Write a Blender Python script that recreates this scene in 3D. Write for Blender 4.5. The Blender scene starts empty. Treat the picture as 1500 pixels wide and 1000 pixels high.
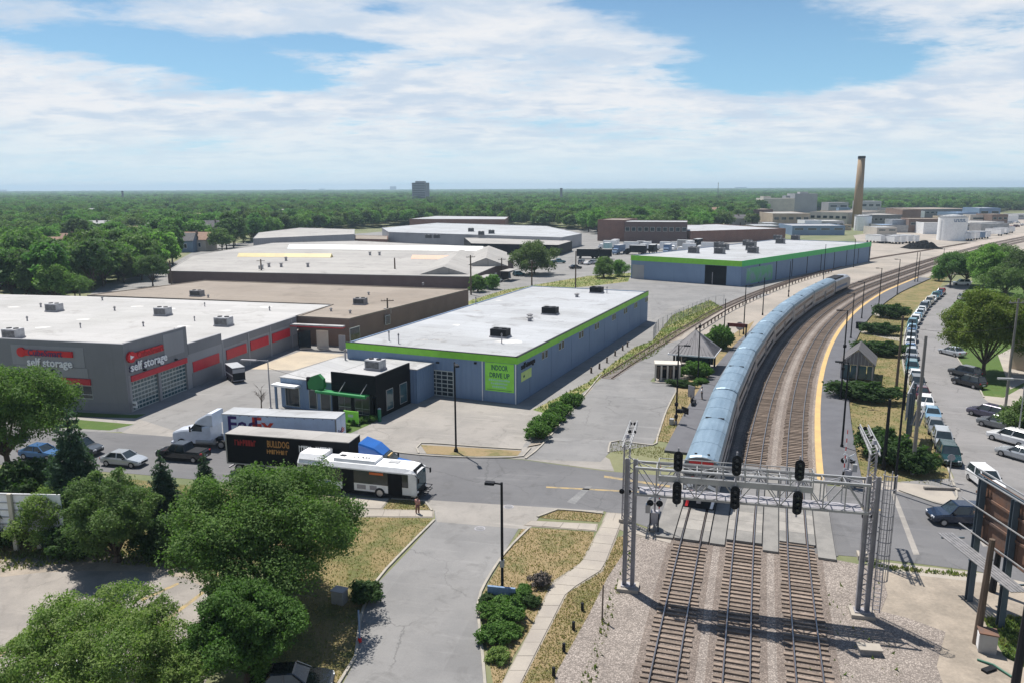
import bpy, math, random
import numpy as np
from mathutils import Vector, Matrix
S = bpy.context.scene
COL = S.collection
R = math.radians
random.seed(7)

# ------------------------------------------------------------------ camera
cam = bpy.data.cameras.new('camera'); camo = bpy.data.objects.new('camera', cam); COL.objects.link(camo)
cam.sensor_width = 36.0; cam.lens = 27.19; cam.clip_start = 0.5; cam.clip_end = 40000
camo.matrix_world = Matrix.Translation((0, 0, 28.0)) @ Matrix.Rotation(R(90 - 11.184), 4, 'X') @ Matrix.Rotation(R(-0.23), 4, 'Z')
S.camera = camo

# ------------------------------------------------------------------ node helper
class NT:
    def __init__(s, tree): s.t = tree; s.t.nodes.clear()
    def n(s, typ, ins=None, **props):
        nd = s.t.nodes.new(typ)
        for k, v in props.items(): setattr(nd, k, v)
        for k, v in (ins or {}).items():
            if hasattr(v, 'is_output'): s.t.links.new(v, nd.inputs[k])
            else: nd.inputs[k].default_value = v
        return nd
    def m(s, op, a, b=0.0, c=0.0, clamp=False):
        return s.n('ShaderNodeMath', {0: a, 1: b, 2: c}, operation=op, use_clamp=clamp).outputs[0]
    def step(s, v, lo, hi):
        return s.n('ShaderNodeMapRange', {'Value': v, 'From Min': lo, 'From Max': hi}, interpolation_type='SMOOTHSTEP', clamp=True).outputs[0]
    def mix(s, f, a, b, blend='MIX'):
        nd = s.t.nodes.new('ShaderNodeMix'); nd.data_type = 'RGBA'; nd.blend_type = blend
        for idx, v in ((0, f), (6, a), (7, b)):
            if hasattr(v, 'is_output'): s.t.links.new(v, nd.inputs[idx])
            elif idx == 0: nd.inputs[0].default_value = v
            else: nd.inputs[idx].default_value = (*v[:3], 1)
        return nd.outputs[2]
    def noise(s, vec, scale, detail=4, rough=.55, dist=0):
        return s.n('ShaderNodeTexNoise', {'Vector': vec, 'Scale': scale, 'Detail': detail, 'Roughness': rough, 'Distortion': dist}).outputs['Fac']

# ------------------------------------------------------------------ sky and sun
SUN_EL, SUN_AZ = 65.5, -33.0          # azimuth from +Y, negative to the left
w = bpy.data.worlds.new('World'); S.world = w; w.use_nodes = True
k = NT(w.node_tree)
tc = k.n('ShaderNodeTexCoord').outputs['Generated']
sky = k.n('ShaderNodeTexSky', sky_type='NISHITA', sun_disc=False, sun_elevation=R(SUN_EL), sun_rotation=R(SUN_AZ), altitude=50, air_density=1.0, dust_density=0.6, ozone_density=1.6)
sx = k.n('ShaderNodeSeparateXYZ', {0: tc}); X, Y, Z = sx.outputs
el = k.m('MULTIPLY', k.m('ARCSINE', Z), 57.2958)
az = k.m('MULTIPLY', k.m('ARCTAN2', X, Y), 57.2958)
zz = k.m('ADD', k.m('MAXIMUM', Z, 0.0), 0.13)
pv = k.n('ShaderNodeCombineXYZ', {0: k.m('DIVIDE', X, zz), 1: k.m('MULTIPLY', k.m('DIVIDE', Y, zz), 1.35), 2: 3.7}).outputs[0]
n1 = k.noise(pv, 1.15, 10, .60, .25)
n2 = k.noise(pv, 4.2, 9, .66, .15)
n3 = k.noise(pv, 2.1, 8, .62, .3)
bias = k.m('MULTIPLY_ADD', k.step(el, 34.0, 13.0), .19, -.03)
def hole(a, e, sa, se, amp, tilt=0.0):
    da = k.m('SUBTRACT', az, a); de = k.m('SUBTRACT', k.m('SUBTRACT', el, e), k.m('MULTIPLY', da, tilt))
    q = k.m('ADD', k.m('POWER', k.m('DIVIDE', da, sa), 2.0), k.m('POWER', k.m('DIVIDE', de, se), 2.0))
    return k.m('MULTIPLY', k.m('EXPONENT', k.m('MULTIPLY', q, -1.0)), amp)
gaps = [(-24, 9.0, 7, 1.0, .31, -.05), (-17.5, 7.7, 5, 1.0, .32, -.10), (-29, 12, 6, .9, .30, 0), (-12.5, 9.6, 5, .6, .28, 0), (-8, 12.2, 4, .8, .2, 0),
        (18.2, 9.2, 4.6, 2.2, .34, 0), (13.5, 11.3, 5.0, 1.4, .32, 0), (24.5, 7.6, 3.4, 1.0, .32, 0), (16, 7.0, 4, .9, .26, -.05), (6.5, 12.4, 4, .6, .22, 0)]
gs = None
for g in gaps:
    h = hole(*g); gs = h if gs is None else k.m('ADD', gs, h)
dens = k.m('ADD', k.m('ADD', k.m('MULTIPLY', n1, .54), k.m('MULTIPLY', n2, .46)), k.m('SUBTRACT', bias, gs))
cover = k.step(dens, .48, .68)
shade = k.step(k.m('ADD', k.m('MULTIPLY', n3, .6), k.m('MULTIPLY', n2, .4)), .40, .62)
CL = 1.0
cloud = k.mix(shade, (12.6, 12.7, 13.0), (8.6, 10.0, 11.8))
low = k.step(el, 5.5, 0.5)
cloud = k.mix(k.m('MULTIPLY', low, .8), cloud, (10.0, 12.0, 12.9))
skyc = k.mix(1.0, sky.outputs[0], (1.02, 1.28, 1.45), 'MULTIPLY')
skyc = k.mix(k.m('MULTIPLY', k.step(el, 17.0, 0.0), .62), skyc, (5.4, 10.6, 15.0))
skyc = k.mix(k.m('MULTIPLY', k.step(el, 7.0, 0.0), .8), skyc, (9.0, 11.6, 12.9))
above = k.step(el, -1.0, 0.3)
col = k.mix(k.m('MULTIPLY', k.m('MULTIPLY', cover, above), .96), skyc, cloud)
bg = k.n('ShaderNodeBackground', {'Color': col, 'Strength': 0.05})
k.n('ShaderNodeOutputWorld', {'Surface': bg.outputs[0]})

sl = bpy.data.lights.new('sun', 'SUN'); sl.energy = 5.0; sl.angle = R(.55); sl.color = (1, .955, .89)
so = bpy.data.objects.new('sun', sl); COL.objects.link(so)
sd = Vector((math.sin(R(SUN_AZ)) * math.cos(R(SUN_EL)), math.cos(R(SUN_AZ)) * math.cos(R(SUN_EL)), math.sin(R(SUN_EL))))
so.rotation_euler = (-sd).to_track_quat('-Z', 'Y').to_euler(); so.location = (0, 0, 120)

S.view_settings.view_transform = 'Standard'; S.view_settings.look = 'None'
S.view_settings.exposure = 0.5; S.view_settings.gamma = 1.0; S.view_settings.use_curve_mapping = False
S.cycles.max_bounces = 6; S.cycles.transparent_max_bounces = 4; S.cycles.volume_bounces = 0
S.cycles.diffuse_bounces = 3; S.cycles.glossy_bounces = 2

# ------------------------------------------------------------------ materials
MATS = {}
def new_mat(name):
    m = bpy.data.materials.new(name); m.use_nodes = True; MATS[name] = m
    return m, NT(m.node_tree)
def finish(k, col, rough=.8, bump=None, bdist=.02, metal=0.0, spec=.4, coat=0.0):
    ins = {'Base Color': col if hasattr(col, 'is_output') else (*col, 1), 'Roughness': rough, 'Metallic': metal, 'Specular IOR Level': spec, 'Coat Weight': coat}
    if bump is not None:
        ins['Normal'] = k.n('ShaderNodeBump', {'Height': bump, 'Strength': .6, 'Distance': bdist}).outputs[0]
    p = k.n('ShaderNodeBsdfPrincipled', ins)
    k.n('ShaderNodeOutputMaterial', {'Surface': p.outputs[0]})
def mat(name, c1, c2=None, scale=.25, fine=6.0, rough=.8, amt=.14, bump=0.0, bscale=25, metal=0.0, spec=.4, stretch=(1, 1, 1), coat=0.0, lo=.38, hi=.64):
    m, k = new_mat(name)
    tc = k.n('ShaderNodeTexCoord').outputs['Object']
    v = k.n('ShaderNodeVectorMath', {0: tc, 1: stretch}, operation='MULTIPLY').outputs[0]
    c2 = c2 or tuple(x * .8 for x in c1)
    c = k.mix(k.step(k.noise(v, scale, 5, .6), lo, hi), c1, c2)
    f = k.noise(v, fine, 4, .65)
    c = k.mix(1.0, c, k.mix(f, (1 - amt,) * 3, (1 + amt,) * 3), 'MULTIPLY')
    b = k.noise(tc, bscale, 3, .6) if bump else None
    finish(k, c, rough, b, bump, metal, spec, coat)
    return m
def paint(name, c, rough=.45, metal=0.0, coat=0.0, spec=.35):
    return mat(name, c, tuple(x * .9 for x in c), scale=1.2, fine=9, rough=rough, amt=.06, metal=metal, coat=coat, spec=spec)
def asphalt(name, c1, c2, crack=.5, scale=.12, slab=7.0, turn=-13.0):
    m, k = new_mat(name)
    tc = k.n('ShaderNodeTexCoord').outputs['Object']
    rot = k.n('ShaderNodeMapping', {'Vector': tc, 'Rotation': (0, 0, R(-turn))}).outputs[0]
    wob = k.n('ShaderNodeTexNoise', {'Vector': tc, 'Scale': 1.1, 'Detail': 7, 'Roughness': .7}).outputs['Color']
    v = k.n('ShaderNodeVectorMath', {0: wob, 1: (1.3, 1.3, 0), 2: rot}, operation='MULTIPLY_ADD').outputs[0]
    c = k.mix(k.step(k.noise(tc, scale, 8, .66), .36, .66), c1, c2)
    c = k.mix(k.m('MULTIPLY', k.step(k.noise(tc, scale * 3.1, 8, .7, .8), .52, .68), .65), c, tuple(x * .66 for x in c1))
    c = k.mix(k.m('MULTIPLY', k.step(k.noise(k.n('ShaderNodeVectorMath', {0: rot, 1: (.18, 1.6, 1)}, operation='MULTIPLY').outputs[0], .55, 6, .65), .54, .72), .5), c, tuple(x * 1.3 for x in c1))
    br = k.n('ShaderNodeTexBrick', {'Vector': rot, 'Color1': (.82, .82, .82, 1), 'Color2': (1.12, 1.12, 1.12, 1), 'Mortar': (.97, .97, .97, 1), 'Scale': 1.0, 'Mortar Size': .02, 'Brick Width': slab * 1.9, 'Row Height': slab * .8, 'Bias': .35})
    c = k.mix(.55, c, k.mix(1.0, c, br.outputs['Color'], 'MULTIPLY'))
    f = k.noise(tc, 11, 5, .75)
    c = k.mix(1.0, c, k.mix(f, (.80,) * 3, (1.20,) * 3), 'MULTIPLY')
    if crack:
        e = k.n('ShaderNodeTexVoronoi', {'Vector': v, 'Scale': .16}, feature='DISTANCE_TO_EDGE').outputs['Distance']
        gate = k.step(k.noise(tc, .09, 3, .5), .46, .58)
        line = k.m('MULTIPLY', k.m('MULTIPLY', k.step(e, .012, .003), crack), gate)
        c = k.mix(line, c, tuple(x * .38 for x in c1))
    finish(k, c, .9, f, .01, 0, .25)
    return m
def roofing(name, c1, c2, stain, turn, roll=2.6):
    """membrane roof: lapped rolls, ponding stains, patches"""
    m, k = new_mat(name)
    tc = k.n('ShaderNodeTexCoord').outputs['Object']
    rot = k.n('ShaderNodeMapping', {'Vector': tc, 'Rotation': (0, 0, R(-turn))}).outputs[0]
    br = k.n('ShaderNodeTexBrick', {'Vector': rot, 'Color1': (.93, .93, .93, 1), 'Color2': (1.05, 1.05, 1.05, 1), 'Mortar': (.80, .79, .77, 1), 'Scale': 1.0, 'Mortar Size': .05, 'Brick Width': roll * 11, 'Row Height': roll})
    c = k.mix(k.step(k.noise(tc, .06, 7, .66), .38, .68), c1, c2)
    c = k.mix(1.0, c, br.outputs['Color'], 'MULTIPLY')
    c = k.mix(k.m('MULTIPLY', k.step(k.noise(tc, .16, 8, .7, .9), .53, .70), .75), c, stain)
    c = k.mix(k.m('MULTIPLY', k.step(k.noise(k.n('ShaderNodeVectorMath', {0: rot, 1: (.25, 1.4, 1)}, operation='MULTIPLY').outputs[0], .5, 7, .7), .60, .72), .5), c, tuple(x * .75 for x in stain))
    c = k.mix(1.0, c, k.mix(k.noise(tc, 3, 5, .7), (.9,) * 3, (1.1,) * 3), 'MULTIPLY')
    finish(k, c, .8, None, .01, 0, .25)
    return m
def cladding(name, c1, c2, rib=2.2, dirt=.25):
    """ribbed wall with rain streaks and fading"""
    m, k = new_mat(name)
    tc = k.n('ShaderNodeTexCoord').outputs['Object']
    s = k.n('ShaderNodeSeparateXYZ', {0: tc}).outputs
    st = k.n('ShaderNodeVectorMath', {0: tc, 1: (1.6, 1.6, .10)}, operation='MULTIPLY').outputs[0]
    c = k.mix(k.step(k.noise(tc, .12, 5, .6), .36, .66), c1, c2)
    c = k.mix(k.m('MULTIPLY', k.step(k.noise(st, 1.0, 6, .7), .50, .70), dirt), c, tuple(x * .62 for x in c1))
    c = k.mix(k.m('MULTIPLY', k.step(k.noise(st, 2.7, 5, .7), .55, .72), dirt * .8), c, tuple(min(1, x * 1.3) for x in c1))
    w_ = k.m('SINE', k.m('MULTIPLY', k.m('ADD', s[0], k.m('MULTIPLY', s[1], .83)), 6.2832 * rib))
    finish(k, c, .62, w_ if rib else None, .03, 0, .3)
    return m
def leafy(name, c1, c2, c3=None, vary=False, val=1.15):
    m, k = new_mat(name)
    tc = k.n('ShaderNodeTexCoord').outputs['Object']
    oi = k.n('ShaderNodeObjectInfo').outputs['Random']
    geo = k.n('ShaderNodeNewGeometry')
    ri = geo.outputs['Random Per Island']
    c = k.mix(k.step(k.noise(tc, .55, 3, .5), .38, .62), c1, c2)
    c = k.mix(k.m('MULTIPLY', ri, .55), c, c3 or tuple(x * 1.5 for x in c1))
    hs = k.mix(1.0, c, (val,) * 3, 'MULTIPLY') if not vary else k.n('ShaderNodeHueSaturation', {'Hue': k.m('ADD', k.m('MULTIPLY', oi, .035), .492), 'Saturation': k.m('ADD', k.m('MULTIPLY', oi, .22), .86), 'Value': k.m('ADD', k.m('MULTIPLY', oi, .75), .80), 'Color': c}).outputs[0]
    d = k.n('ShaderNodeBsdfPrincipled', {'Base Color': hs, 'Roughness': .7, 'Specular IOR Level': .15})
    t = k.n('ShaderNodeBsdfTranslucent', {'Color': k.mix(1.0, hs, (1.15, 1.5, .6), 'MULTIPLY')})
    mx = k.n('ShaderNodeMixShader', {0: .34, 1: d.outputs[0], 2: t.outputs[0]})
    k.n('ShaderNodeOutputMaterial', {'Surface': mx.outputs[0]})
    return m

M_ground = mat('scrub_ground', (.17, .17, .09), (.11, .13, .06), scale=.05, fine=1.2, rough=.95, amt=.25)
M_road = asphalt('road_asphalt', (.135, .133, .135), (.113, .112, .116), .35, .1)
M_lot = asphalt('lot_asphalt', (.215, .208, .20), (.18, .175, .168), .45, .1)
M_lot2 = asphalt('driveway_asphalt', (.20, .195, .19), (.165, .162, .16), .5, .16)
M_street = asphalt('street_asphalt', (.20, .192, .188), (.17, .165, .162), .6, .14)
M_oldlot = asphalt('cracked_lot', (.26, .236, .21), (.19, .174, .158), .8, .22)
M_yard = mat('gravel_yard', (.315, .275, .235), (.24, .215, .185), scale=.08, fine=2.5, rough=.95, amt=.2, bump=.02, bscale=8)
M_conc = mat('concrete_slab', (.33, .295, .25), (.28, .25, .218), scale=.35, fine=8, rough=.9, amt=.1)
M_concj = mat('concrete_joint', (.27, .24, .20), rough=.95)
M_apron = asphalt('concrete_apron', (.268, .248, .225), (.222, .208, .19), .35, .2)
M_kerb = mat('kerb_concrete', (.34, .31, .265), (.27, .25, .215), scale=.6, fine=5, rough=.9, amt=.15)
M_dirt = mat('dry_dirt', (.30, .255, .205), (.215, .185, .15), scale=.35, fine=4, rough=.97, amt=.3, bump=.05, bscale=6)
def grass(name, green, dry, cut, bias_scale=.3):
    m, k = new_mat(name)
    tc = k.n('ShaderNodeTexCoord').outputs['Object']
    a = k.m('ADD', k.m('MULTIPLY', k.noise(tc, bias_scale, 6, .68, .4), .75), k.m('MULTIPLY', k.noise(tc, 2.3, 3, .6), .25))
    c = k.mix(k.step(a, cut - .1, cut + .1), green, dry)
    c = k.mix(k.step(k.noise(tc, .9, 5, .7), .56, .72), c, tuple(x * .62 for x in dry))
    f = k.noise(k.n('ShaderNodeVectorMath', {0: tc, 1: (1, .45, 1)}, operation='MULTIPLY').outputs[0], 14, 3, .8)
    c = k.mix(1.0, c, k.mix(f, (.6,) * 3, (1.4,) * 3), 'MULTIPLY')
    finish(k, c, .95, f, .05, 0, .15)
    return m
M_grass_dry = grass('dry_grass', (.125, .125, .052), (.25, .188, .105), .44)
M_grass_mid = grass('mown_grass', (.11, .118, .045), (.215, .168, .085), .48)
M_grass_green = grass('green_grass', (.07, .115, .03), (.13, .145, .055), .6)
M_weeds = grass('weedy_grass', (.12, .165, .05), (.27, .24, .115), .5, .2)
def ballast(name, c1, c2, c3):
    m, k = new_mat(name)
    tc = k.n('ShaderNodeTexCoord').outputs['Object']
    vo = k.n('ShaderNodeTexVoronoi', {'Vector': tc, 'Scale': 10.0})
    r1 = k.n('ShaderNodeSeparateColor', {0: vo.outputs['Color']}).outputs[0]
    c = k.mix(k.step(k.noise(tc, .22, 5, .65), .36, .64), c1, c2)
    c = k.mix(1.0, c, k.mix(r1, (.68,) * 3, (1.32,) * 3), 'MULTIPLY')
    c = k.mix(k.m('MULTIPLY', k.step(vo.outputs['Distance'], .28, .6), .6), c, c3)
    finish(k, c, .95, vo.outputs['Distance'], .04, 0, .2)
    return m
M_ballast = ballast('grey_ballast', (.325, .283, .25), (.255, .22, .195), (.10, .085, .075))
M_ballast_brown = ballast('brown_ballast', (.235, .195, .168), (.185, .152, .132), (.085, .07, .06))
M_ballast_far = mat('far_ballast', (.36, .31, .27), (.28, .24, .205), scale=.15, fine=3, rough=.95, amt=.2)
def varied(name, c1, c2):
    m, k = new_mat(name); tc = k.n('ShaderNodeTexCoord').outputs['Object']; rd = k.n('ShaderNodeObjectInfo').outputs['Random']
    off = k.n('ShaderNodeCombineXYZ', {0: k.m('MULTIPLY', rd, 57.0), 2: k.m('MULTIPLY', rd, 13.0)}).outputs[0]
    v = k.n('ShaderNodeVectorMath', {0: k.n('ShaderNodeVectorMath', {0: tc, 1: off}).outputs[0], 1: (1, 4, 4)}, operation='MULTIPLY').outputs[0]
    c = k.mix(k.step(k.noise(v, 1.8, 6, .7), .35, .65), c1, c2)
    c = k.mix(1.0, c, k.mix(rd, (.62,) * 3, (1.12,) * 3), 'MULTIPLY'); c = k.mix(1.0, c, k.mix(k.noise(v, 9, 4, .7), (.7,) * 3, (1.3,) * 3), 'MULTIPLY')
    finish(k, c, .95, None, .01, 0, .15); return m
M_sleeper = varied('sleeper_wood', (.285, .225, .18), (.185, .148, .122))
M_rail = mat('rail_steel', (.13, .085, .07), (.10, .07, .06), scale=3, fine=8, rough=.6, amt=.15, metal=.3)
M_railtop = paint('rail_head', (.33, .32, .32), .3, .9)
M_white = roofing('roof_white', (.36, .37, .385), (.305, .31, .315), (.18, .175, .17), -23.4)
M_white_cube = roofing('roof_white_street', (.385, .375, .365), (.335, .328, .315), (.25, .24, .225), -12.9, 3.2)
M_white2 = roofing('roof_offwhite', (.33, .315, .295), (.275, .262, .248), (.185, .175, .165), -12.9, 3.6)
M_roof_tan = roofing('roof_tan', (.25, .212, .175), (.21, .175, .142), (.145, .122, .10), -12.9, 3.0)
M_roof_grey = roofing('roof_grey', (.40, .395, .39), (.33, .33, .33), (.22, .215, .21), -23.4, 1.8)
M_blue = cladding('blue_panel', (.155, .228, .345), (.135, .20, .31))
M_blue2 = cladding('blue_panel_light', (.18, .255, .365), (.16, .228, .335))
M_green = paint('green_trim', (.22, .56, .05), .5)
M_green2 = paint('green_trim_far', (.05, .46, .12), .5)
M_lime = paint('lime_sign', (.28, .70, .08), .5)
M_black = paint('black_cladding', (.010, .011, .013), .6, spec=.08)
M_dark = paint('dark_metal', (.018, .019, .022), .6, spec=.12)
M_grey = cladding('grey_block', (.205, .205, .215), (.18, .18, .19), 0, .22)
M_grey_lt = cladding('grey_block_light', (.28, .28, .29), (.25, .25, .26), 0, .22)
M_red = paint('red_panel', (.50, .025, .04), .45)
M_redsign = paint('red_sign', (.60, .012, .02), .4)
M_navy = paint('navy_shadow_letters', (.05, .03, .11), .5)
M_whitep = paint('white_paint', (.80, .80, .80), .45)
M_glass = mat('dark_glass', (.020, .028, .032), (.03, .042, .05), scale=.5, fine=1, rough=.08, amt=.2, spec=.6)
M_tint = mat('teal_glass', (.03, .07, .085), (.05, .10, .12), scale=.6, fine=1, rough=.08, amt=.2, spec=.6)
M_frame = paint('window_frame', (.42, .45, .43), .5)
M_galv = mat('galvanised_steel', (.37, .37, .37), (.29, .29, .295), scale=.8, fine=6, rough=.5, amt=.1, metal=.35)
M_galv_dk = mat('weathered_steel', (.33, .32, .34), (.26, .25, .265), scale=.8, fine=6, rough=.6, amt=.15, metal=.2)
M_hvac = mat('rooftop_unit', (.20, .195, .20), (.14, .14, .145), scale=2, fine=8, rough=.7, amt=.2)
M_hvac_lt = mat('rooftop_unit_light', (.42, .42, .43), (.30, .30, .31), scale=2, fine=8, rough=.6, amt=.2)
M_wood = mat('pole_wood', (.13, .095, .07), (.085, .062, .048), scale=2, fine=9, rough=.95, amt=.25, stretch=(3, 3, .3))
M_wood_grey = mat('weathered_wood', (.20, .185, .175), (.15, .14, .13), scale=2, fine=9, rough=.95, amt=.2, stretch=(3, 3, .3))
M_yellow = mat('yellow_tactile', (.52, .345, .135), (.44, .30, .13), scale=.5, fine=6, rough=.8, amt=.12)
M_stripe = mat('worn_yellow_line', (.34, .25, .12), (.20, .17, .12), scale=1.5, fine=9, rough=.9, amt=.3)
M_whiteline = mat('worn_white_line', (.20, .198, .195), (.15, .15, .152), scale=1.2, fine=7, rough=.9, amt=.3)
M_platform = mat('platform_surface', (.105, .105, .115), (.088, .088, .097), scale=.4, fine=6, rough=.8, amt=.1)
M_tyre = paint('tyre_rubber', (.016, .016, .017), .85)
M_rim = paint('wheel_rim', (.38, .38, .39), .35, .7)
M_lamp = paint('headlamp', (.75, .76, .78), .15)
M_tail = paint('tail_lamp', (.42, .012, .012), .25)
M_steelblue = mat('train_roof', (.22, .30, .37), (.165, .235, .30), scale=.35, fine=2.5, rough=.42, amt=.15, metal=.4, stretch=(2.2, .5, 1))
M_stainless = mat('stainless_side', (.45, .46, .48), (.36, .37, .40), scale=.4, fine=6, rough=.35, amt=.08, metal=.6)
def brick(name, c1, c2, c3, scale=4.0):
    m, k = new_mat(name)
    tc = k.n('ShaderNodeTexCoord').outputs['Object']
    s = k.n('ShaderNodeSeparateXYZ', {0: tc}).outputs
    v = k.n('ShaderNodeCombineXYZ', {0: k.m('ADD', s[0], k.m('MULTIPLY', s[1], .9)), 1: s[2]}).outputs[0]
    b = k.n('ShaderNodeTexBrick', {'Vector': v, 'Color1': (*c1, 1), 'Color2': (*c2, 1), 'Mortar': (*c3, 1), 'Scale': scale, 'Mortar Size': .025})
    c = k.mix(1.0, b.outputs['Color'], k.mix(k.noise(tc, .3, 5, .6), (.75,) * 3, (1.25,) * 3), 'MULTIPLY')
    finish(k, c, .9, None, .01, 0, .2)
    return m
M_brick = brick('brown_brick', (.20, .135, .105), (.17, .115, .09), (.23, .19, .165))
M_brick_dk = brick('dark_brick', (.145, .10, .095), (.12, .085, .08), (.16, .13, .12))
M_brick_red = brick('red_brick', (.23, .12, .09), (.19, .10, .08), (.25, .19, .16))
M_tanwall = mat('tan_wall', (.42, .34, .26), (.36, .29, .22), scale=.2, fine=2, rough=.9, amt=.1)
M_cream = mat('cream_wall', (.55, .50, .43), (.47, .43, .38), scale=.2, fine=2, rough=.9, amt=.1)
M_greywall = cladding('pale_grey_wall', (.33, .33, .345), (.29, .29, .305), .8, .2)
M_shingle = mat('grey_shingle', (.11, .105, .108), (.085, .082, .085), scale=1, fine=5, rough=.9, amt=.15)
M_shingle_brown = mat('brown_shingle', (.28, .18, .13), (.22, .14, .10), scale=1, fine=5, rough=.9, amt=.15)
M_seam = mat('standing_seam_roof', (.15, .143, .15), (.125, .12, .127), scale=.6, fine=4, rough=.55, amt=.08, metal=.2)
M_bark = mat('bark', (.105, .08, .06), (.07, .052, .04), scale=2, fine=8, rough=.95, amt=.3)
M_leaf_ash = leafy('leaves_ash', (.076, .138, .036), (.036, .076, .021), (.15, .21, .065))
M_leaf_locust = leafy('leaves_locust', (.130, .188, .048), (.085, .142, .038), (.20, .25, .09))
M_leaf_dark = leafy('leaves_dark', (.076, .135, .044), (.050, .095, .033), (.135, .19, .066), True)
M_leaf_wood = leafy('leaves_fresh', (.118, .178, .046), (.078, .128, .034), (.18, .235, .075), True)
M_leaf_yellow = leafy('leaves_yellow', (.105, .140, .030), (.062, .095, .020), (.17, .19, .05))
M_leaf_mid = leafy('leaves_woodland', (.108, .172, .050), (.070, .122, .038), (.165, .225, .075), True)
M_leaf_bushy = leafy('leaves_bushy', (.085, .135, .045), (.055, .098, .034), (.15, .20, .08))
M_leaf_low = leafy('leaves_low_tree', (.055, .115, .028), (.036, .078, .020), (.11, .18, .045))
M_needle = leafy('needles_spruce', (.042, .075, .050), (.028, .054, .036), (.085, .125, .09))
M_shrub = leafy('leaves_shrub', (.065, .135, .030), (.045, .098, .024), (.12, .19, .05))
M_shrub_dk = leafy('leaves_dark_shrub', (.036, .070, .024), (.026, .052, .018), (.07, .11, .04))
M_skin = paint('skin', (.45, .27, .2), .6)
M_shirt = paint('white_shirt', (.75, .75, .75), .8)
M_trouser = paint('dark_trousers', (.03, .03, .04), .9)
M_pink = paint('pink_clothes', (.50, .25, .22), .8)

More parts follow.
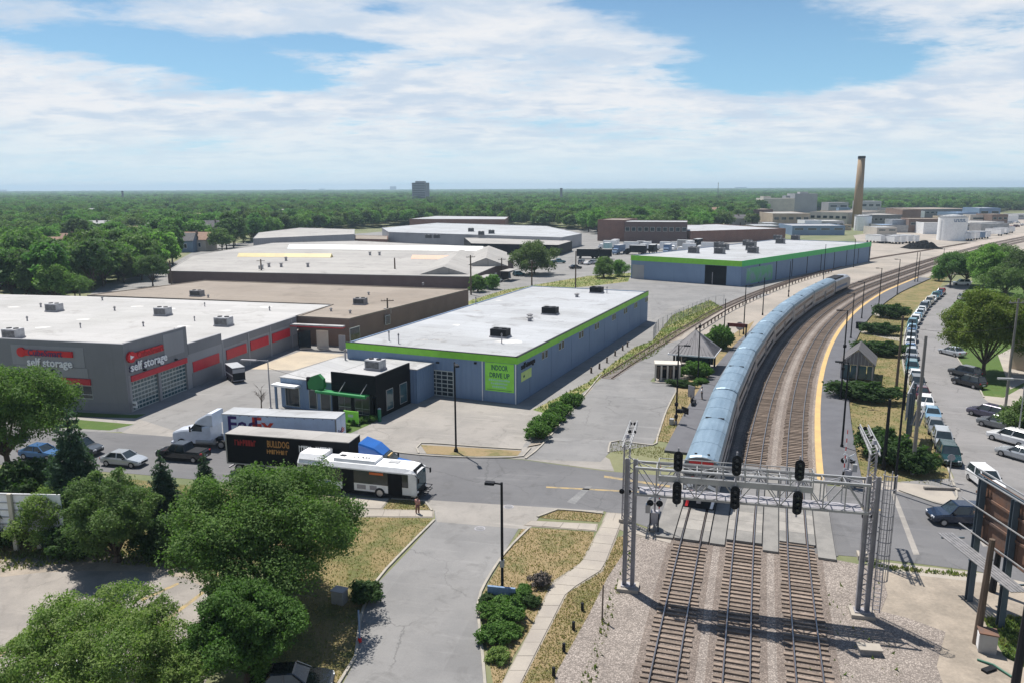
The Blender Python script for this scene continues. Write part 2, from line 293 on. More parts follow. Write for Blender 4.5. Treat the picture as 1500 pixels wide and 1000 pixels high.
# ------------------------------------------------------------------ mesh helper
class MB:
    def __init__(s): s.v = []; s.f = []; s.m = []
    def poly(s, pts, mi=0):
        b = len(s.v); s.v += [tuple(p) for p in pts]; s.f.append(tuple(range(b, b + len(pts)))); s.m.append(mi); return s
    def hexa(s, p, mi=0, mtop=None):
        b = len(s.v); s.v += [tuple(q) for q in p]
        for j, f in enumerate(((3, 2, 1, 0), (4, 5, 6, 7), (0, 1, 5, 4), (1, 2, 6, 5), (2, 3, 7, 6), (3, 0, 4, 7))):
            s.f.append(tuple(b + i for i in f)); s.m.append(mtop if (j == 1 and mtop is not None) else mi)
        return s
    def box(s, x0, x1, y0, y1, z0, z1, mi=0, mtop=None):
        return s.hexa([(x0, y0, z0), (x1, y0, z0), (x1, y1, z0), (x0, y1, z0), (x0, y0, z1), (x1, y0, z1), (x1, y1, z1), (x0, y1, z1)], mi, mtop)
    def rbox(s, c, sz, rz=0, mi=0):
        cx, cy, cz = c; hx, hy, hz = sz[0] / 2, sz[1] / 2, sz[2] / 2; ca, sa = math.cos(rz), math.sin(rz)
        q = [(-hx, -hy), (hx, -hy), (hx, hy), (-hx, hy)]
        q = [(cx + a * ca - b * sa, cy + a * sa + b * ca) for a, b in q]
        return s.hexa([(a, b, cz - hz) for a, b in q] + [(a, b, cz + hz) for a, b in q], mi)
    def prism(s, pts, z0, z1, mi=0, mtop=None):
        n = len(pts); b = len(s.v)
        s.v += [(p[0], p[1], z0) for p in pts] + [(p[0], p[1], z1) for p in pts]
        s.f.append(tuple(b + i for i in range(n - 1, -1, -1))); s.m.append(mi)
        s.f.append(tuple(b + n + i for i in range(n))); s.m.append(mi if mtop is None else mtop)
        for i in range(n):
            j = (i + 1) % n; s.f.append((b + i, b + j, b + n + j, b + n + i)); s.m.append(mi)
        return s
    def bar(s, p, q, w=.05, h=None, mi=0):
        h = h or w; p = Vector(p); q = Vector(q); d = (q - p)
        if d.length < 1e-6: return s
        d.normalize(); up = Vector((0, 0, 1)) if abs(d.z) < .95 else Vector((0, 1, 0))
        a = d.cross(up).normalized() * (w / 2); c = a.cross(d).normalized() * (h / 2)
        pts = [p - a - c, p + a - c, p + a + c, p - a + c, q - a - c, q + a - c, q + a + c, q - a + c]
        b = len(s.v); s.v += [tuple(x) for x in pts]
        for f in ((3, 2, 1, 0), (4, 5, 6, 7), (0, 1, 5, 4), (1, 2, 6, 5), (2, 3, 7, 6), (3, 0, 4, 7)):
            s.f.append(tuple(b + i for i in f)); s.m.append(mi)
        return s
    def tube(s, pts, rad, n=8, mi=0, cap=True):
        pts = [Vector(p) for p in pts]; rad = rad if isinstance(rad, (list, tuple)) else [rad] * len(pts)
        rings = []
        for i, p in enumerate(pts):
            d = (pts[min(i + 1, len(pts) - 1)] - pts[max(i - 1, 0)]).normalized()
            up = Vector((0, 0, 1)) if abs(d.z) < .9 else Vector((0, 1, 0))
            a = d.cross(up).normalized(); c = d.cross(a).normalized(); b = len(s.v)
            for j in range(n):
                t = 2 * math.pi * j / n; s.v.append(tuple(p + (a * math.cos(t) + c * math.sin(t)) * rad[i]))
            rings.append(b)
        for i in range(len(rings) - 1):
            for j in range(n):
                l = (j + 1) % n; s.f.append((rings[i] + j, rings[i + 1] + j, rings[i + 1] + l, rings[i] + l)); s.m.append(mi)
        if cap:
            s.f.append(tuple(rings[0] + j for j in range(n))); s.m.append(mi)
            s.f.append(tuple(rings[-1] + j for j in range(n - 1, -1, -1))); s.m.append(mi)
        return s
    def loft(s, rings, mi=0, cap=True, matf=None):
        n = len(rings[0]); bs = []
        for r in rings: bs.append(len(s.v)); s.v += [tuple(p) for p in r]
        for i in range(len(rings) - 1):
            for j in range(n):
                l = (j + 1) % n; s.f.append((bs[i] + j, bs[i] + l, bs[i + 1] + l, bs[i + 1] + j)); s.m.append(matf(i, j) if matf else mi)
        if cap:
            s.f.append(tuple(bs[0] + j for j in range(n - 1, -1, -1))); s.m.append(mi)
            s.f.append(tuple(bs[-1] + j for j in range(n))); s.m.append(mi)
        return s
    def mesh(s, name, mats, smooth=False):
        me = bpy.data.meshes.new(name); me.from_pydata(s.v, [], s.f)
        for m in (mats if isinstance(mats, (list, tuple)) else [mats]): me.materials.append(m)
        if any(s.m): me.polygons.foreach_set('material_index', s.m)
        if smooth: me.polygons.foreach_set('use_smooth', [True] * len(s.f))
        me.update(); return me
    def build(s, name, mats, parent=None, smooth=False, loc=None, rz=None, kind=None):
        return put(name, s.mesh(name, mats, smooth), parent, loc, rz, kind)
def put(name, me, parent=None, loc=None, rz=None, kind=None):
    o = bpy.data.objects.new(name, me); COL.objects.link(o)
    if parent is not None: o.parent = parent
    if loc is not None: o.location = loc
    if rz is not None: o.rotation_euler = (0, 0, rz)
    if kind: o['kind'] = kind
    return o
def tag(o, label, cat, group=None):
    o['label'] = label; o['category'] = cat
    if group: o['group'] = group
    return o
def thing(name, label, cat, loc=(0, 0, 0), rz=0.0, group=None):
    o = bpy.data.objects.new(name, None); COL.objects.link(o); o.empty_display_size = .3
    o.location = (loc[0], loc[1], loc[2] if len(loc) > 2 else 0.0); o.rotation_euler = (0, 0, rz)
    return tag(o, label, cat, group)
KIDS = {}
def dup(root, loc, rz=0.0, label=None, group=None, scale=None):
    def cp(o, par):
        c = o.copy(); COL.objects.link(c)
        if par is not None: c.parent = par
        for ch in o.children: cp(ch, c)
        return c
    r = cp(root, None); r.location = (loc[0], loc[1], loc[2] if len(loc) > 2 else root.location.z); r.rotation_euler = (0, 0, rz)
    if scale: r.scale = (scale,) * 3 if not isinstance(scale, (tuple, list)) else scale
    if label: r['label'] = label
    if group: r['group'] = group
    return r
def sheet(name, pts, z, m, kind='structure', parent=None):
    b = MB(); p = [(x, y, z) for x, y in pts]
    a = sum(p[i][0] * p[(i + 1) % len(p)][1] - p[(i + 1) % len(p)][0] * p[i][1] for i in range(len(p)))
    if a < 0: p.reverse()
    b.poly(p); o = b.build(name, m, parent)
    if kind: o['kind'] = kind
    return o
def ribbon(name, line, off0, off1, z, m, thick=0.0, kind='structure', parent=None):
    """a strip that runs along a line between two sideways offsets (right is positive)"""
    L = offset(line, off0); Rr = offset(line, off1); b = MB()
    for i in range(len(line) - 1):
        q = [L[i], Rr[i], Rr[i + 1], L[i + 1]]
        if thick: b.hexa([(x, y, z) for x, y in q] + [(x, y, z + thick) for x, y in q])
        else: b.poly([(x, y, z) for x, y in q])
    return b.build(name, m, parent, kind=kind)
def offset(line, d):
    out = []
    for i, p in enumerate(line):
        a = line[max(i - 1, 0)]; b = line[min(i + 1, len(line) - 1)]
        tx, ty = b[0] - a[0], b[1] - a[1]; l = math.hypot(tx, ty) or 1
        out.append((p[0] + ty / l * d, p[1] - tx / l * d))
    return out
def spline(pts, step=2.0):
    out = []
    P = [pts[0]] + list(pts) + [pts[-1]]
    for i in range(1, len(P) - 2):
        p0, p1, p2, p3 = P[i - 1:i + 3]; n = max(1, int(math.dist(p1, p2) / step))
        for j in range(n):
            t = j / n
            out.append(tuple(.5 * (2 * b + (c - a) * t + (2 * a - 5 * b + 4 * c - d) * t * t + (3 * b - a - 3 * c + d) * t ** 3) for a, b, c, d in zip(p0, p1, p2, p3)))
    out.append(tuple(pts[-1])); return out
def resample(line, step):
    out = [line[0]]; acc = 0.0; 
    for a, b in zip(line[:-1], line[1:]):
        l = math.dist(a, b); d = step - acc
        while d <= l:
            t = d / l; out.append((a[0] + (b[0] - a[0]) * t, a[1] + (b[1] - a[1]) * t)); d += step
        acc = (acc + l) % step if d > l else 0; acc = l - (d - step)
    return out
def heading(line, i):
    a = line[max(i - 1, 0)]; b = line[min(i + 1, len(line) - 1)]
    return math.atan2(b[1] - a[1], b[0] - a[0])
def kerb(line, w=.18, h=.13, z=0.0, off=0.0):
    return ribbon('kerb', spline(line, 1.5), off, off + w, z, M_kerb, thick=h)
def slabs(line_l, line_r, step, z, m, parent, gap=.03, h=.05, limit=300):
    """paving slabs laid between two edge lines, one object per slab"""
    n = max(2, int(round((sum(math.dist(a, b) for a, b in zip(line_l[:-1], line_l[1:])) + sum(math.dist(a, b) for a, b in zip(line_r[:-1], line_r[1:]))) / 2 / step)))
    def even(l):
        tot = [0.0]
        for a, b in zip(l[:-1], l[1:]): tot.append(tot[-1] + math.dist(a, b))
        out = []
        for i in range(n + 1):
            d = tot[-1] * i / n; j = max(q for q in range(len(tot)) if tot[q] <= d + 1e-9); j = min(j, len(l) - 2)
            t = (d - tot[j]) / max(tot[j + 1] - tot[j], 1e-9); out.append((l[j][0] + (l[j + 1][0] - l[j][0]) * t, l[j][1] + (l[j + 1][1] - l[j][1]) * t))
        return out
    A, Bb = even(line_l), even(line_r)
    for i in range(n):
        q = [A[i], Bb[i], Bb[i + 1], A[i + 1]]; cx = sum(p[0] for p in q) / 4; cy = sum(p[1] for p in q) / 4
        f = 1 - gap / max(step, .1)
        q = [(cx + (x - cx) * f, cy + (y - cy) * f) for x, y in q]
        dz = random.uniform(-.006, .006)
        MB().hexa([(x, y, z) for x, y in q] + [(x, y, z + h + dz) for x, y in q]).build('paving_slab', m, parent)
def lettering(name, text, size, m, parent, origin, xdir, ydir, align='LEFT', extrude=.02, bold=False):
    cu = bpy.data.curves.new(name, 'FONT'); cu.body = text; cu.size = size; cu.extrude = extrude; cu.align_x = align
    if bold: cu.offset = size * .022
    cu.resolution_u = 2
    tmp = bpy.data.objects.new('tmp', cu); me = bpy.data.meshes.new_from_object(tmp); bpy.data.objects.remove(tmp); bpy.data.curves.remove(cu)
    me.name = name; me.materials.clear(); me.materials.append(m)
    xd = Vector(xdir).normalized(); yd = Vector(ydir).normalized(); zd = xd.cross(yd)
    o = put(name, me, parent)
    mt = Matrix((xd, yd, zd)).transposed().to_4x4(); mt.translation = Vector(origin)
    o.matrix_basis = mt
    return o


# ================================================================== THE SETTING
# air: one closed box of thin haze round the whole scene
b = MB(); b.box(-9500, 9500, -400, 9500, -1.0, 75.0)
hz_m = bpy.data.materials.new('haze_air'); hz_m.use_nodes = True
k = NT(hz_m.node_tree)
pvol = k.n('ShaderNodeVolumePrincipled', {'Color': (.56, .74, .90, 1), 'Density': 0.000145, 'Anisotropy': .2})
k.n('ShaderNodeOutputMaterial', {'Volume': pvol.outputs[0]})
b.build('haze', hz_m, kind='stuff')

b = MB(); b.poly([(-9400, -350, 0), (9400, -350, 0), (9400, 9400, 0), (-9400, 9400, 0)])
b.build('ground', M_ground, kind='structure')

# --- paved yards, road, streets (each sheet a few millimetres above the one below)
sheet('industrial_yard', [(-99.43,86.29),(-77.51,97.31),(-118.14,167.21),(-111.32,198.61),(-122.61,230.61),(-125.60,276.37),(-156.07,395.51),(-63.13,558.15),(72.15,547.52),(150.07,462.13),(147.93,304.83),(118.91,255.86),(65.57,193.61),(36.20,155.23),(15.02,110.29),(3.72,81.39),(-14.38,81.62),(-46.04,87.66)], .004, M_lot)
sheet('gravel_yard', [(31.80,150.73),(49.95,180.44),(73.08,216.41),(102.18,256.48),(148.09,310.91),(236.22,413.80),(487.84,725.50),(546.28,719.05),(215.68,301.81),(194.98,302.74),(161.22,272.20),(118.95,219.55),(71.38,162.68),(47.63,128.66),(30.66,95.77),(20.28,84.77),(18.42,95.94),(23.51,123.81),(15.86,116.73),(13.22,110.32),(17.22,122.92)], .008, M_yard)
sheet('far_gravel_yard', [(201.22,458.69),(370.34,632.18),(676.63,871.77),(560.28,556.82),(283.77,362.47),(191.23,288.76),(152.65,265.53),(120.03,255.82)], .010, M_yard)
sheet('storage_front_lot', [(-18.40,89.98),(-16.56,94.89),(-13.69,99.65),(-10.27,101.99),(0.60,98.44),(4.59,97.09),(4.17,91.65),(1.33,82.59),(0.84,79.85),(-14.58,82.78),(-17.97,85.25)], .009, M_apron)
sheet('yard_concrete', [(-41.78,120.06),(-37.38,133.70),(-28.90,130.67),(-34.52,118.99)], .009, mat('warm_concrete', (.42, .355, .265), (.36, .305, .235), scale=.3, fine=4, rough=.9))
sheet('side_lot', [(32.45,235.74),(60.98,221.42),(64.08,215.19),(68.90,203.73),(51.11,184.74),(38.82,185.07),(30.05,163.66),(35.02,194.47),(26.10,225.75),(23.78,243.36)], .009, M_lot2)
sheet('weedy_strip', [(26.03,141.09),(35.90,170.80),(50.16,194.05),(49.95,180.44),(34.15,152.18),(24.47,129.10),(13.25,112.39),(8.27,101.02),(4.30,94.60),(2.61,96.17),(11.01,110.35),(22.07,136.11)], .012, M_weeds)
sheet('weedy_strip', [(-10.42,195.76),(-1.86,215.76),(24.34,249.13),(40.15,258.80),(35.31,233.88),(21.80,222.68),(9.62,215.40),(-9.05,169.10),(-22.30,129.99),(-26.86,142.18)], .012, M_weeds)
sheet('dirt_track', [(31.80,150.73),(37.11,159.25),(32.89,146.37),(23.98,126.40),(15.02,110.29),(7.64,93.05),(3.77,82.56),(1.61,81.42),(4.05,88.86),(9.35,102.76),(16.70,119.03)], .014, M_dirt)
sheet('station_driveway', [(14.12,115.41),(17.86,121.91),(25.74,136.04),(32.14,142.95),(31.14,131.78),(26.30,123.76),(20.36,111.02),(23.35,109.34),(23.04,105.47),(19.61,95.30),(16.54,84.81),(15.48,81.94),(10.51,79.74),(9.21,76.77),(1.39,77.69),(4.34,84.97)], .018, M_lot2)
sheet('green_lawn', [(-80.93,92.81),(-61.34,97.08),(-56.34,96.07),(-48.66,94.73),(-46.70,95.01),(-47.07,93.22),(-55.15,93.92),(-60.87,93.41)], .010, M_grass_green)
sheet('green_lawn', [(-58.44,92.21),(-54.33,92.74),(-46.17,90.63),(-47.93,88.21),(-52.47,89.07),(-58.58,89.69)], .012, M_grass_green)
sheet('green_lawn', [(-26.47,92.94),(-20.29,91.13),(-16.80,92.22),(-17.41,89.97),(-19.70,85.28),(-24.98,87.38)], .013, M_grass_green)
sheet('concrete_apron', [(-55.15,94.22),(-47.07,93.22),(-36.69,85.49),(-36.29,83.53),(-46.07,87.40),(-46.04,90.35),(-54.50,92.74)], .010, M_apron)
sheet('concrete_apron', [(-24.98,87.38),(-19.70,85.28),(-17.63,86.77),(-10.11,83.92),(1.08,81.43),(3.79,83.03),(9.48,79.09),(10.24,77.59),(10.27,73.97),(1.03,77.69),(-14.20,80.48),(-24.42,82.44)], .014, M_apron)

road_pts = [(-116.25,101.85),(-82.41,94.60),(-61.91,89.74),(-45.78,87.14),(-29.32,83.44),(-14.20,80.48),(1.03,77.48),(9.59,73.98),(15.84,72.59),(23.21,71.23),(31.23,69.74),(36.00,68.83),(39.70,65.11),(45.29,64.30),(60.09,60.63),(49.20,48.66),(36.90,51.40),(34.42,53.04),(28.26,55.04),(21.41,56.47),(13.09,59.11),(10.43,61.78),(8.09,64.22),(-6.91,66.35),(-12.05,67.36),(-28.04,71.43),(-37.81,73.74),(-53.44,76.67),(-80.01,82.42),(-99.43,86.29)]
sheet('road', road_pts, .020, M_road)
sheet('entry_drive', [(-6.91,66.35),(2.98,64.72),(0.63,61.19),(-0.71,56.20),(-2.19,50.16),(-2.25,46.89),(-1.83,42.67),(-1.35,37.62),(-1.02,33.07),(-9.12,33.11),(-9.58,37.67),(-9.88,39.74),(-9.53,42.37),(-10.12,46.95),(-9.84,51.48),(-8.17,56.85),(-6.65,62.35),(-6.93,64.08)], .022, M_lot2)
sheet('concrete_apron', [(-8.73,67.00),(8.09,64.22),(7.73,63.64),(3.89,64.56),(2.31,62.97),(1.42,60.51),(0.40,60.65),(-6.50,62.07),(-6.90,64.37)], .026, M_apron)
sheet('verge_grass', [(-16.44,62.03),(-12.25,63.11),(-6.98,62.78),(-8.28,57.69),(-9.93,51.97),(-10.24,47.11),(-9.60,42.72),(-9.95,40.06),(-9.11,35.52),(-15.02,35.55),(-15.55,42.76),(-15.20,47.40)], .016, M_grass_mid)
sheet('verge_grass', [(-11.59,64.57),(-11.16,67.35),(-8.06,66.68),(-7.11,64.67)], .024, M_grass_mid)
sheet('verge_grass', [(-50.90,72.77),(-37.10,72.25),(-27.41,69.67),(-17.51,66.46),(-12.25,63.11),(-15.35,57.51),(-22.52,52.07),(-26.83,55.07),(-33.59,55.91),(-39.27,54.84),(-49.35,54.38),(-66.16,74.83)], .012, M_grass_mid)
sheet('cracked_lot', [(-54.09,53.88),(-39.20,54.73),(-34.34,55.35),(-27.09,55.07),(-23.51,53.31),(-19.97,49.19),(-18.01,45.00),(-17.86,40.11),(-15.49,33.15),(-42.11,33.29)], .014, M_oldlot)
sheet('dirt_patch', [(-39.78,55.62),(-34.57,56.73),(-27.13,55.74),(-22.53,52.89),(-20.79,50.12),(-24.19,52.49),(-28.21,53.56),(-32.32,53.60),(-35.29,53.41),(-37.89,52.71)], .018, M_dirt)
for q in ([(-26.00,49.51),(-24.39,51.79),(-24.16,51.59),(-25.73,49.24)], [(-23.55,45.82),(-22.10,50.51),(-21.83,50.32),(-23.23,45.50)], [(-20.87,43.08),(-19.89,45.32),(-19.62,45.08),(-20.62,42.80)], [(-31.74,43.23),(-31.51,43.52),(-31.28,43.30),(-31.47,42.80)]):
    sheet('parking_line', q, .020, M_stripe)
sheet('island_grass', [(0.86,60.92),(6.74,59.94),(6.36,57.32),(5.26,54.79),(3.72,52.06),(2.67,51.08),(1.76,47.28),(0.01,42.66),(-0.67,40.00),(-0.99,34.97),(-1.18,40.00),(-2.07,46.89),(-2.10,50.16),(-0.60,55.97)], .024, M_grass_dry)
sheet('island_grass', [(2.07,62.98),(3.95,64.56),(7.97,63.64),(7.42,61.94),(2.89,62.68)], .028, M_grass_dry)
sheet('trackside_grass', [(8.60,59.02),(9.47,59.27),(9.18,57.29),(6.95,52.34),(5.05,47.25),(2.54,40.94),(1.74,36.50),(-0.42,33.07),(0.31,39.37),(2.11,44.85),(3.88,50.12),(6.66,53.38)], .024, M_grass_dry)
sheet('gravel_lot', [(27.49,53.95),(34.37,52.12),(39.64,51.08),(26.88,32.92),(14.26,32.99),(18.21,39.88),(20.45,47.14)], .010, M_dirt)
sheet('gravel_lot', [(31.10,46.64),(36.78,47.02),(31.28,39.18),(29.84,42.45)], .014, M_grass_green)
sheet('pavement', [(28.05,54.60),(34.30,52.84),(39.98,51.57),(38.77,49.84),(33.47,51.42),(27.35,53.10)], .016, M_conc)
sheet('trackside_lawn', [(32.34,73.73),(37.24,84.55),(41.65,95.61),(48.09,109.75),(62.52,140.33),(76.99,166.08),(96.82,197.68),(127.49,239.72),(142.60,250.84),(117.24,212.05),(94.44,179.27),(80.34,155.81),(65.82,128.31),(57.40,109.60),(52.00,95.46),(47.93,84.41),(43.93,73.60),(41.85,69.62),(37.10,71.08),(32.78,71.85)], .014, M_grass_mid)
sheet('kerbside_street', [(37.54,70.90),(39.70,65.11),(45.29,64.30),(48.38,63.54),(55.36,73.47),(58.28,84.28),(62.14,95.32),(63.75,101.22),(67.47,109.43),(72.83,122.91),(79.12,136.81),(87.89,154.06),(103.80,181.15),(129.54,217.66),(138.96,232.11),(133.11,232.31),(115.71,209.22),(95.07,179.26),(80.75,155.80),(66.16,128.31),(57.69,109.59),(52.34,95.46),(48.24,84.41),(43.30,71.74)], .022, M_street)
sheet('corner_pavement', [(32.78,71.85),(37.01,70.90),(41.53,69.28),(40.75,66.98),(39.21,65.12),(35.92,68.67),(31.23,69.74)], .026, M_conc)
sheet('garden_lawn', [(67.47,109.43),(72.83,122.91),(79.12,136.81),(87.89,154.06),(103.80,181.15),(129.54,217.66),(146.36,244.74),(205.35,302.27),(183.50,217.47),(73.68,84.09),(55.36,73.47),(58.28,84.28),(62.14,95.32),(63.75,101.22)], .012, M_grass_green)
sheet('house_path', [(63.66,102.64),(66.50,101.18),(75.54,109.30),(73.66,103.57),(64.56,95.28),(61.76,94.70)], .018, M_conc)
sheet('house_path', [(82.31,128.00),(94.30,139.67),(91.21,127.83),(74.56,109.32),(70.14,105.48)], .018, M_conc)
sheet('cross_path', [(69.10,152.16),(68.07,149.20),(71.64,140.14),(73.52,143.43)], .018, M_conc)
sheet('cross_path', [(80.26,170.64),(81.69,165.97),(82.99,168.69),(81.88,173.50)], .018, M_conc)

sheet('island_grass', [(-10.26,82.49),(-3.80,81.26),(0.99,80.30),(0.53,78.76),(-3.69,78.60),(-9.26,79.53)], .024, M_grass_dry)
sheet('gravel_patch', [(24.74,47.53),(26.15,46.68),(27.74,45.06),(25.23,41.46),(24.14,38.03),(21.08,32.95),(15.76,32.98),(19.19,39.87),(20.16,44.72)], .026, M_ballast)
# worn centre line and crossing stop lines on the road
for q in ([(3.22,70.04),(15.27,68.22),(15.20,67.89),(3.20,69.69)], [(22.98,66.36),(27.63,65.54),(27.46,65.08),(22.87,66.05)], [(27.63,65.54),(32.65,64.43),(32.44,63.98),(27.46,65.08)], [(9.11,72.85),(15.62,69.90),(15.51,69.39),(9.04,72.29)]):
    sheet('road_line', q, .026, M_stripe)
for q in ([(7.01,69.99),(4.91,66.23),(5.62,65.76),(7.66,69.99)],):
    sheet('road_line', q, .026, M_whiteline)
for q in ([(35.64,69.01),(31.11,55.69),(31.58,55.69),(36.00,68.83)], [(38.94,62.20),(37.32,57.04),(37.97,57.04),(39.46,62.19)]):
    sheet('road_patch', q, .026, M_apron)
for q in ([(-7.47,72.29),(-6.82,74.16),(-6.02,78.63),(-6.32,78.63),(-7.09,74.17),(-7.75,72.48)],):
    pass

# kerbs
for ln in ([(10.26,79.52),(10.91,82.94),(12.16,83.64),(15.48,81.94),(16.54,84.81),(19.61,95.30),(23.04,105.47)], [(20.52,110.20),(23.35,109.34)], [(13.80,115.42),(4.34,84.97),(1.46,77.69)], [(-14.24,80.70),(-9.94,79.11),(-3.67,78.17),(1.04,78.54),(1.91,81.19)],
           [(-10.21,79.54),(-10.31,82.97),(-3.82,81.72),(1.00,80.75)], [(-6.65,62.35),(-8.25,57.45),(-9.85,51.77),(-10.07,46.95),(-9.53,42.58),(-9.99,39.87)], [(1.43,60.64),(-0.60,55.97),(-2.19,50.16),(-2.21,46.89),(-1.79,42.67),(-1.35,37.62)], [(-11.14,67.19),(-7.92,66.52),(-7.08,64.37)],
           [(2.07,62.98),(3.95,64.56),(7.97,63.64)], [(36.43,68.66),(39.05,64.81),(40.75,66.98),(42.53,70.84),(48.24,84.41),(52.34,95.46),(57.69,109.59),(66.16,128.31),(80.75,155.80),(95.07,179.26),(115.71,209.22)],
           [(55.36,73.47),(58.28,84.28),(61.76,94.70)], [(63.75,101.22),(67.47,109.43),(72.83,122.91),(79.12,136.81),(87.89,154.06)], [(-55.65,95.14),(-60.96,96.45)]):
    kerb(ln)

# paved footpaths, slab by slab
walk = sheet('footpath', [(7.80,62.22),(9.40,61.92),(6.75,53.27),(3.88,50.12),(2.11,44.85),(0.31,39.37),(-0.61,35.21),(-1.85,35.22),(-0.67,40.00),(1.02,45.25),(2.80,51.67),(5.14,54.57)], .028, M_concj)
slabs([(7.92,62.22),(5.22,54.35),(2.95,51.67),(1.11,45.25),(-0.59,40.00),(-1.85,35.22)], [(9.28,61.92),(6.73,53.48),(3.79,50.21),(2.02,44.85),(0.23,39.37),(-0.68,35.21)], 1.55, .03, M_conc, walk)
walk = sheet('footpath', [(1.52,62.28),(7.25,61.53),(6.98,60.06),(0.86,61.18)], .030, M_concj)
slabs([(1.58,62.14),(7.12,61.40)], [(0.98,61.32),(6.88,60.20)], 1.5, .032, M_conc, walk, h=.03)
walk = sheet('footpath', [(8.24,63.93),(9.88,63.62),(9.36,61.65),(7.65,61.94)], .034, M_concj)
slabs([(8.34,63.78),(9.74,63.48)], [(7.78,62.08),(9.32,61.79)], 1.0, .036, M_conc, walk, h=.03)
walk = sheet('footpath', [(-15.12,67.55),(-11.29,67.35),(-11.64,64.86),(-6.98,64.52),(-6.88,62.92),(-13.74,63.13),(-15.31,64.90)], .026, M_concj)
slabs([(-14.96,67.39),(-11.39,67.19)], [(-15.03,65.05),(-11.76,64.87)], 1.5, .03, M_conc, walk, h=.03)
slabs([(-12.81,64.58),(-7.08,64.37)], [(-12.81,63.26),(-7.01,63.06)], 1.5, .03, M_conc, walk, h=.03)
walk = sheet('footpath', [(8.32,63.63),(10.36,61.37),(13.29,58.73),(12.79,57.62),(9.77,59.39),(7.65,61.94)], .030, M_concj)
slabs([(9.75,61.92),(10.46,61.23),(13.01,58.73)], [(9.38,60.97),(9.87,59.65),(12.65,57.74)], 1.4, .034, M_conc, walk, h=.03)

# ================================================================== RAILWAY
BC = spline([(-5.2, -24), (1.22, 0), (6.88, 20), (12.87, 40), (19.3, 60), (26.32, 80), (34.03, 100), (42.58, 120), (52.08, 140), (62.67, 160), (74.46, 180), (87.59, 200), (102.5, 220.5), (140, 267), (183, 318), (265, 408), (420, 560), (700, 820)], 1.0)
BC = resample(BC, 1.0)
ribbon('ballast_bed', [p for p in BC if p[1] < 58], -7.4, 6.3, .034, M_ballast)
ribbon('ballast_bed', [p for p in BC if 56 < p[1] < 330], -6.4, 6.1, .036, M_ballast)
ribbon('ballast_bed', [p for p in BC if p[1] > 325], -12, 7.0, .036, M_ballast_far)
sheet('ballast_spill', [(10.28,60.83),(7.28,57.31),(3.89,50.30),(0.51,39.99),(-2.09,33.07),(6.93,33.03),(12.17,57.26)], .022, M_ballast)
sheet('ballast_spill', [(9.18,57.29),(10.75,58.50),(11.35,57.27),(12.71,57.26),(9.52,47.22),(6.09,33.03),(1.25,33.06),(3.14,40.94),(5.41,47.25),(7.20,52.34)], .030, M_ballast)
sheet('ballast_spill', [(23.68,55.42),(27.54,53.52),(26.26,49.75),(23.34,45.48),(22.71,39.85),(19.58,32.96),(15.26,32.98),(20.00,47.14)], .030, M_ballast)
TRACK_OFF = {'A': -4.05, 'B': 0.0, 'C': 4.05}
lab = {'A': 'railway track on the left, the one the silver train stands on', 'B': 'empty middle railway track between two other tracks', 'C': 'railway track on the right, beside the yellow edged platform'}
sleeper_me = MB().box(-1.3, 1.3, -.115, .115, 0, .11).mesh('sleeper', M_sleeper)
for key, off in TRACK_OFF.items():
    line = offset(BC, off)
    t = thing('railway_track', lab[key], 'railway track')
    for s in (-1, 1):
        b = MB(); pl = [p for p in line if p[1] < 700]
        L0 = offset(pl, s * .7525 - .036); L1 = offset(pl, s * .7525 + .036); L2 = offset(pl, s * .7525 - .07); L3 = offset(pl, s * .7525 + .07)
        for i in range(len(pl) - 1):
            b.hexa([(*L2[i], .15), (*L3[i], .15), (*L3[i + 1], .15), (*L2[i + 1], .15), (*L2[i], .175), (*L3[i], .175), (*L3[i + 1], .175), (*L2[i + 1], .175)], 0)
            b.hexa([(*L0[i], .175), (*L1[i], .175), (*L1[i + 1], .175), (*L0[i + 1], .175), (*L0[i], .30), (*L1[i], .30), (*L1[i + 1], .30), (*L0[i + 1], .30)], 0, 1)
        b.build('rail', [M_rail, M_railtop], t)
    ln = resample([p for p in line if p[1] < 330], .56); far = MB(); cnt = 0
    rib = ribbon('track_bed', [p for p in line if p[1] < 600], -1.75, 1.75, .05, M_ballast_brown, kind=None, parent=t)
    for i, p in enumerate(ln):
        if p[1] < 30 or 57.5 < p[1] < 74.5: continue
        a = heading(ln, i) - math.pi / 2 + random.uniform(-.02, .02)
        if cnt < 230:
            o = put('sleeper', sleeper_me, t, (p[0] + random.uniform(-.07, .07), p[1] + random.uniform(-.03, .03), .045 + random.uniform(-.012, .008)), a); cnt += 1
        else: far.rbox((p[0], p[1], .10), (2.6, .23, .11), a)
    far.build('sleeper', M_sleeper, t, kind='stuff')
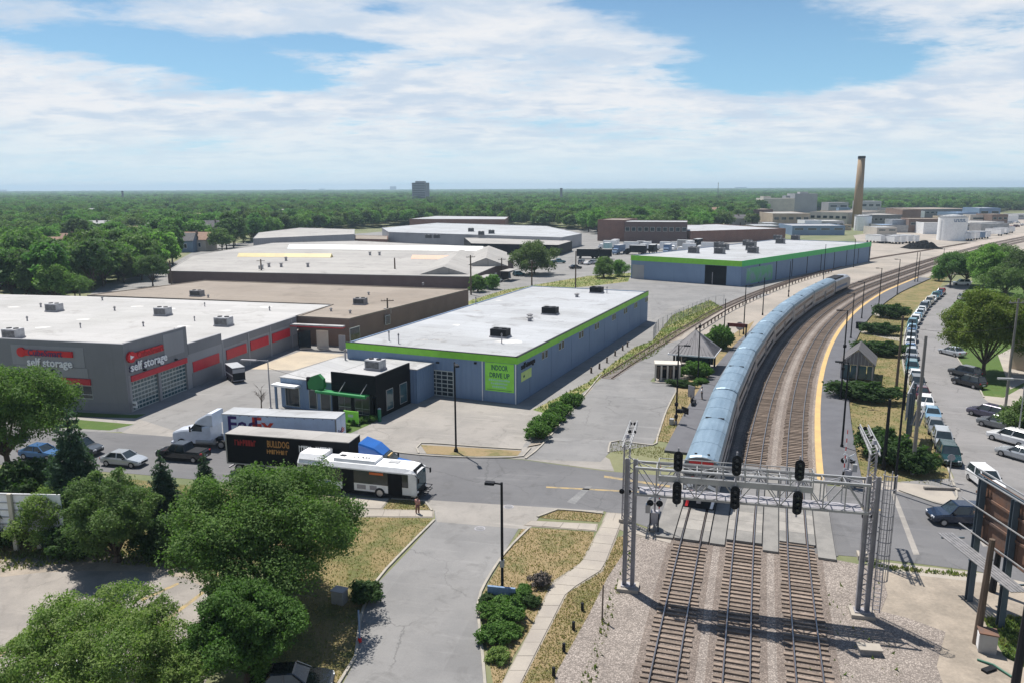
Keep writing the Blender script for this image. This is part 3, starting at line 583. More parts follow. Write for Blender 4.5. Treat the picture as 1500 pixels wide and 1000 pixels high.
# level crossing: concrete panels between and beside the rails
M_panel = mat('crossing_panel', (.175, .17, .17), (.14, .138, .14), scale=.7, fine=6, rough=.9, amt=.12)
M_panel_md = mat('worn_crossing_panel', (.215, .205, .19), (.17, .163, .152), scale=.7, fine=6, rough=.9, amt=.15)
M_panel_lt = mat('pale_crossing_panel', (.28, .262, .238), (.22, .207, .19), scale=.7, fine=6, rough=.9, amt=.12)
cross = sheet('level_crossing', offset([p for p in BC if 57 < p[1] < 75], -7.2) + offset([p for p in BC if 57 < p[1] < 75], 7.0)[::-1], .052, M_road)
for key, off in TRACK_OFF.items():
    line = [p for p in offset(BC, off) if 57 < p[1] < 75.5]
    for s0, s1 in ((-1.35, -.84), (-.64, .64), (.84, 1.35)):
        a = offset(line, s0); c = offset(line, s1)
        for i in range(0, len(line) - 2, 2):
            q = [a[i], c[i], c[i + 2], a[i + 2]]; cx = sum(x for x, _ in q) / 4; cy = sum(y for _, y in q) / 4
            q = [(cx + (x - cx) * .985, cy + (y - cy) * .985) for x, y in q]
            pale = False
            MB().hexa([(x, y, .06) for x, y in q] + [(x, y, .27) for x, y in q]).build('crossing_panel', M_panel_lt if pale or i in (2, 4) else M_panel_md if i < 8 else M_panel, cross)
for s0, s1 in ((-7.0, -5.5), (-2.6, -1.45), (1.45, 2.6), (5.5, 6.8)):
    ribbon('crossing_ramp', [p for p in BC if 56.5 < p[1] < 75.5], s0, s1, .055, M_panel_md, thick=.17, kind=None, parent=cross)

# the yard spur with its row of low posts
SP = resample(spline([(-2.12,74.11),(4.11,90.23),(13.02,110.32),(22.15,129.14),(30.78,145.71),(36.56,156.81),(50.52,182.57),(74.08,219.43),(103.00,258.58),(141.35,305.13),(181.55,343.62),(231.46,393.11)], 2.0), 2.0)
t = thing('railway_track', 'rusty yard spur running past the blue storage warehouses', 'railway track')
SPN = [p for p in SP if p[1] > 112]
for s in (-1, 1): ribbon('rail', SPN, s * .7525 - .05, s * .7525 + .05, .04, M_rail, thick=.16, kind=None, parent=t)
fb = MB(); sp2 = resample(SPN, .9)
for i, p in enumerate(sp2): fb.rbox((p[0], p[1], .04), (2.4, .22, .08), heading(sp2, i) - math.pi / 2)
fb.build('sleeper', M_sleeper, t, kind='stuff')
t = thing('guard_rail', 'low post and rail barrier along the yard spur by the gravel road', 'barrier')
gl_ = resample(offset([p for p in SP if 150 < p[1] < 262], 3.2), 3.2)
for i, p in enumerate(gl_):
    MB().rbox((p[0], p[1], .45), (.22, .22, .9)).build('post', M_wood, t)
b = MB()
for a, c in zip(gl_[:-1], gl_[1:]): b.bar((*a, .85), (*c, .85), .12, .3)
b.build('rail', M_rail, t)
for i, px in enumerate([(12.22,116.34),(13.79,119.09),(15.51,123.45),(17.54,128.68),(19.45,133.17),(20.73,136.14)]):
    t = thing('bollard', 'short wooden post beside the dirt strip, %s of the slanting row' % ('nearest the shrubs', 'second from the shrubs', 'third from the shrubs', 'third from the far end', 'second from the far end', 'at the far end')[i], 'post', px, .1 * i, 'wooden posts along the dirt strip')
    MB().tube([(0, 0, 0), (.02, 0, .9)], [.16, .14], 8).build('post', M_wood, t)
    MB().tube([(.02, 0, .9), (.02, 0, .96)], [.15, .08], 8).build('cap', M_wood_grey, t)
for i, px in enumerate([(4.68,47.77),(3.90,45.46),(3.12,43.06),(2.36,40.62)]):
    t = thing('bollard', ('black post on the gravel edge level with the bush row end', 'second black post down the gravel edge', 'third black post down the gravel edge', 'black post nearest the camera on the gravel edge')[i], 'post', px, .1, 'black posts between footpath and ballast')
    MB().tube([(0, 0, 0), (0, 0, .55)], [.11, .10], 8).build('post', M_dark, t)
    MB().tube([(0, 0, .55), (0, 0, .6)], [.12, .09], 8).build('cap', M_dark, t)
t = thing('marker_post', 'thin brown stake standing alone on the ballast near the gantry foot', 'post', (5.87,46.50))
MB().bar((0, 0, 0), (.03, 0, 2.6), .09).build('stake', M_wood, t)
MB().rbox((.03, 0, 2.45), (.02, .14, .25)).build('plate', M_wood_grey, t)

# platforms
def between(y0, y1): return [p for p in BC if y0 < p[1] < y1]
pr = ribbon('platform', between(72, 245), 6.75, 10.2, .0, M_platform, thick=.26)
ribbon('platform_edge', between(72, 245), 6.1, 6.75, .0, M_yellow, thick=.27, kind=None, parent=pr)
pl_ = ribbon('platform', between(76, 172), -9.2, -6.35, .0, M_platform, thick=.26)
for y in (91.5, 97, 108, 117, 126):
    p = [q for q in BC if q[1] > y][0]; i = BC.index(p); a = heading(BC, i)
    q = offset(BC, -7.75)[i]; MB().rbox((q[0], q[1], .262), (.09, 2.84, .012), a).build('joint', M_dark, pl_)
sheet('platform_end', [(29.31,71.89),(31.63,71.50),(32.34,73.73),(30.30,74.13)], .03, M_conc)
sheet('platform_bed', [(16.16,83.59),(19.61,95.30),(23.04,105.47),(25.01,110.13),(30.13,118.80),(33.75,128.92),(39.28,140.81),(46.12,153.45),(51.87,163.14),(41.51,137.57),(32.93,116.44),(28.02,106.14),(18.98,82.37)], .020, M_grass_dry)
# pale pads in the six foot way
for px in ((1082, 631), (1102, 594), (1105, 563)):
    pass


# ================================================================== BUILDINGS
def inroot(o, root):
    o.parent = root; o.matrix_parent_inverse = Matrix.Translation(-root.location); return o
class Wall:
    """a frame on a wall: s metres along it from the left end as seen from outside, z up, o outwards"""
    def __init__(s, p0, p1):
        s.p = p0; L = math.dist(p0, p1); s.L = L; s.d = ((p1[0] - p0[0]) / L, (p1[1] - p0[1]) / L); s.n = (s.d[1], -s.d[0])
    def pt(s, a, z, o=0.0): return (s.p[0] + s.d[0] * a + s.n[0] * o, s.p[1] + s.d[1] * a + s.n[1] * o, z)
    def box(s, b, a0, a1, z0, z1, o0, o1, mi=0):
        q = [(a0, o1), (a1, o1), (a1, o0), (a0, o0)]
        return b.hexa([s.pt(a, z0, o) for a, o in q] + [s.pt(a, z1, o) for a, o in q], mi)
    def part(s, name, m, root, a0, a1, z0, z1, o0, o1):
        return inroot(s.box(MB(), a0, a1, z0, z1, o0, o1).build(name, m), root)
    def text(s, name, txt, size, m, root, a, z, o=.05, align='LEFT', bold=False, extrude=.03):
        ob = lettering(name, txt, size, m, None, s.pt(a, z, o), (*s.d, 0), (0, 0, 1), align, extrude, bold)
        return inroot(ob, root)
def ccw(p):
    a = sum(p[i][0] * p[(i + 1) % len(p)][1] - p[(i + 1) % len(p)][0] * p[i][1] for i in range(len(p)))
    return list(p) if a > 0 else list(p)[::-1]
def inset(p, d):
    out = []; n = len(p)
    for i in range(n):
        a, b_, c = p[i - 1], p[i], p[(i + 1) % n]
        def nrm(u, v):
            l = math.dist(u, v) or 1; return (-(v[1] - u[1]) / l, (v[0] - u[0]) / l)
        n1, n2 = nrm(a, b_), nrm(b_, c); k_ = 1 + n1[0] * n2[0] + n1[1] * n2[1]
        k_ = max(k_, .25)
        out.append((b_[0] + (n1[0] + n2[0]) * d / k_, b_[1] + (n1[1] + n2[1]) * d / k_))
    return out
def shell(name, label, corners, h, wm, rm, parapet=.3, thick=.25, group=None, cat='building', cope=None, z0=0.0):
    c = ccw(corners); t = thing(name, label, cat, (*c[0], z0), 0, group); n = len(c); ins = inset(c, thick)
    for i in range(n):
        j = (i + 1) % n; b = MB(); q = [c[i], c[j], ins[j], ins[i]]
        b.hexa([(x, y, z0) for x, y in q] + [(x, y, h) for x, y in q])
        inroot(b.build('wall', wm), t)
    b = MB(); b.prism(inset(c, thick - .002), h - parapet - .15, h - parapet); inroot(b.build('roof', rm), t)
    if cope:
        o = inset(c, -.05); i2 = inset(c, thick + .04); b = MB()
        for i in range(n):
            j = (i + 1) % n; q = [o[i], o[j], i2[j], i2[i]]
            b.hexa([(x, y, h - cope[1]) for x, y in q] + [(x, y, h + .05) for x, y in q])
        inroot(b.build('coping', cope[0]), t)
    return t
def rooftop_unit(label, p, z, sx=2.2, sy=1.6, sz=1.2, rz=0.0, m=None, group='rooftop air units'):
    t = thing('rooftop_unit', label, 'air conditioner', (p[0], p[1], z), rz, group); m = m or M_hvac
    MB().box(-sx / 2 - .1, sx / 2 + .1, -sy / 2 - .1, sy / 2 + .1, 0, .22).build('kerb_base', M_galv_dk, t)
    MB().box(-sx / 2, sx / 2, -sy / 2, sy / 2, .22, sz).build('housing', m, t)
    b = MB()
    for i in range(5): b.box(-sx / 2 + .15, sx / 2 - .15, -sy / 2 - .03, -sy / 2, .35 + i * (sz - .5) / 5, .35 + (i + .5) * (sz - .5) / 5)
    b.build('louvre', M_dark, t)
    for s in (-1, 1): MB().tube([(s * sx / 4, 0, sz), (s * sx / 4, 0, sz + .12)], min(sx, sy) / 4.5, 10).build('fan', M_dark, t)
    return t
def vent(label, p, z, r=.25, h=.9, group='roof vents'):
    t = thing('roof_vent', label, 'roof vent', (p[0], p[1], z), 0, group)
    MB().tube([(0, 0, 0), (0, 0, h)], r * .6, 8).build('pipe', M_galv_dk, t)
    MB().tube([(0, 0, h), (0, 0, h + .12), (0, 0, h + .3)], [r, r, r * .3], 8).build('cap', M_hvac, t)

# --- the blue storage warehouse with its green band
F = ((-23.81,109.36),(0.60,98.80)); Q = ((0.60,98.80),(29.02,163.86))
FL, FR, BR = F[0], F[1], Q[1]; BL = (FL[0] + BR[0] - FR[0], FL[1] + BR[1] - FR[1])
bt = shell('storage_warehouse', 'long blue storage warehouse with white flat roof and bright green eaves band beside the driveway', [FL, FR, BR, BL], 6.3, M_blue, M_white, .12)
wf, wr = Wall(*F), Wall(*Q)
for a in (wf, wr):
    a.part('green_band', M_green, bt, -.12, a.L + (.12 if a is wr else .12), 5.46, 6.36, .004 if a is wr else .006, .14 if a is wr else .137)
    a.part('dark_coping', M_dark, bt, -.16, a.L + .15, 6.365, 6.43, -.2, .17 if a is wr else .166)
seams = [0.0] + [s for s, z in [(4.38,1.47),(12.61,1.26),(21.66,1.00),(30.66,0.87),(39.32,0.66),(47.83,0.37),(56.35,0.37),(64.86,0.22)]] + [wr.L]
for a0, a1 in zip(seams[:-1], seams[1:]):
    wr.part('wall_panel', M_blue, bt, a0 + .06, a1 - .06, .02, 5.45, .0, .07)
for a0, a1 in ((.05, 17.0), (17.06, 21.55), (21.75, 26.45)):
    if a1 < 17.05:
        wf.part('wall_panel', M_blue2, bt, a0, 12.6, .02, 5.45, 0, .06); wf.part('wall_panel', M_blue2, bt, 12.6, 17.4, 3.72, 5.45, 0, .058)
    else: wf.part('wall_panel', M_blue2, bt, max(a0, 17.42), a1, .02, 5.45, 0, .06)
for a in (21.65, 26.5): wf.part('downspout', M_whitep, bt, a - .05, a + .05, .05, 5.45, .07, .17)
for s, z in [(10.05,5.07),(17.02,5.07),(26.36,5.11),(34.79,5.09),(45.19,5.06),(53.15,5.06),(60.84,5.20),(69.91,5.14)]:
    for e in (-.75, .55):
        fr = wr.part('window', M_frame, bt, s + e - .5, s + e + .5, 4.2, 5.35, .07, .10); wr.part('pane', M_glass, fr, s + e - .42, s + e + .42, 4.28, 5.27, .101, .112)
fr = wf.part('overhead_door', M_frame, bt, 12.75, 17.25, .02, 3.65, .0, .04)
b = MB()
for i in range(5):
    for j in range(6): wf.box(b, 12.85 + i * .88, 13.60 + i * .88, .15 + j * .58, .60 + j * .58, .04, .05)
b.v = [tuple(Vector(v)) for v in b.v]
ob = b.build('door_panes', M_glass); ob.parent = fr
wf.part('wall_lamp', M_dark, bt, 14.7, 15.1, 4.6, 4.8, .06, .3); wf.part('wall_lamp', M_dark, bt, 20.5, 20.8, 5.0, 5.25, .06, .3)
sg = wf.part('banner_sign', M_lime, bt, 22.05, 26.25, 1.55, 5.40, .062, .11)
for txt, z, sz in (('INDOOR', 4.42, .98), ('DRIVE UP', 3.42, .92)):
    o = wf.text('lettering', txt, sz, M_navy if 0 else mat('banner_ink', (.02, .10, .09)) if 'banner_ink' not in MATS else MATS['banner_ink'], bt, 24.15, z, .115, 'CENTER', True, .01)
    wf_l = o.data.vertices; w_ = max(v.co.x for v in wf_l) - min(v.co.x for v in wf_l); o.matrix_basis = o.matrix_basis @ Matrix.Scale(min(1, (2.4 if txt == 'INDOOR' else 2.9) / w_), 4, (1, 0, 0))
M_pale_ink = paint('pale_ink', (.34, .62, .45), .6)
b = MB(); rnd = random.Random(3)
for z, n_, x0, x1 in ((2.95, 11, 22.6, 25.7), (2.5, 9, 22.9, 25.4), (2.05, 8, 23.1, 25.2)):
    for i in range(n_):
        a = x0 + (x1 - x0) * i / n_; wf.box(b, a, a + (x1 - x0) / n_ * rnd.uniform(.55, .8), z, z + rnd.uniform(.2, .3), .112, .12)
inroot(b.build('small_print', M_pale_ink), bt); wf.part('banner_rule', MATS['banner_ink'], bt, 22.35, 25.9, 1.72, 1.78, .112, .12)
wr.text('lettering', 'self storage', 1.05, M_dark, bt, 1.3, 4.45, .10, 'LEFT', True, .08)
sg = wr.part('small_sign', paint('pale_lime', (.46, .60, .20)), bt, 1.3, 4.9, 2.75, 4.0, .072, .11); wr.part('sign_mark', MATS['banner_ink'], bt, 2.0, 2.5, 3.2, 3.5, .112, .12)
for p, i in (((6.77,135.00), 0), ((-1.74,114.00), 1), ((17.99,162.89), 2)):
    rooftop_unit(('dark air unit in the middle of the warehouse roof with the green band', 'dark air unit nearest the street on the roof with the green band', 'dark air unit at the far end of the roof with the green band')[i], p, 6.18, 2.6, 1.8, 1.25, R(-23), M_dark)
for i, p in enumerate([(3.06,130.69), (2.99,127.91), (13.28,156.72)]):
    vent(('squat dark vent left of the middle air unit on the blue warehouse', 'flat pale vent curb left of the middle air unit on the blue warehouse', 'dark roof cowl before the far air unit on the blue warehouse')[i], p, 6.18, .55, .5)
for i, p in enumerate([(-1.47,108.78), (-16.30,109.08), (-17.99,111.15), (-6.91,146.85), (20.03,161.74)]):
    vent(('thin vent pipe in front of the near air unit', 'vent pipe at the left front of the white blue-warehouse roof', 'leftmost small vent pipe on the blue warehouse roof', 'small vent pipe on the back left of the blue warehouse roof', 'tall thin vent pipe at the far end of the blue warehouse roof')[i], p, 6.18, .14, 1.2)
M_stain = mat('roof_stain', (.50, .48, .45), (.66, .64, .61), scale=.6, fine=3, amt=.2)
M_patch = mat('roof_patch', (.20, .20, .20), (.33, .32, .31), scale=1.2, fine=5, amt=.2)
rnd = random.Random(11)
for k_, p in enumerate([(-0.50,110.28),(-6.19,139.23),(-2.68,152.26),(-11.08,112.05),(-13.10,112.10),(-9.94,110.47),(-9.12,124.23),(5.59,155.93),(1.44,158.08),(6.52,145.60)]):
    q = [(p[0] + math.cos(t) * r_, p[1] + math.sin(t) * r_ * .5) for t, r_ in ((i * .62, rnd.uniform(.5, 1.5) * (2.0 if k_ == 0 else 1)) for i in range(10))]
    o = sheet('roof_stain', q, 6.184, M_stain if k_ in (0, 2, 6) else M_patch, None); inroot(o, bt)

# --- low office annexe in front of it, half blue, half black
OC, RZ = ((-16.80,92.22),(-10.44,106.91))[0], R(-23.4)
ot = thing('office_annexe', 'low office annexe in front of the blue warehouse, left half blue and right half black', 'building', OC, RZ)
def ob_(name, m, x0, x1, y0, y1, z0, z1, par=ot): return MB().box(x0, x1, y0, y1, z0, z1).build(name, m, par)
ob_('blue_wall', M_blue2, -14.9, -6.62, .3, 12.85, 0, 3.9); ob_('roof', M_roof_grey, -15.0, -6.62, .2, 12.85, 3.905, 4.02)
ob_('black_wall', M_black, -6.6, 0, 0, .22, 2.9, 5.5); ob_('black_wall', M_black, -6.6, 0, 0, .2, 0, .35)
ob_('black_wall', M_black, -.22, 0, .222, 8.2, 0, 5.495); ob_('black_wall', M_black, -6.6, -6.38, .222, 8.2, 3.0, 5.0); ob_('black_wall', M_black, -6.378, -.222, 7.98, 8.2, 3.0, 5.0)
ob_('roof', M_roof_grey, -6.376, -.224, .224, 7.978, 4.95, 5.06)
ob_('rear_wall', M_blue, -6.6, 1.0, 8.21, 12.85, 0, 4.55); ob_('roof', M_roof_grey, -6.65, 1.08, 8.21, 12.85, 4.555, 4.66)
for x in (-6.6, -3.75, -1.0): ob_('pier', M_black, x, x + (.5 if x > -6 else .9), .0, .21, .352, 2.9)
for x0, x1 in ((-5.7, -3.77), (-3.25, -1.02)):
    fr = ob_('shop_window', M_frame, x0, x1, .08, .12, .36, 2.88)
    for i in range(2):
        for z0, z1 in ((.42, 1.1), (1.16, 2.8)):
            ww = (x1 - x0 - .18) / 2; ob_('pane', M_glass, x0 + .06 + i * (ww + .06), x0 + .06 + i * (ww + .06) + ww, .05, .079, z0, z1, fr)
for y0, y1 in ((2.3, 3.9), (5.5, 7.3)):
    fr = ob_('side_window', M_galv, .0, .03, y0, y1, .5, 3.2); ob_('pane', M_tint, .031, .05, y0 + .1, y1 - .1, .6, 3.1, fr)
for x0, x1 in ((-14.2, -11.9), (-10.4, -9.1), (-8.6, -7.0)):
    fr = ob_('left_window', M_frame, x0, x1, .24, .299, .2, 2.8); ob_('pane', M_glass, x0 + .1, x1 - .1, .21, .239, .3, 2.7, fr)
ob_('white_canopy', M_whitep, -15.4, -11.6, -1.0, .2, 3.0, 3.25); ob_('canopy_post', M_blue2, -15.0, -14.75, -.85, -.6, 0, 3.0)
paint('canopy_green', (.02, .24, .065), .5)
cn = MB().tube([(-8.2, -1.1, 3.05), (-.8, -1.1, 3.05)], .22, 10).build('green_canopy', MATS['canopy_green'], ot)
MB().box(-8.1, -.9, -1.1, -.02, 2.98, 3.1).build('canopy_deck', MATS['canopy_green'], cn)
for x in (-4.8, -1.6): MB().bar((x, -1.0, 3.2), (x + .35, -.02, 4.4), .07).build('canopy_rod', M_galv, ot)
b = MB(); b.loft([[(-9.6 + x, -.75 + y, z) for x, z in ((0, 3.2), (1.9, 2.95), (2.4, 3.6), (2.3, 4.6), (1.6, 5.2), (.5, 4.8), (-.1, 4.0))] for y in (0, .5)]); b.build('green_fin_sign', paint('mid_green', (.025, .18, .05), .6), ot)
ob_('fin_sign_edge', M_black, -10.0, -9.55, -.6, -.2, 3.0, 4.6)
t = rooftop_unit('pale air unit on the roof of the office annexe', (-17.76,97.94), 5.06, 2.3, 1.5, 1.3, RZ, M_hvac_lt)
vent('tall dark vent pipe on the left office roof', (-23.89,108.27), 4.02, .2, 1.3)
t = thing('green_post', 'round green post standing at the corner of the office lawn', 'post', (-16.80,92.22)); b = MB().tube([(.5, -.8, 0), (.5, -.8, 1.6)], .22, 12).build('shaft', paint('deep_green', (.01, .14, .075)), t); MB().tube([(.5, -.8, 1.6), (.5, -.8, 1.72)], [.24, .12], 12).build('cap', M_galv, t)
t = thing('lawn_sign', 'square lime green sign board standing on the office lawn', 'sign', (-19.48,90.00), R(-20)); MB().box(-1.0, 1.0, -.05, .05, .25, 1.75).build('board', M_lime, t)
for s in (-.9, .9): MB().box(s - .05, s + .05, .052, .15, 0, 1.8).build('post', M_galv, t)
MB().box(-.4, .3, -.07, -.051, 1.0, 1.35).build('sign_mark', paint('pale_grey_ink', (.5, .6, .5)), t)

# --- grey self storage building with red signs
K0 = ((-48.95,95.34),(-39.37,137.16))[0]; CR = R(-12.9)
ct = thing('self_storage_building', 'wide grey block self storage building with red and white signs and white roof', 'building', K0, CR)
def cb(name, m, x0, x1, y0, y1, z0, z1, par=ct): return MB().box(x0, x1, y0, y1, z0, z1).build(name, m, par)
cb('front_wall', M_grey, -70, -.01, 0, .4, 0, 9.0); cb('front_return', M_grey, -.4, 0, .402, 12.7, 4.8, 9.05)
cb('plinth', M_grey, -70, .0, -.06, -.002, 0, 1.1)
cb('lintel', M_grey_lt, -.4, .01, .41, 12.7, 4.72, 4.8)
for y0, y1 in ((.41, .85), (6.05, 6.55), (12.1, 12.7)): cb('pier', M_grey_lt, -.4, .012, y0, y1, 0, 4.719)
cb('red_band', M_red, -.05, .16, .8, 12.2, 3.95, 4.7)
for y0, y1 in ((.86, 6.04), (6.56, 12.09)):
    d_ = cb('overhead_door', M_frame, -.35, -.25, y0, y1, 0, 3.94)
    b = MB(); nx = 8
    for i in range(nx):
        for j in range(7):
            ww = (y1 - y0) / nx; b.box(-.249, -.235, y0 + i * ww + .06, y0 + (i + 1) * ww - .06, .14 + j * .54, .14 + j * .54 + .36)
    b.build('door_panes', M_tint, d_)
cb('side_wall', M_grey_lt, -.4, 0, 12.71, 20.9, 0, 6.55); cb('side_wall', M_grey_lt, -.4, -.05, 20.91, 44.3, 0, 5.4)
cb('wall_base', M_grey, .001, .04, 13.2, 20.4, 0, 2.2); cb('wall_base', M_grey, -.049, -.01, 21.6, 44, 0, 2.2)
for y0, y1 in ((13.5, 19.9), (21.9, 27.4), (28.7, 34.2), (35.5, 41.5)): cb('red_panel', M_red, -.04, .09, y0, y1, 2.25, 3.75)
for y in (20.9, 28.05, 34.85, 42.1): cb('pilaster', M_grey_lt, -.049, .05, y - .35 + .36, y + .35, 0, 5.2)
cb('band_course', M_grey, .001, .05, 12.75, 20.85, 5.0, 6.5); cb('band_course', M_grey, -.049, -.02, 21.3, 44.2, 4.2, 5.35)
rp = ccw([(-135.81,175.85),(-114.39,171.72),(-92.42,167.73),(-36.38,153.58),(-39.78,140.49)] + [tuple((Matrix.Rotation(CR, 3, 'Z') @ Vector((x, y, 0)) + Vector((*K0, 0)))[:2]) for x, y in ((-.42, 20), (-.42, .42), (-69, .42))])
b = MB().prism(rp, 4.9, 5.2); o = b.build('roof', M_white_cube); o.parent = ct; o.matrix_parent_inverse = (Matrix.Translation((*K0, 0)) @ Matrix.Rotation(CR, 4, 'Z')).inverted()
wn = cb('shop_window', M_frame, -13.6, -5.2, -.06, -.001, 1.6, 3.4)
for i in range(6): cb('pane', M_glass, -13.5 + i * 1.39, -13.5 + i * 1.39 + 1.3, -.08, -.061, 1.7 + .5 * (i % 2) * 0, 3.3, wn)
cb('window_bar', M_frame, -13.6, -5.2, -.10, -.081, 2.15, 2.23, wn)
cb('red_band', M_red, -16.0, -5.3, -.2, -.001, 3.45, 4.25); cb('light_band', M_grey_lt, -16.5, -5.6, -.05, -.001, 4.3, 5.6)
cb('sign_panel', M_grey_lt, -17.0, -5.9, -.045, -.001, 5.7, 8.3)
cb('sign_backing', M_redsign, -15.2, -7.5, -.3, -.05, 7.0, 7.75); MB().tube([(-15.3, -.05, 7.4), (-15.3, -.32, 7.4)], .62, 16).build('sign_disc', M_redsign, ct)
lettering('lettering', 'CubeSmart', 1.15, M_navy, ct, (-14.2, -.31, 7.02), (1, 0, 0), (0, 0, 1), extrude=.015, bold=True)
for dx, mm, dy in ((-.07, M_navy, -.05), (0, M_whitep, -.16)): lettering('lettering', 'self storage', 1.5, mm, ct, (-14.6 + dx, dy, 5.65 + dx), (1, 0, 0), (0, 0, 1), extrude=.06, bold=True)
cb('sign_panel', M_grey_lt, .001, .045, 7.6, 11.9, 5.6, 8.7)
cb('sign_backing', M_redsign, .001, .30, 1.3, 7.2, 6.75, 7.55); MB().tube([(.01, 1.05, 7.15), (.33, 1.05, 7.15)], .72, 16).build('sign_disc', M_redsign, ct)
lettering('lettering', 'CubeSmart', 1.15, paint('sign_red_dark', (.33, .01, .015)), ct, (.31, 2.0, 6.8), (0, 1, 0), (0, 0, 1), extrude=.015, bold=True)
for par_ in (ct,):
    b = MB(); b.poly([(.345, .75, 6.85), (.345, 1.45, 7.15), (.345, .75, 7.45)]); b.build('disc_mark', M_whitep, ct)
for dx, mm, dy in ((-.08, M_navy, .05), (0, M_whitep, .18)): lettering('lettering', 'self storage', 1.55, mm, ct, (dy, .75 + dx, 5.3 + dx), (0, 1, 0), (0, 0, 1), extrude=.06, bold=True)
for y in (3.2, 9.6): cb('door_lamp', M_dark, .01, .3, y, y + .35, 4.85, 5.05)
cb('wall_lamp', M_dark, -11, -10.6, -.3, -.05, 5.0, 5.3)
t = thing('yard_sign', 'small white notice on a stake at the corner of the grey storage building', 'sign', (-48.72,95.96), R(-20)); MB().box(-.7, .7, -.03, .03, .6, 1.45).build('board', M_whitep, t); MB().bar((-.5, .06, 0), (-.5, .06, .7), .06).build('stake', M_wood, t)
b = MB(); rnd = random.Random(5)
for i in range(6): b.box(-.55 + i * .18, -.44 + i * .18, -.045, -.031, .9, 1.15)
b.build('lettering', M_dark, t)
for i, (p, l) in enumerate((((-87.80,146.88), 'grey roof unit on the left of the white self storage roof'), ((-64.54,141.41), 'grey roof unit in the middle of the white self storage roof'), ((-49.20,130.17), 'grey roof unit nearest the red wall panels on the self storage roof'), ((-78.52,119.72), 'grey roof unit behind the front parapet at the left of the self storage roof'))):
    rooftop_unit(l, p, 5.2, 2.6, 1.8, 1.5, CR, M_hvac_lt)

for i, p in enumerate([(-72.90,128.73),(-86.31,135.92),(-76.54,147.43),(-56.23,135.20),(-62.79,129.82),(-86.26,161.60),(-61.06,152.29),(-46.44,146.65),(-93.63,152.25),(-54.66,123.30)]):
    vent('small pipe vent on the white self storage roof, %s' % ('front left', 'left of the front left one', 'between the two middle units', 'right of the middle unit', 'front middle', 'back left', 'back middle', 'back right', 'far left', 'behind the red disc sign')[i], p, 5.2, .16 + .05 * (i % 3), .55)
rnd = random.Random(12)
for p in [(-77.26,137.16),(-74.82,152.65),(-55.03,146.87),(-79.68,128.88),(-55.75,129.65),(-48.46,151.05),(-66.76,149.76),(-99.15,152.40)]:
    o = sheet('roof_patch', [(p[0] + math.cos(t_) * r_ * 1.6, p[1] + math.sin(t_) * r_ * .8) for t_, r_ in ((j * .7, rnd.uniform(.5, 1.2)) for j in range(9))], 5.205, M_stain, None); o.parent = ct; o.matrix_parent_inverse = (Matrix.Translation((*K0, 0)) @ Matrix.Rotation(CR, 4, 'Z')).inverted()

# --- brown brick building behind it
br = shell('brick_warehouse', 'low brown brick warehouse with flat tan roof behind the red wall panels', [(-29.34,137.34),(-10.06,177.95),(-78.80,197.88),(-94.24,170.53),(-36.45,155.05),(-39.44,140.62)], 5.1, M_brick, M_roof_tan, .1, cope=(M_roof_tan, .2))
BF, BR_ = ((-39.34,137.34),(-29.40,134.80)), ((-29.40,134.80),(-10.36,182.03))
wb, ws = Wall(*BF), Wall(BF[1], BR_[1])
wb2 = Wall((BF[0][0], BF[0][1]), (BF[1][0], BF[1][1]))
wb2.part('canopy', M_roof_grey, br, -.3, wb2.L, 4.15, 4.4, .25, 1.3); wb2.part('red_trim', M_red, br, -.3, wb2.L, 3.95, 4.14, .25, 1.3)
for s0, s1, z1, m_ in ((1.0, 3.4, 3.2, M_glass), (4.6, 6.9, 3.3, M_cream), (8.9, 10.2, 2.6, M_greywall)):
    wb2.part('bay_door', m_, br, s0, s1, .05, z1, .26, .34)
for s0, s1, z0, z1, m_ in ((1, 4.2, 1.2, 3.6, M_glass), (13.2, 15, 2.2, 4.0, M_glass), (19.8, 21.8, 2.2, 4.0, M_glass), (22.6, 24.4, 2.2, 4.0, M_glass), (31, 33.6, .3, 3.8, M_greywall), (34, 38.6, .3, 3.8, M_greywall), (42, 46.5, 1.8, 4, M_glass)):
    fr = ws.part('window' if m_ is M_glass else 'bay_door', M_frame if m_ is M_glass else m_, br, s0, s1, z0, z1, .03, .12)
    if m_ is M_glass: ws.part('pane', M_glass, fr, s0 + .12, s1 - .12, z0 + .12, z1 - .12, .121, .14)
rooftop_unit('dark air unit on the tan brick warehouse roof', (-30.75,155.57), 5.0, 2.4, 1.8, 1.3, CR, M_hvac)
rooftop_unit('grey air unit far left on the tan brick warehouse roof', (-69.18,168.86), 5.0, 2.6, 1.7, 1.3, CR, M_hvac)
for i, p in enumerate([(-34.70,146.78),(-30.50,144.19),(-65.90,166.60),(-31.69,169.97),(-21.49,186.84)]): vent('small vent on the tan roof, %s' % ('left of the dark air unit', 'nearest its front right corner', 'beside the far left unit', 'behind the dark air unit', 'at the far right end')[i], p, 5.0, .3, .4)

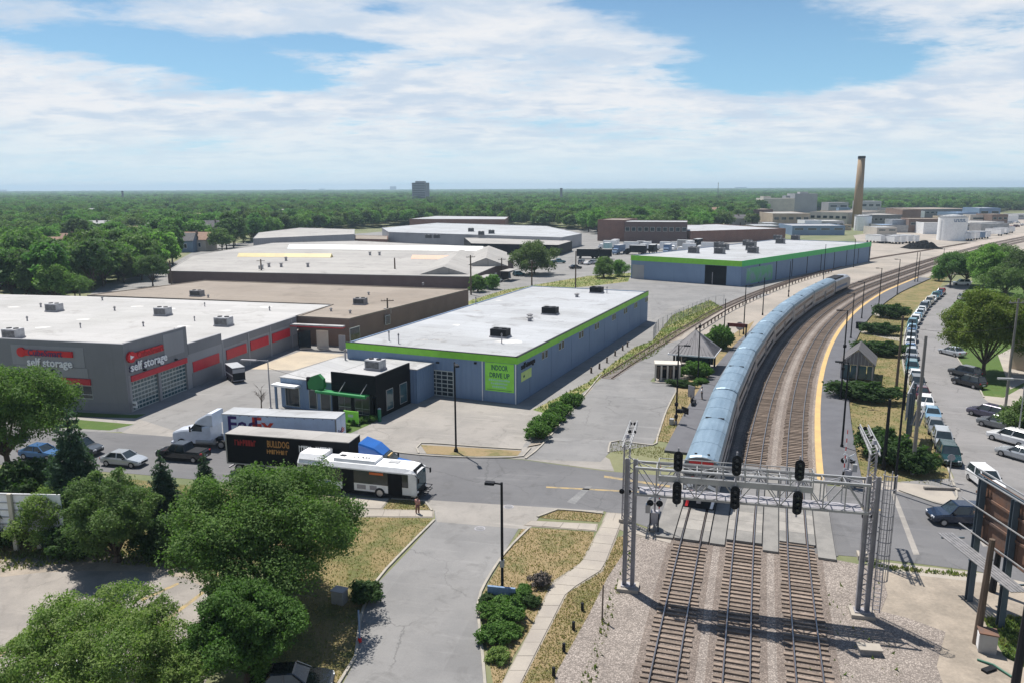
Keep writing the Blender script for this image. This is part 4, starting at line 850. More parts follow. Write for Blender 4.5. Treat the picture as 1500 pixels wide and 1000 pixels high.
# --- wide warehouse with brown side walls and white roofs
ww_ = shell('white_roof_warehouse', 'very wide warehouse with white roof, skylight strips and dark brown side wall', [(-104.62,234.68),(-11.38,215.63),(0.60,271.80),(-9.61,327.02),(-74.39,369.70),(-109.67,357.71),(-119.71,291.60)], 3.8, M_brick_dk, M_white2, .05, cope=(M_white2, .15))
def ridge(name, m, px0, px1, z, w_, h_, par):
    a, c = Vector((*px0, z)), Vector((*px1, z)); d = (c - a).normalized(); n_ = Vector((-d.y, d.x, 0)) * w_; up = Vector((0, 0, h_))
    b = MB(); b.poly([a - n_, c - n_, c + up, a + up]); b.poly([c + n_, a + n_, a + up, c + up]); b.poly([a + n_, a - n_, a + up]); b.poly([c - n_, c + n_, c + up])
    return inroot(b.build(name, m), par)
M_sky_y = mat('yellow_skylight', (.62, .50, .22), (.52, .42, .2), scale=.2, rough=.5); M_sky_w = mat('pale_skylight', (.50, .58, .58), (.40, .46, .47), scale=.2, rough=.4); M_sky_o = mat('orange_skylight', (.56, .27, .15), (.46, .23, .14), scale=.2, rough=.5)
ridge('skylight', M_sky_y, (-100.16,284.77), (-65.04,280.29), 3.8, 1.6, 1.3, ww_); ridge('skylight', M_sky_o, (-35.05,273.40), (-20.35,270.07), 3.8, 1.6, 1.3, ww_); ridge('skylight', M_sky_w, (-92.61,323.85), (-11.26,308.87), 3.8, 2.2, 1.6, ww_)
ridge('roof_hip', M_white2, (-19.56,222.05), (-18.56,286.81), 3.78, 7, 2.2, ww_); ridge('roof_hip', M_white2, (-8.14,245.46), (-8.80,298.74), 3.78, 7, 2.6, ww_)
for i, p in enumerate([(-77.90,267.40),(-73.27,245.91),(-77.23,246.07),(-64.72,245.57),(-52.68,288.43),(-49.10,288.26),(-77.39,239.70)]):
    vent('dark cowl on the wide white roof, %s' % ('tallest of its left group', 'right of the left pair', 'leftmost', 'alone in the middle', 'left of the central pair', 'right of the central pair', 'low beside the wooden pole')[i], p, 3.76, .7, 1.1)
wl = Wall(*((-11.50,216.10),(0.52,246.08)))
for s0, s1, m_ in ((3, 6.5, M_dark), (10, 15, M_galv_dk), (17, 18.5, M_greywall), (22, 28, M_dark)): wl.part('bay_door', m_, ww_, s0, s1, .1, 3.0, .02, .1)
for s0 in (3, 21): wl.part('awning', M_white2, ww_, s0, s0 + 8, 3.1, 3.25, .02, 3.0)
HB = 5.90
w2 = shell('grey_warehouse', 'tall pale grey warehouse with white roof behind the wide skylight roof', [(-63.79,405.08),(22.99,355.54),(34.68,384.98),(20.58,464.02),(-49.11,513.09),(-74.83,450.79)], HB, M_greywall, M_white, .1, cope=(M_greywall, .5))
w3 = shell('flat_annexe', 'lower flat white annexe between the skylight roof and the tall grey warehouse', [(-17.73,338.70),(19.69,326.52),(27.36,351.39),(16.74,376.87),(-23.12,379.02)], 4.5, M_dark, M_white2, .05)
w4 = shell('far_white_warehouse', 'long low white roofed hall farthest back at the edge of the woods', [(-70.57,540.23),(-4.31,526.48),(-2.17,572.97),(-57.19,598.65)], 7.5, M_brick_red, M_white, .1)
w5 = shell('brick_penthouse', 'brown brick penthouse block rising from the white roofs', [(-79.17,391.27),(-61.45,385.63),(-66.15,415.62),(-84.95,422.14)], 3.41, M_brick_red, M_roof_tan, .1)
w6 = shell('low_white_hall', 'low white roofed hall left of the brown brick penthouse', [(-117.77,354.79),(-77.89,386.53),(-87.21,433.53),(-123.06,453.85),(-130.96,403.87)], 6.0, M_greywall, M_white2, .1)
for i, p in enumerate([(-37.54,352.84),(-33.81,352.60),(-10.00,388.79),(-14.67,377.54),(-21.21,408.34)]): rooftop_unit('small dark unit on the tall grey warehouse roof, %s' % ('left of the left pair', 'right of the left pair', 'farthest right', 'second from the right', 'at the back edge')[i], p, HB - .1, 3, 2.2, 1.8, 0)

# --- far blue warehouse with green band
FF, FQ = ((37.50,242.90),(65.85,221.30)), ((65.85,221.30),(137.20,296.60)); A_, B_, C_ = FF[0], FF[1], FQ[1]; D_ = (A_[0] + C_[0] - B_[0], A_[1] + C_[1] - B_[1])
fb_ = shell('far_storage_warehouse', 'second blue storage warehouse with green band and dark open doorway far along the tracks', [A_, B_, C_, D_], 7.2, M_blue2, M_white, .2)
w0, w1 = Wall(*FF), Wall(*FQ)
w0.part('green_band', M_green, fb_, -.1, w0.L + .1, 5.7, 7.3, .005, .12); w1.part('green_band', M_green2, fb_, -.1, w1.L, 5.7, 7.35, .006, .125)
dw = w0.part('open_doorway', M_black, fb_, 24.6, 31.2, .05, 5.6, .01, .05); fr = w0.part('door_frame', M_galv_dk, fb_, 27.0, 27.2, .05, 3.6, .3, .36)
w0.part('corner_cladding', M_greywall, fb_, .5, 4.6, .05, 4.4, .01, .08)
w0.part('wall_panel', M_blue2, fb_, 31.4, w0.L - .05, .03, 5.69, .0, .06)
for i in range(9):
    a = 2 + i * 11.4; w1.part('wall_panel', M_blue, fb_, a - 1.9, a + 8.9, .03, 5.69, 0, .06); w1.part('door_recess', M_dark, fb_, a + 9.0, a + 9.4 + .6 * (i > 2), .03, 5.69, .0, .05)
M_gp = mat('faded_green_panel', (.13, .38, .20), (.20, .30, .33), scale=.4, fine=2, lo=.4, hi=.6)
w1.part('green_mural', M_gp, fb_, 3, 20, .4, 5.0, .061, .075)
for i, p in enumerate([(59.39,253.19),(73.66,276.10),(67.05,250.14),(86.63,285.39),(81.20,263.40),(78.49,252.26),(107.52,314.60),(102.02,295.24),(114.54,314.17),(72.85,266.80)]):
    rooftop_unit('roof unit on the far blue warehouse, %s' % ('leftmost one', 'second in the back row', 'nearest the green front band', 'third in the back row', 'large dark one in the middle', 'just right of the middle', 'back one of the right pair', 'front one of the right pair', 'farthest along the roof', 'small one behind the front unit')[i], p, 7.0, 3, 2.4, 2.0 if i != 4 else 3, R(-35), M_hvac)

# --- distant blocks, each placed by its ground line, width, height and depth
def far_block(name, label, p0, p1, h, depth, wm, rm, cat='building', windows=0, wz=(.55, .75), group=None, parapet=.3):
    d = ((p1[0] - p0[0]), (p1[1] - p0[1])); L = math.hypot(*d); n_ = (-d[1] / L * depth, d[0] / L * depth)
    t = shell(name, label, [p0, p1, (p1[0] + n_[0], p1[1] + n_[1]), (p0[0] + n_[0], p0[1] + n_[1])], h, wm, rm, parapet, group=group, cat=cat)
    w_ = Wall(p0, p1)
    for i in range(windows):
        a = L * (i + .18) / windows; f = w_.part('window', M_frame, t, a, a + L / windows * .68, h * wz[0], h * wz[1], .01, .1)
        w_.part('pane', M_glass, f, a + .15, a + L / windows * .68 - .15, h * wz[0] + .15, h * wz[1] - .15, .101, .13)
    return t
FAR = [('brick_tower_block', 'dark brown brick stair block at the left end of the distant office range', (46.25,419.79), (59.72,413.54), 11.28, 25, M_brick_red, M_roof_tan, 0),
 ('brick_office_range', 'two storey brown brick range with white roof edge behind the truck yard', (58.24,403.15), (89.27,396.32), 10.83, 22, M_brick_dk, M_white, 10),
 ('low_brick_hall', 'low brick hall with white roof just left of the factory', (90.99,396.22), (147.33,419.22), 6.27, 60, M_brick_red, M_white, 0),
 ('silo_block', 'tallest white concrete block of the factory', (313.58,869.78), (337.40,866.72), 20.81, 40, M_greywall, M_white2, 0),
 ('silo_block_low', 'white factory block at the left of the tallest one', (265.89,829.53), (297.76,825.64), 16.32, 40, M_cream, M_white2, 0),
 ('factory_hall', 'dark brown factory hall at the left end of the works', (182.15,589.28), (196.18,588.08), 11.67, 30, M_brick_dk, M_roof_tan, 3),
 ('factory_hall', 'tan factory hall with pale roof in front of the white blocks', (182.99,548.19), (208.12,546.19), 9.93, 50, M_tanwall, M_white2, 5),
 ('factory_hall', 'long cream factory hall left of the chimney', (219.13,575.35), (237.49,553.48), 10.22, 60, M_cream, M_roof_tan, 6),
 ('factory_block', 'white cubic factory block left of the chimney', (349.61,865.14), (370.34,862.47), 11.12, 30, M_greywall, M_white2, 2),
 ('factory_block', 'grey factory block right behind the chimney', (383.14,860.83), (404.36,858.09), 12.53, 30, M_hvac_lt, M_roof_grey, 3),
 ('factory_hall', 'dark glazed factory hall right of the small tank', (248.23,542.98), (270.16,541.23), 8.89, 40, M_hvac, M_white2, 7),
 ('factory_block', 'plain brown brick block between the two tanks', (270.16,541.23), (282.43,540.25), 12.60, 30, M_brick, M_roof_tan, 0),
 ('long_factory_hall', 'long low brown and grey hall behind the big tank', (359.93,689.94), (416.91,699.74), 8.46, 60, M_hvac, M_roof_tan, 12),
 ('blue_block', 'pale blue box building right of the big tank', (392.30,657.15), (409.06,655.49), 10.17, 30, M_blue2, M_white, 2),
 ('metal_shed', 'pale metal shed left of the factory yard', (152.81,490.71), (168.75,489.58), 4.25, 25, M_galv, M_white, 0),
 ('metal_shed', 'long pale blue metal shed before the chimney foot', (165.89,461.07), (196.14,459.03), 5.59, 30, M_blue2, M_galv, 4),
 ('metal_shed', 'pale metal shed behind the row of white trailers', (229.73,485.23), (252.27,483.62), 4.62, 20, M_galv, M_blue2, 0),
 ('factory_hall', 'low white hall with pale roof right behind the big tank', (291.66,504.34), (337.80,535.82), 4.50, 30, M_greywall, M_white2, 4)]
for nm, lb, p0, p1, h, dep, wm, rm, win in FAR: far_block(nm, lb, p0, p1, h, dep, wm, rm, windows=win)
for lb, p0, p1, h, dep, wm, rm, win in (('narrow white block at the far left of the factory skyline', (280.09,874.10), (288.13,873.06), 17.96, 20, M_cream, M_white2, 0), ('stepped white block left of the tallest factory block', (312.46,894.94), (324.37,893.37), 18.38, 20, M_greywall, M_roof_grey, 2), ('small dark plant room on top of the white factory blocks', (327.34,892.97), (336.23,891.79), 22.52, 14, M_hvac_lt, M_roof_grey, 0), ('low brown block at the foot of the white factory blocks', (212.13,621.55), (228.95,620.02), 5.36, 20, M_brick, M_roof_tan, 4), ('low grey block between the chimney and the brown plain block', (319.26,678.92), (336.20,677.21), 7.01, 20, M_hvac_lt, M_white2, 4)):
    far_block('factory_block', lb, p0, p1, h, dep, wm, rm, windows=win)
rnd = random.Random(31); WORKS = [(172.06,530.58),(180.65,512.64),(186.16,496.05),(204.79,519.30),(212.86,510.24),(252.20,583.27),(214.48,457.80),(239.87,492.16),(246.14,484.06),(247.78,469.33),(289.23,539.70),(335.26,610.36),(354.04,620.93),(337.66,575.93),(280.95,467.03),(346.87,564.58),(390.95,617.51),(431.70,667.58),(273.67,683.51),(311.10,745.01),(323.51,743.64),(355.55,740.10),(300.53,613.51),(346.32,676.19),(441.87,830.05),(470.00,849.64),(462.61,805.53)]
WLAB = ('pale flat shed', 'brown low block', 'white low shed', 'grey plant block', 'tan low block', 'blue roofed shed', 'cream annexe')
for i, p in enumerate(WORKS):
    v = i % 7; wd = rnd.uniform(9, 22); hh = rnd.uniform(3.5, 8.5); a_ = R(rnd.uniform(-14, 10))
    far_block('works_shed', '%s in the works, %s' % (WLAB[v], ('in its front rank, left part' if i < 7 else 'near the tanks' if i < 14 else 'right of the tanks' if i < 21 else 'in its back rank')), p, (p[0] + wd * math.cos(a_), p[1] + wd * math.sin(a_)), hh, rnd.uniform(10, 24), (M_galv, M_brick, M_whitep, M_hvac_lt, M_tanwall, M_blue2, M_cream)[v], (M_white, M_roof_tan, M_white2, M_roof_grey, M_white2, M_blue2, M_white)[v], windows=(0, 3, 0, 4, 3, 0, 2)[v], group='sheds of the factory works')
# chimney
t = thing('chimney', 'tall tan brick factory chimney with dark rim', 'chimney', (239.97,543.64)); hc = 48.60
MB().tube([(0, 0, 0), (0, 0, hc * .5), (0, 0, hc - 1.5)], [3.3, 2.75, 2.3], 20).build('shaft', mat('chimney_brick', (.30, .215, .13), (.25, .18, .115), scale=.15, fine=2, amt=.12, stretch=(1, 1, .4)), t, smooth=True)
MB().tube([(0, 0, hc - 1.5), (0, 0, hc)], [2.5, 2.45], 20).build('rim', M_dark, t)
def tank(name, label, p, r_, h_, letters=False):
    t = thing(name, label, 'tank', p)
    MB().tube([(0, 0, 0), (0, 0, h_)], r_, 32, cap=False).build('shell', M_whitep, t, smooth=True)
    MB().tube([(0, 0, h_), (0, 0, h_ + r_ * .13), (0, 0, h_ + r_ * .2)], [r_ * 1.02, r_ * .6, r_ * .05], 32).build('roof', M_white, t, smooth=True)
    b = MB()
    for i in range(24):
        a0, a1 = 2 * math.pi * i / 24, 2 * math.pi * (i + 1) / 24; b.bar((math.cos(a0) * r_ * 1.02, math.sin(a0) * r_ * 1.02, h_ + 1), (math.cos(a1) * r_ * 1.02, math.sin(a1) * r_ * 1.02, h_ + 1), .12)
        b.bar((math.cos(a0) * r_ * 1.02, math.sin(a0) * r_ * 1.02, h_), (math.cos(a0) * r_ * 1.02, math.sin(a0) * r_ * 1.02, h_ + 1), .1)
    b.build('railing', M_galv, t)
    b = MB()
    for i in range(int(h_ / .6)): b.bar((-r_ * .99, -r_ * .25, i * .6 + .3), (-r_ * 1.04, -r_ * .1, i * .6 + .3), .08)
    b.build('ladder', M_galv_dk, t)
    if letters:
        b = MB(); rnd = random.Random(2)
        for i in range(7):
            a = R(-108 + i * 7); wv = rnd.uniform(.8, 1.2)
            c0 = Vector((math.cos(a), math.sin(a), 0)); tdir = Vector((-c0.y, c0.x, 0)); p0 = c0 * (r_ + .04)
            b.bar(p0 - tdir * .6 + Vector((0, 0, h_ - 2.4)), p0 - tdir * .6 + Vector((0, 0, h_ - .9)), .35, .08)
            b.bar(p0 - tdir * .6 + Vector((0, 0, h_ - (1.1 if i % 2 else 2.2))), p0 + tdir * .5 + Vector((0, 0, h_ - (1.1 if i % 2 else 2.2))), .08, .35)
        b.build('lettering', M_blue, t)
tank('storage_tank', 'large white round storage tank with faded lettering and domed roof', (233.76,413.95), 7.0, 12.15, True)
tank('storage_tank', 'small white round tank standing beside the chimney foot', (228.85,509.04), 5.2, 9.25)
t = thing('coal_pile', 'low black heap of coal or dark scrap by the tracks', 'pile', (189.59,359.07)); b = MB(); rnd = random.Random(4); N = 14
hm = [[max(0, (1 - (abs(i - N / 2) / (N / 2)) ** 2) * (1 - (abs(j - 4) / 4) ** 2)) * rnd.uniform(2.4, 4) for j in range(9)] for i in range(N + 1)]
for i in range(N):
    for j in range(8): b.poly([((i + u - N / 2) * 1.15, (j + v - 4) * 1.4, hm[i + u][j + v]) for u, v in ((0, 0), (1, 0), (1, 1), (0, 1))])
b.build('heap', mat('coal', (.012, .012, .013), fine=2, rough=1.0, spec=.05), t)

# tower block and skyline
t = far_block('tower_block', 'grey slab tower block rising from the woods on the horizon', (-193.50,1533.72), (-166.22,1527.97), 39.09, 24, M_hvac, M_hvac)
w_ = Wall((-193.50,1533.72), (-166.22,1527.97)); hh = 39.09
for i in range(11): w_.part('window_band', M_glass, t, 1.5, w_.L - 1.5, 3 + i * hh / 11.6, 4.6 + i * hh / 11.6, .02, .2)
w_.part('penthouse', M_hvac, t, 5, w_.L - 4, hh, hh + 3, -14, -6)
for i, (x, d, h, wd, l) in enumerate(((-1262, 8200, 52, 60, 'slender pale tower on the skyline left of the grey tower block'), (-2320, 8300, 26, 160, 'group of low pale blocks on the left skyline'), (-2050, 8400, 30, 60, 'single pale block on the left skyline'), (2420, 8500, 30, 120, 'pale twin block on the skyline right of the middle'), (-5600, 8600, 34, 70, 'small dark block at the far left skyline'))):
    far_block('skyline_block', l, (x, d), (x + wd, d), h, 40, M_greywall, M_roof_grey)
for i, (p, h, l) in enumerate((((85.54,1351.53), 27.67, 'dark stub chimney rising from the woods left of the brick range'), ((-746.74,1512.32), 25.80, 'dark water tower shape above the trees on the left'), ((387.86,1478.67), 36.51, 'thin radio mast on the horizon right of the middle'))):
    t = thing('stack' if i != 2 else 'radio_mast', l, 'chimney' if i != 2 else 'mast', p); MB().tube([(0, 0, 0), (0, 0, h * .96)], 2.0 if i != 2 else .5, 10).build('shaft', M_hvac, t); MB().tube([(0, 0, h * .96), (0, 0, h)], 2.3 if i != 2 else .6, 10).build('rim', M_dark, t)
for i, (x0, x1, yb, yt, l) in enumerate(()): pass
t = far_block('long_flat_block', 'long low tan flat roofed block among the trees below the stub chimney', (38.07,1633.97), (135.55,1611.38), 6.25, 30, M_tanwall, M_white2, windows=6)
t = far_block('white_shed', 'small white shed catching the sun among trees left of the tower block', (-543.65,2833.61), (-491.09,2814.11), 13.25, 30, M_whitep, M_white)
t = far_block('white_shed', 'small white shed among the trees right of the tower block', (-201.31,2602.29), (-155.16,2585.83), 11.06, 30, M_whitep, M_white)

# houses
HOUSES = []
def house(label, p, rz, wx, wy, h, rh, wm, rm, group='houses among the trees', win=2):
    t = thing('house', label, 'house', p, rz, group); HOUSES.append(p); HOUSES.append((p[0] * .975, p[1] * .975)); HOUSES.extend((p[0] * f, p[1] * f) for f in (.95, .925, .90, .87))
    MB().box(-wx / 2, wx / 2, -wy / 2, wy / 2, 0, h).build('wall', wm, t)
    b = MB(); e = .5
    A, B2 = [(-wx / 2 - e, -wy / 2 - e, h - .15), (wx / 2 + e, -wy / 2 - e, h - .15), (wx / 2 + e, 0, h + rh), (-wx / 2 - e, 0, h + rh)], [(-wx / 2 - e, wy / 2 + e, h - .15), (-wx / 2 - e, 0, h + rh), (wx / 2 + e, 0, h + rh), (wx / 2 + e, wy / 2 + e, h - .15)]
    for q in (A, B2): b.hexa([(x, y, z) for x, y, z in q] + [(x, y, z + .18) for x, y, z in q])
    rf = b.build('roof', rm, t); MB().box(-.4, .4, -1.4, -.6, h + rh * .4, h + rh + .9).build('chimney', M_brick, rf)
    MB().poly([(-wx / 2 - .003, -wy / 2, h), (-wx / 2 - .003, 0, h + rh - .05), (-wx / 2 - .003, wy / 2, h)]).build('gable', wm, t); MB().poly([(wx / 2 + .003, -wy / 2, h), (wx / 2 + .003, wy / 2, h), (wx / 2 + .003, 0, h + rh - .05)]).build('gable', wm, t)
    for i in range(win):
        x = -wx / 2 + wx * (i + .5) / win; f = MB().box(x - .7, x + .7, -wy / 2 - .06, -wy / 2 - .002, h * .35, h * .75).build('window', M_whitep, t); MB().box(x - .58, x + .58, -wy / 2 - .08, -wy / 2 - .061, h * .38, h * .72).build('pane', M_glass, f)
    MB().box(-.5 + wx * .02, .5 + wx * .02, -wy / 2 - .06, -wy / 2 - .002, 0, 2.1).build('door', M_wood, t)
for i, (p, rz, l, wm, rm) in enumerate((((-202.15,359.00), .3, 'cream house with tan roof half hidden by trees above the parking entrance', M_cream, M_shingle_brown), ((-151.54,356.47), .1, 'grey blue house with pale roof at the left corner of the wide white warehouse', M_blue2, M_shingle), ((-146.44,364.17), -.2, 'house with orange brown roof right beside the grey blue house', M_cream, M_shingle_brown),
    ((-303.83,531.55), .2, 'long pale roofed house deep in the trees on the left', M_greywall, M_roof_grey), ((-283.44,595.85), .5, 'red brown brick house far back in the woods on the left', M_brick_red, M_shingle_brown), ((-182.68,522.77), .2, 'grey gabled house peeping out left of the white roofs', M_greywall, M_shingle), ((-175.91,313.14), .2, 'small white garage below the cream house', M_whitep, M_shingle))):
    house(l, p, rz, 13, 9, 5.2, 3.2, wm, rm)
HW = (M_cream, M_whitep, M_brick_red, M_greywall, M_blue2); HWN = ('cream', 'white', 'red brick', 'grey', 'blue grey'); HR = (M_shingle_brown, M_shingle, M_roof_grey, M_shingle_brown, M_white2); HRN = ('brown', 'dark', 'grey', 'brown', 'pale')
for i, p in enumerate([(-269.36,422.13),(-331.17,550.92),(-251.56,475.18),(-209.89,418.68),(-208.22,459.26),(-168.06,444.38),(-429.36,693.58),(-241.08,614.15),(-210.36,732.30),(-194.02,621.58),(-210.43,864.74),(-162.50,986.20),(-64.65,786.49),(-35.33,822.69),(9.82,884.19),(43.61,706.70),(134.80,641.26),(181.82,692.77),(170.59,590.28),(120.74,766.02),(555.22,1079.88),(662.26,1101.70),(604.56,937.04),(-406.22,752.04),(-323.92,743.74),(102.18,897.01),(-151.91,759.68),(-225.29,348.72),(-195.37,326.52)]): 
    v = i % 5; w_ = (i + i // 5) % 5
    house('%s house with %s roof %s the %s' % (HWN[v], HRN[w_], 'among trees near' if p[1] < 480 else 'deep in woods beyond' if p[1] < 700 else 'far back beyond', 'left white warehouse' if p[0] < -70 else 'white warehouses' if p[0] < 60 else 'brick office range' if p[0] < 230 else 'factory works'), p, (i * .37) % 1.2 - .5, 13 + i % 4 * 2, 9, 5 + (i % 3), 2.6 + (i % 2), HW[v], HR[w_])
far_block('brick_flats', 'tan brick flat roofed building at the right edge above the trees', (166.42,258.34), (157.06,218.33), 5.92, 14, M_tanwall, M_roof_tan, windows=4)
house('house with brown shingle roof behind the big yellowish street tree', (101.89,146.29), R(30), 11, 10, 4.2, 3.6, M_brick, M_shingle_brown, 'houses along the side street')
house('house at the right edge with grey shingle roof beside the front path', (84.90,115.54), R(24), 10, 11, 4.2, 3.6, M_tanwall, M_shingle, 'houses along the side street')


# ================================================================== THE TRAIN
LA = offset(BC, -4.05)
def along(line, y0):
    """walker: returns point and heading at a distance after the first point with Y above y0"""
    i0 = next(i for i, p in enumerate(line) if p[1] > y0)
    acc = [0.0]
    for a, c in zip(line[i0:-1], line[i0 + 1:]): acc.append(acc[-1] + math.dist(a, c))
    def at(d):
        j = max(0, min(len(acc) - 2, next((q for q in range(len(acc)) if acc[q] > d), len(acc) - 1) - 1)); t = (d - acc[j]) / (acc[j + 1] - acc[j]); a, c = line[i0 + j], line[i0 + j + 1]
        return (a[0] + (c[0] - a[0]) * t, a[1] + (c[1] - a[1]) * t)
    return at
at = along(LA, 64.3)
tp = at(0)
train = thing('passenger_train', 'silver blue double deck passenger train curving away along the left track', 'train', (0, 0, 0))
sec = [(-1.42, .75), (-1.55, 1.1), (-1.55, 3.95), (-1.42, 4.42), (-1.05, 4.72), (-.5, 4.86), (0, 4.9), (.5, 4.86), (1.05, 4.72), (1.42, 4.42), (1.55, 3.95), (1.55, 1.1), (1.42, .75)]
Lc = 24.55
def car_mesh():
    b = MB(); ys = [0, .25] + [Lc * i / 8 for i in range(1, 8)] + [Lc - .25, Lc]; rings = []
    for i, y in enumerate(ys):
        f = .975 if i in (0, len(ys) - 1) else 1.0; rings.append([(x * f, y, .75 + (z - .75) * f) for x, z in sec])
    b.loft(rings, cap=True, matf=lambda i, j: 1 if j in (0, 1, 10, 11, 12) else 0)
    return b.mesh('passenger_car', [M_steelblue, M_stainless], False)
car_me = car_mesh()
seam_me = MB().mesh if 0 else None
band_hi = [MB().box(s * 1.552 - .012, s * 1.552 + .012, 1.2, Lc - 1.2, 3.05, 3.6).mesh('window_band', M_glass) for s in (-1, 1)]
band_lo = [MB().box(s * 1.552 - .012, s * 1.552 + .012, 1.6, Lc - 1.6, 1.65, 2.25).mesh('window_band', M_glass) for s in (-1, 1)]
door_me = [MB().box(s * 1.553 - .014, s * 1.553 + .014, Lc / 2 - 1.0, Lc / 2 + 1.0, .95, 2.95).mesh('door', M_hvac) for s in (-1, 1)]
under_me = MB().box(-1.2, 1.2, 4.6, Lc - 4.6, .35, .76).mesh('underframe', M_dark)
def bogie():
    b = MB()
    for y in (-1.25, 1.25):
        for s in (-.75, .75): b.tube([(s - .07, y, .78), (s + .07, y, .78)], .46, 14)
    b.box(-1.15, -.9, -1.9, 1.9, .55, .95); b.box(.9, 1.15, -1.9, 1.9, .55, .95); b.box(-.9, .9, -.3, .3, .5, .8)
    return b.mesh('bogie', M_dark)
bogie_me = bogie()
vent_me = MB().box(-.32, .32, -.09, .09, 0, .1).mesh('roof_vent', M_dark)
rib_me = MB()
for y0 in [Lc * i / 6 for i in range(1, 6)]:
    for i in range(3, 9):
        a, c = sec[i], sec[i + 1]; rib_me.hexa([(a[0], y0 - .05, a[1] - .02), (c[0], y0 - .05, c[1] - .02), (c[0], y0 + .05, c[1] - .02), (a[0], y0 + .05, a[1] - .02), (a[0] * 1.004, y0 - .05, a[1] + .018), (c[0] * 1.004, y0 - .05, c[1] + .018), (c[0] * 1.004, y0 + .05, c[1] + .018), (a[0] * 1.004, y0 + .05, a[1] + .018)])
rib_me = rib_me.mesh('roof_seam', M_steelblue)
gang_me = MB().box(-1.25, 1.25, 0, .62, .9, 4.45).mesh('gangway', M_dark)
for n_ in range(6):
    a, c = at(n_ * 25.1 + .2), at(n_ * 25.1 + .2 + Lc); rz = math.atan2(c[1] - a[1], c[0] - a[0]) - math.pi / 2
    cr_ = put('passenger_car', car_me, train, (a[0], a[1], 0.0), rz)
    for q in band_hi + band_lo + door_me + [under_me]: put(q.name.split('.')[0], q, cr_)
    for y in (3.2, Lc - 3.2): put('bogie', bogie_me, cr_, (0, y, .02))
    put('roof_seam', rib_me, cr_, kind='stuff')
    for x in (-.62, .62): put('roof_vent', vent_me, cr_, (x, Lc / 2, 4.79))
    put('gangway', gang_me, cr_, (0, Lc, 0))
    if n_ == 0: cab = cr_
# the cab end that faces the camera
b = MB(); b.loft([[(x * .955, y, .82 + (z - .75) * .955) for x, z in sec] for y in (-.14, .005)]); b.build('cab_front', mat('cab_grey', (.16, .165, .175), (.12, .125, .13), scale=1, fine=5, rough=.5), cab)
M_trainred = paint('train_red', (.55, .03, .03), .4)
for s in (-1, 1):
    for k_ in range(3):
        b = MB(); z0 = 1.15 + k_ * .62
        q = [(s * .62, z0 + .3), (s * 1.42, z0 - .02), (s * 1.42, z0 + .3), (s * .62, z0 + .62)]
        if s < 0: q = q[::-1]
        q = q[::-1]
        b.hexa([(x, -.165, z) for x, z in q] + [(x, -.141, z) for x, z in q][:4]); b.build('warning_stripe', M_trainred if k_ != 1 else M_whitep, cab)
MB().box(-.48, .48, -.19, -.141, 1.05, 3.1).build('end_door', M_galv, cab); MB().box(-.3, .3, -.21, -.191, 2.2, 2.9).build('door_window', M_glass, cab)
for s in (-1, 1): MB().box(s * .98 - .42, s * .98 + .42, -.17, -.142, 3.05, 3.85).build('cab_window', M_glass, cab)
MB().box(-1.05, 1.05, -.18, -.10, 4.18, 4.42).build('red_header', M_trainred, cab)
for x in (-.28, .28): MB().tube([(x, -.24, 4.0), (x, -.14, 4.0)], .13, 10).build('headlight', M_lamp, cab)
for x in (-.55, .55): MB().tube([(x, .5, 4.8), (x, .5, 4.93)], .12, 8).build('horn', M_dark, cab)
MB().loft([[(-1.35, -.75, .3), (1.35, -.75, .3), (1.35, -.1, .35), (-1.35, -.1, .35)], [(-1.4, -.35, .95), (1.4, -.35, .95), (1.4, -.02, .95), (-1.4, -.02, .95)]]).build('pilot', M_dark, cab)
for k_, x in enumerate((-1.2, .95)): MB().hexa([(x, -.76, .38), (x + .25, -.76, .38), (x + .25, -.70, .38), (x, -.70, .38), (x + .12, -.43, .9), (x + .37, -.43, .9), (x + .37, -.38, .9), (x + .12, -.38, .9)]).build('pilot_stripe', M_trainred if k_ % 2 == 0 else M_whitep, cab)
MB().box(-.18, .18, -1.0, -.3, .85, 1.1).build('coupler', M_galv_dk, cab)
b = MB()
for x in (-1.1, 1.1): b.bar((x, -.5, .95), (x, -.5, 1.9), .06)
b.bar((-1.1, -.5, 1.9), (-.5, -.5, 1.9), .06); b.bar((1.1, -.5, 1.9), (.5, -.5, 1.9), .06); b.build('handrail', M_whitep, cab)
# locomotive at the far end
a, c = at(6 * 25.1 + .6), at(6 * 25.1 + 18.6); rz = math.atan2(c[1] - a[1], c[0] - a[0]) - math.pi / 2
b = MB(); s2 = [(-1.5, 1.2), (-1.55, 2.0), (-1.5, 3.9), (-1.1, 4.45), (0, 4.55), (1.1, 4.45), (1.5, 3.9), (1.55, 2.0), (1.5, 1.2)]
b.loft([[(x, y, z) for x, z in s2] for y in (0, 14.2)] + [[(x * .95, 17.2, 1.2 + (z - 1.2) * .8) for x, z in s2], [(x * .85, 18, 1.2 + (z - 1.2) * .45) for x, z in s2]])
lo_ = b.build('locomotive', M_stainless, train, loc=(a[0], a[1], 0), rz=rz)
MB().box(-1.2, 1.2, .4, 9.6, 4.3, 4.7).build('radiator', M_dark, lo_); MB().box(-1.25, 1.25, 3, 15, .4, 1.2).build('underframe', M_dark, lo_)
for y in (2.6, 15): put('bogie', bogie_me, lo_, (0, y, .02))
for s in (-1, 1): MB().box(s * 1.56 - .012, s * 1.56 + .012, .6, 13, 1.9, 2.5).build('side_stripe', M_blue, lo_)

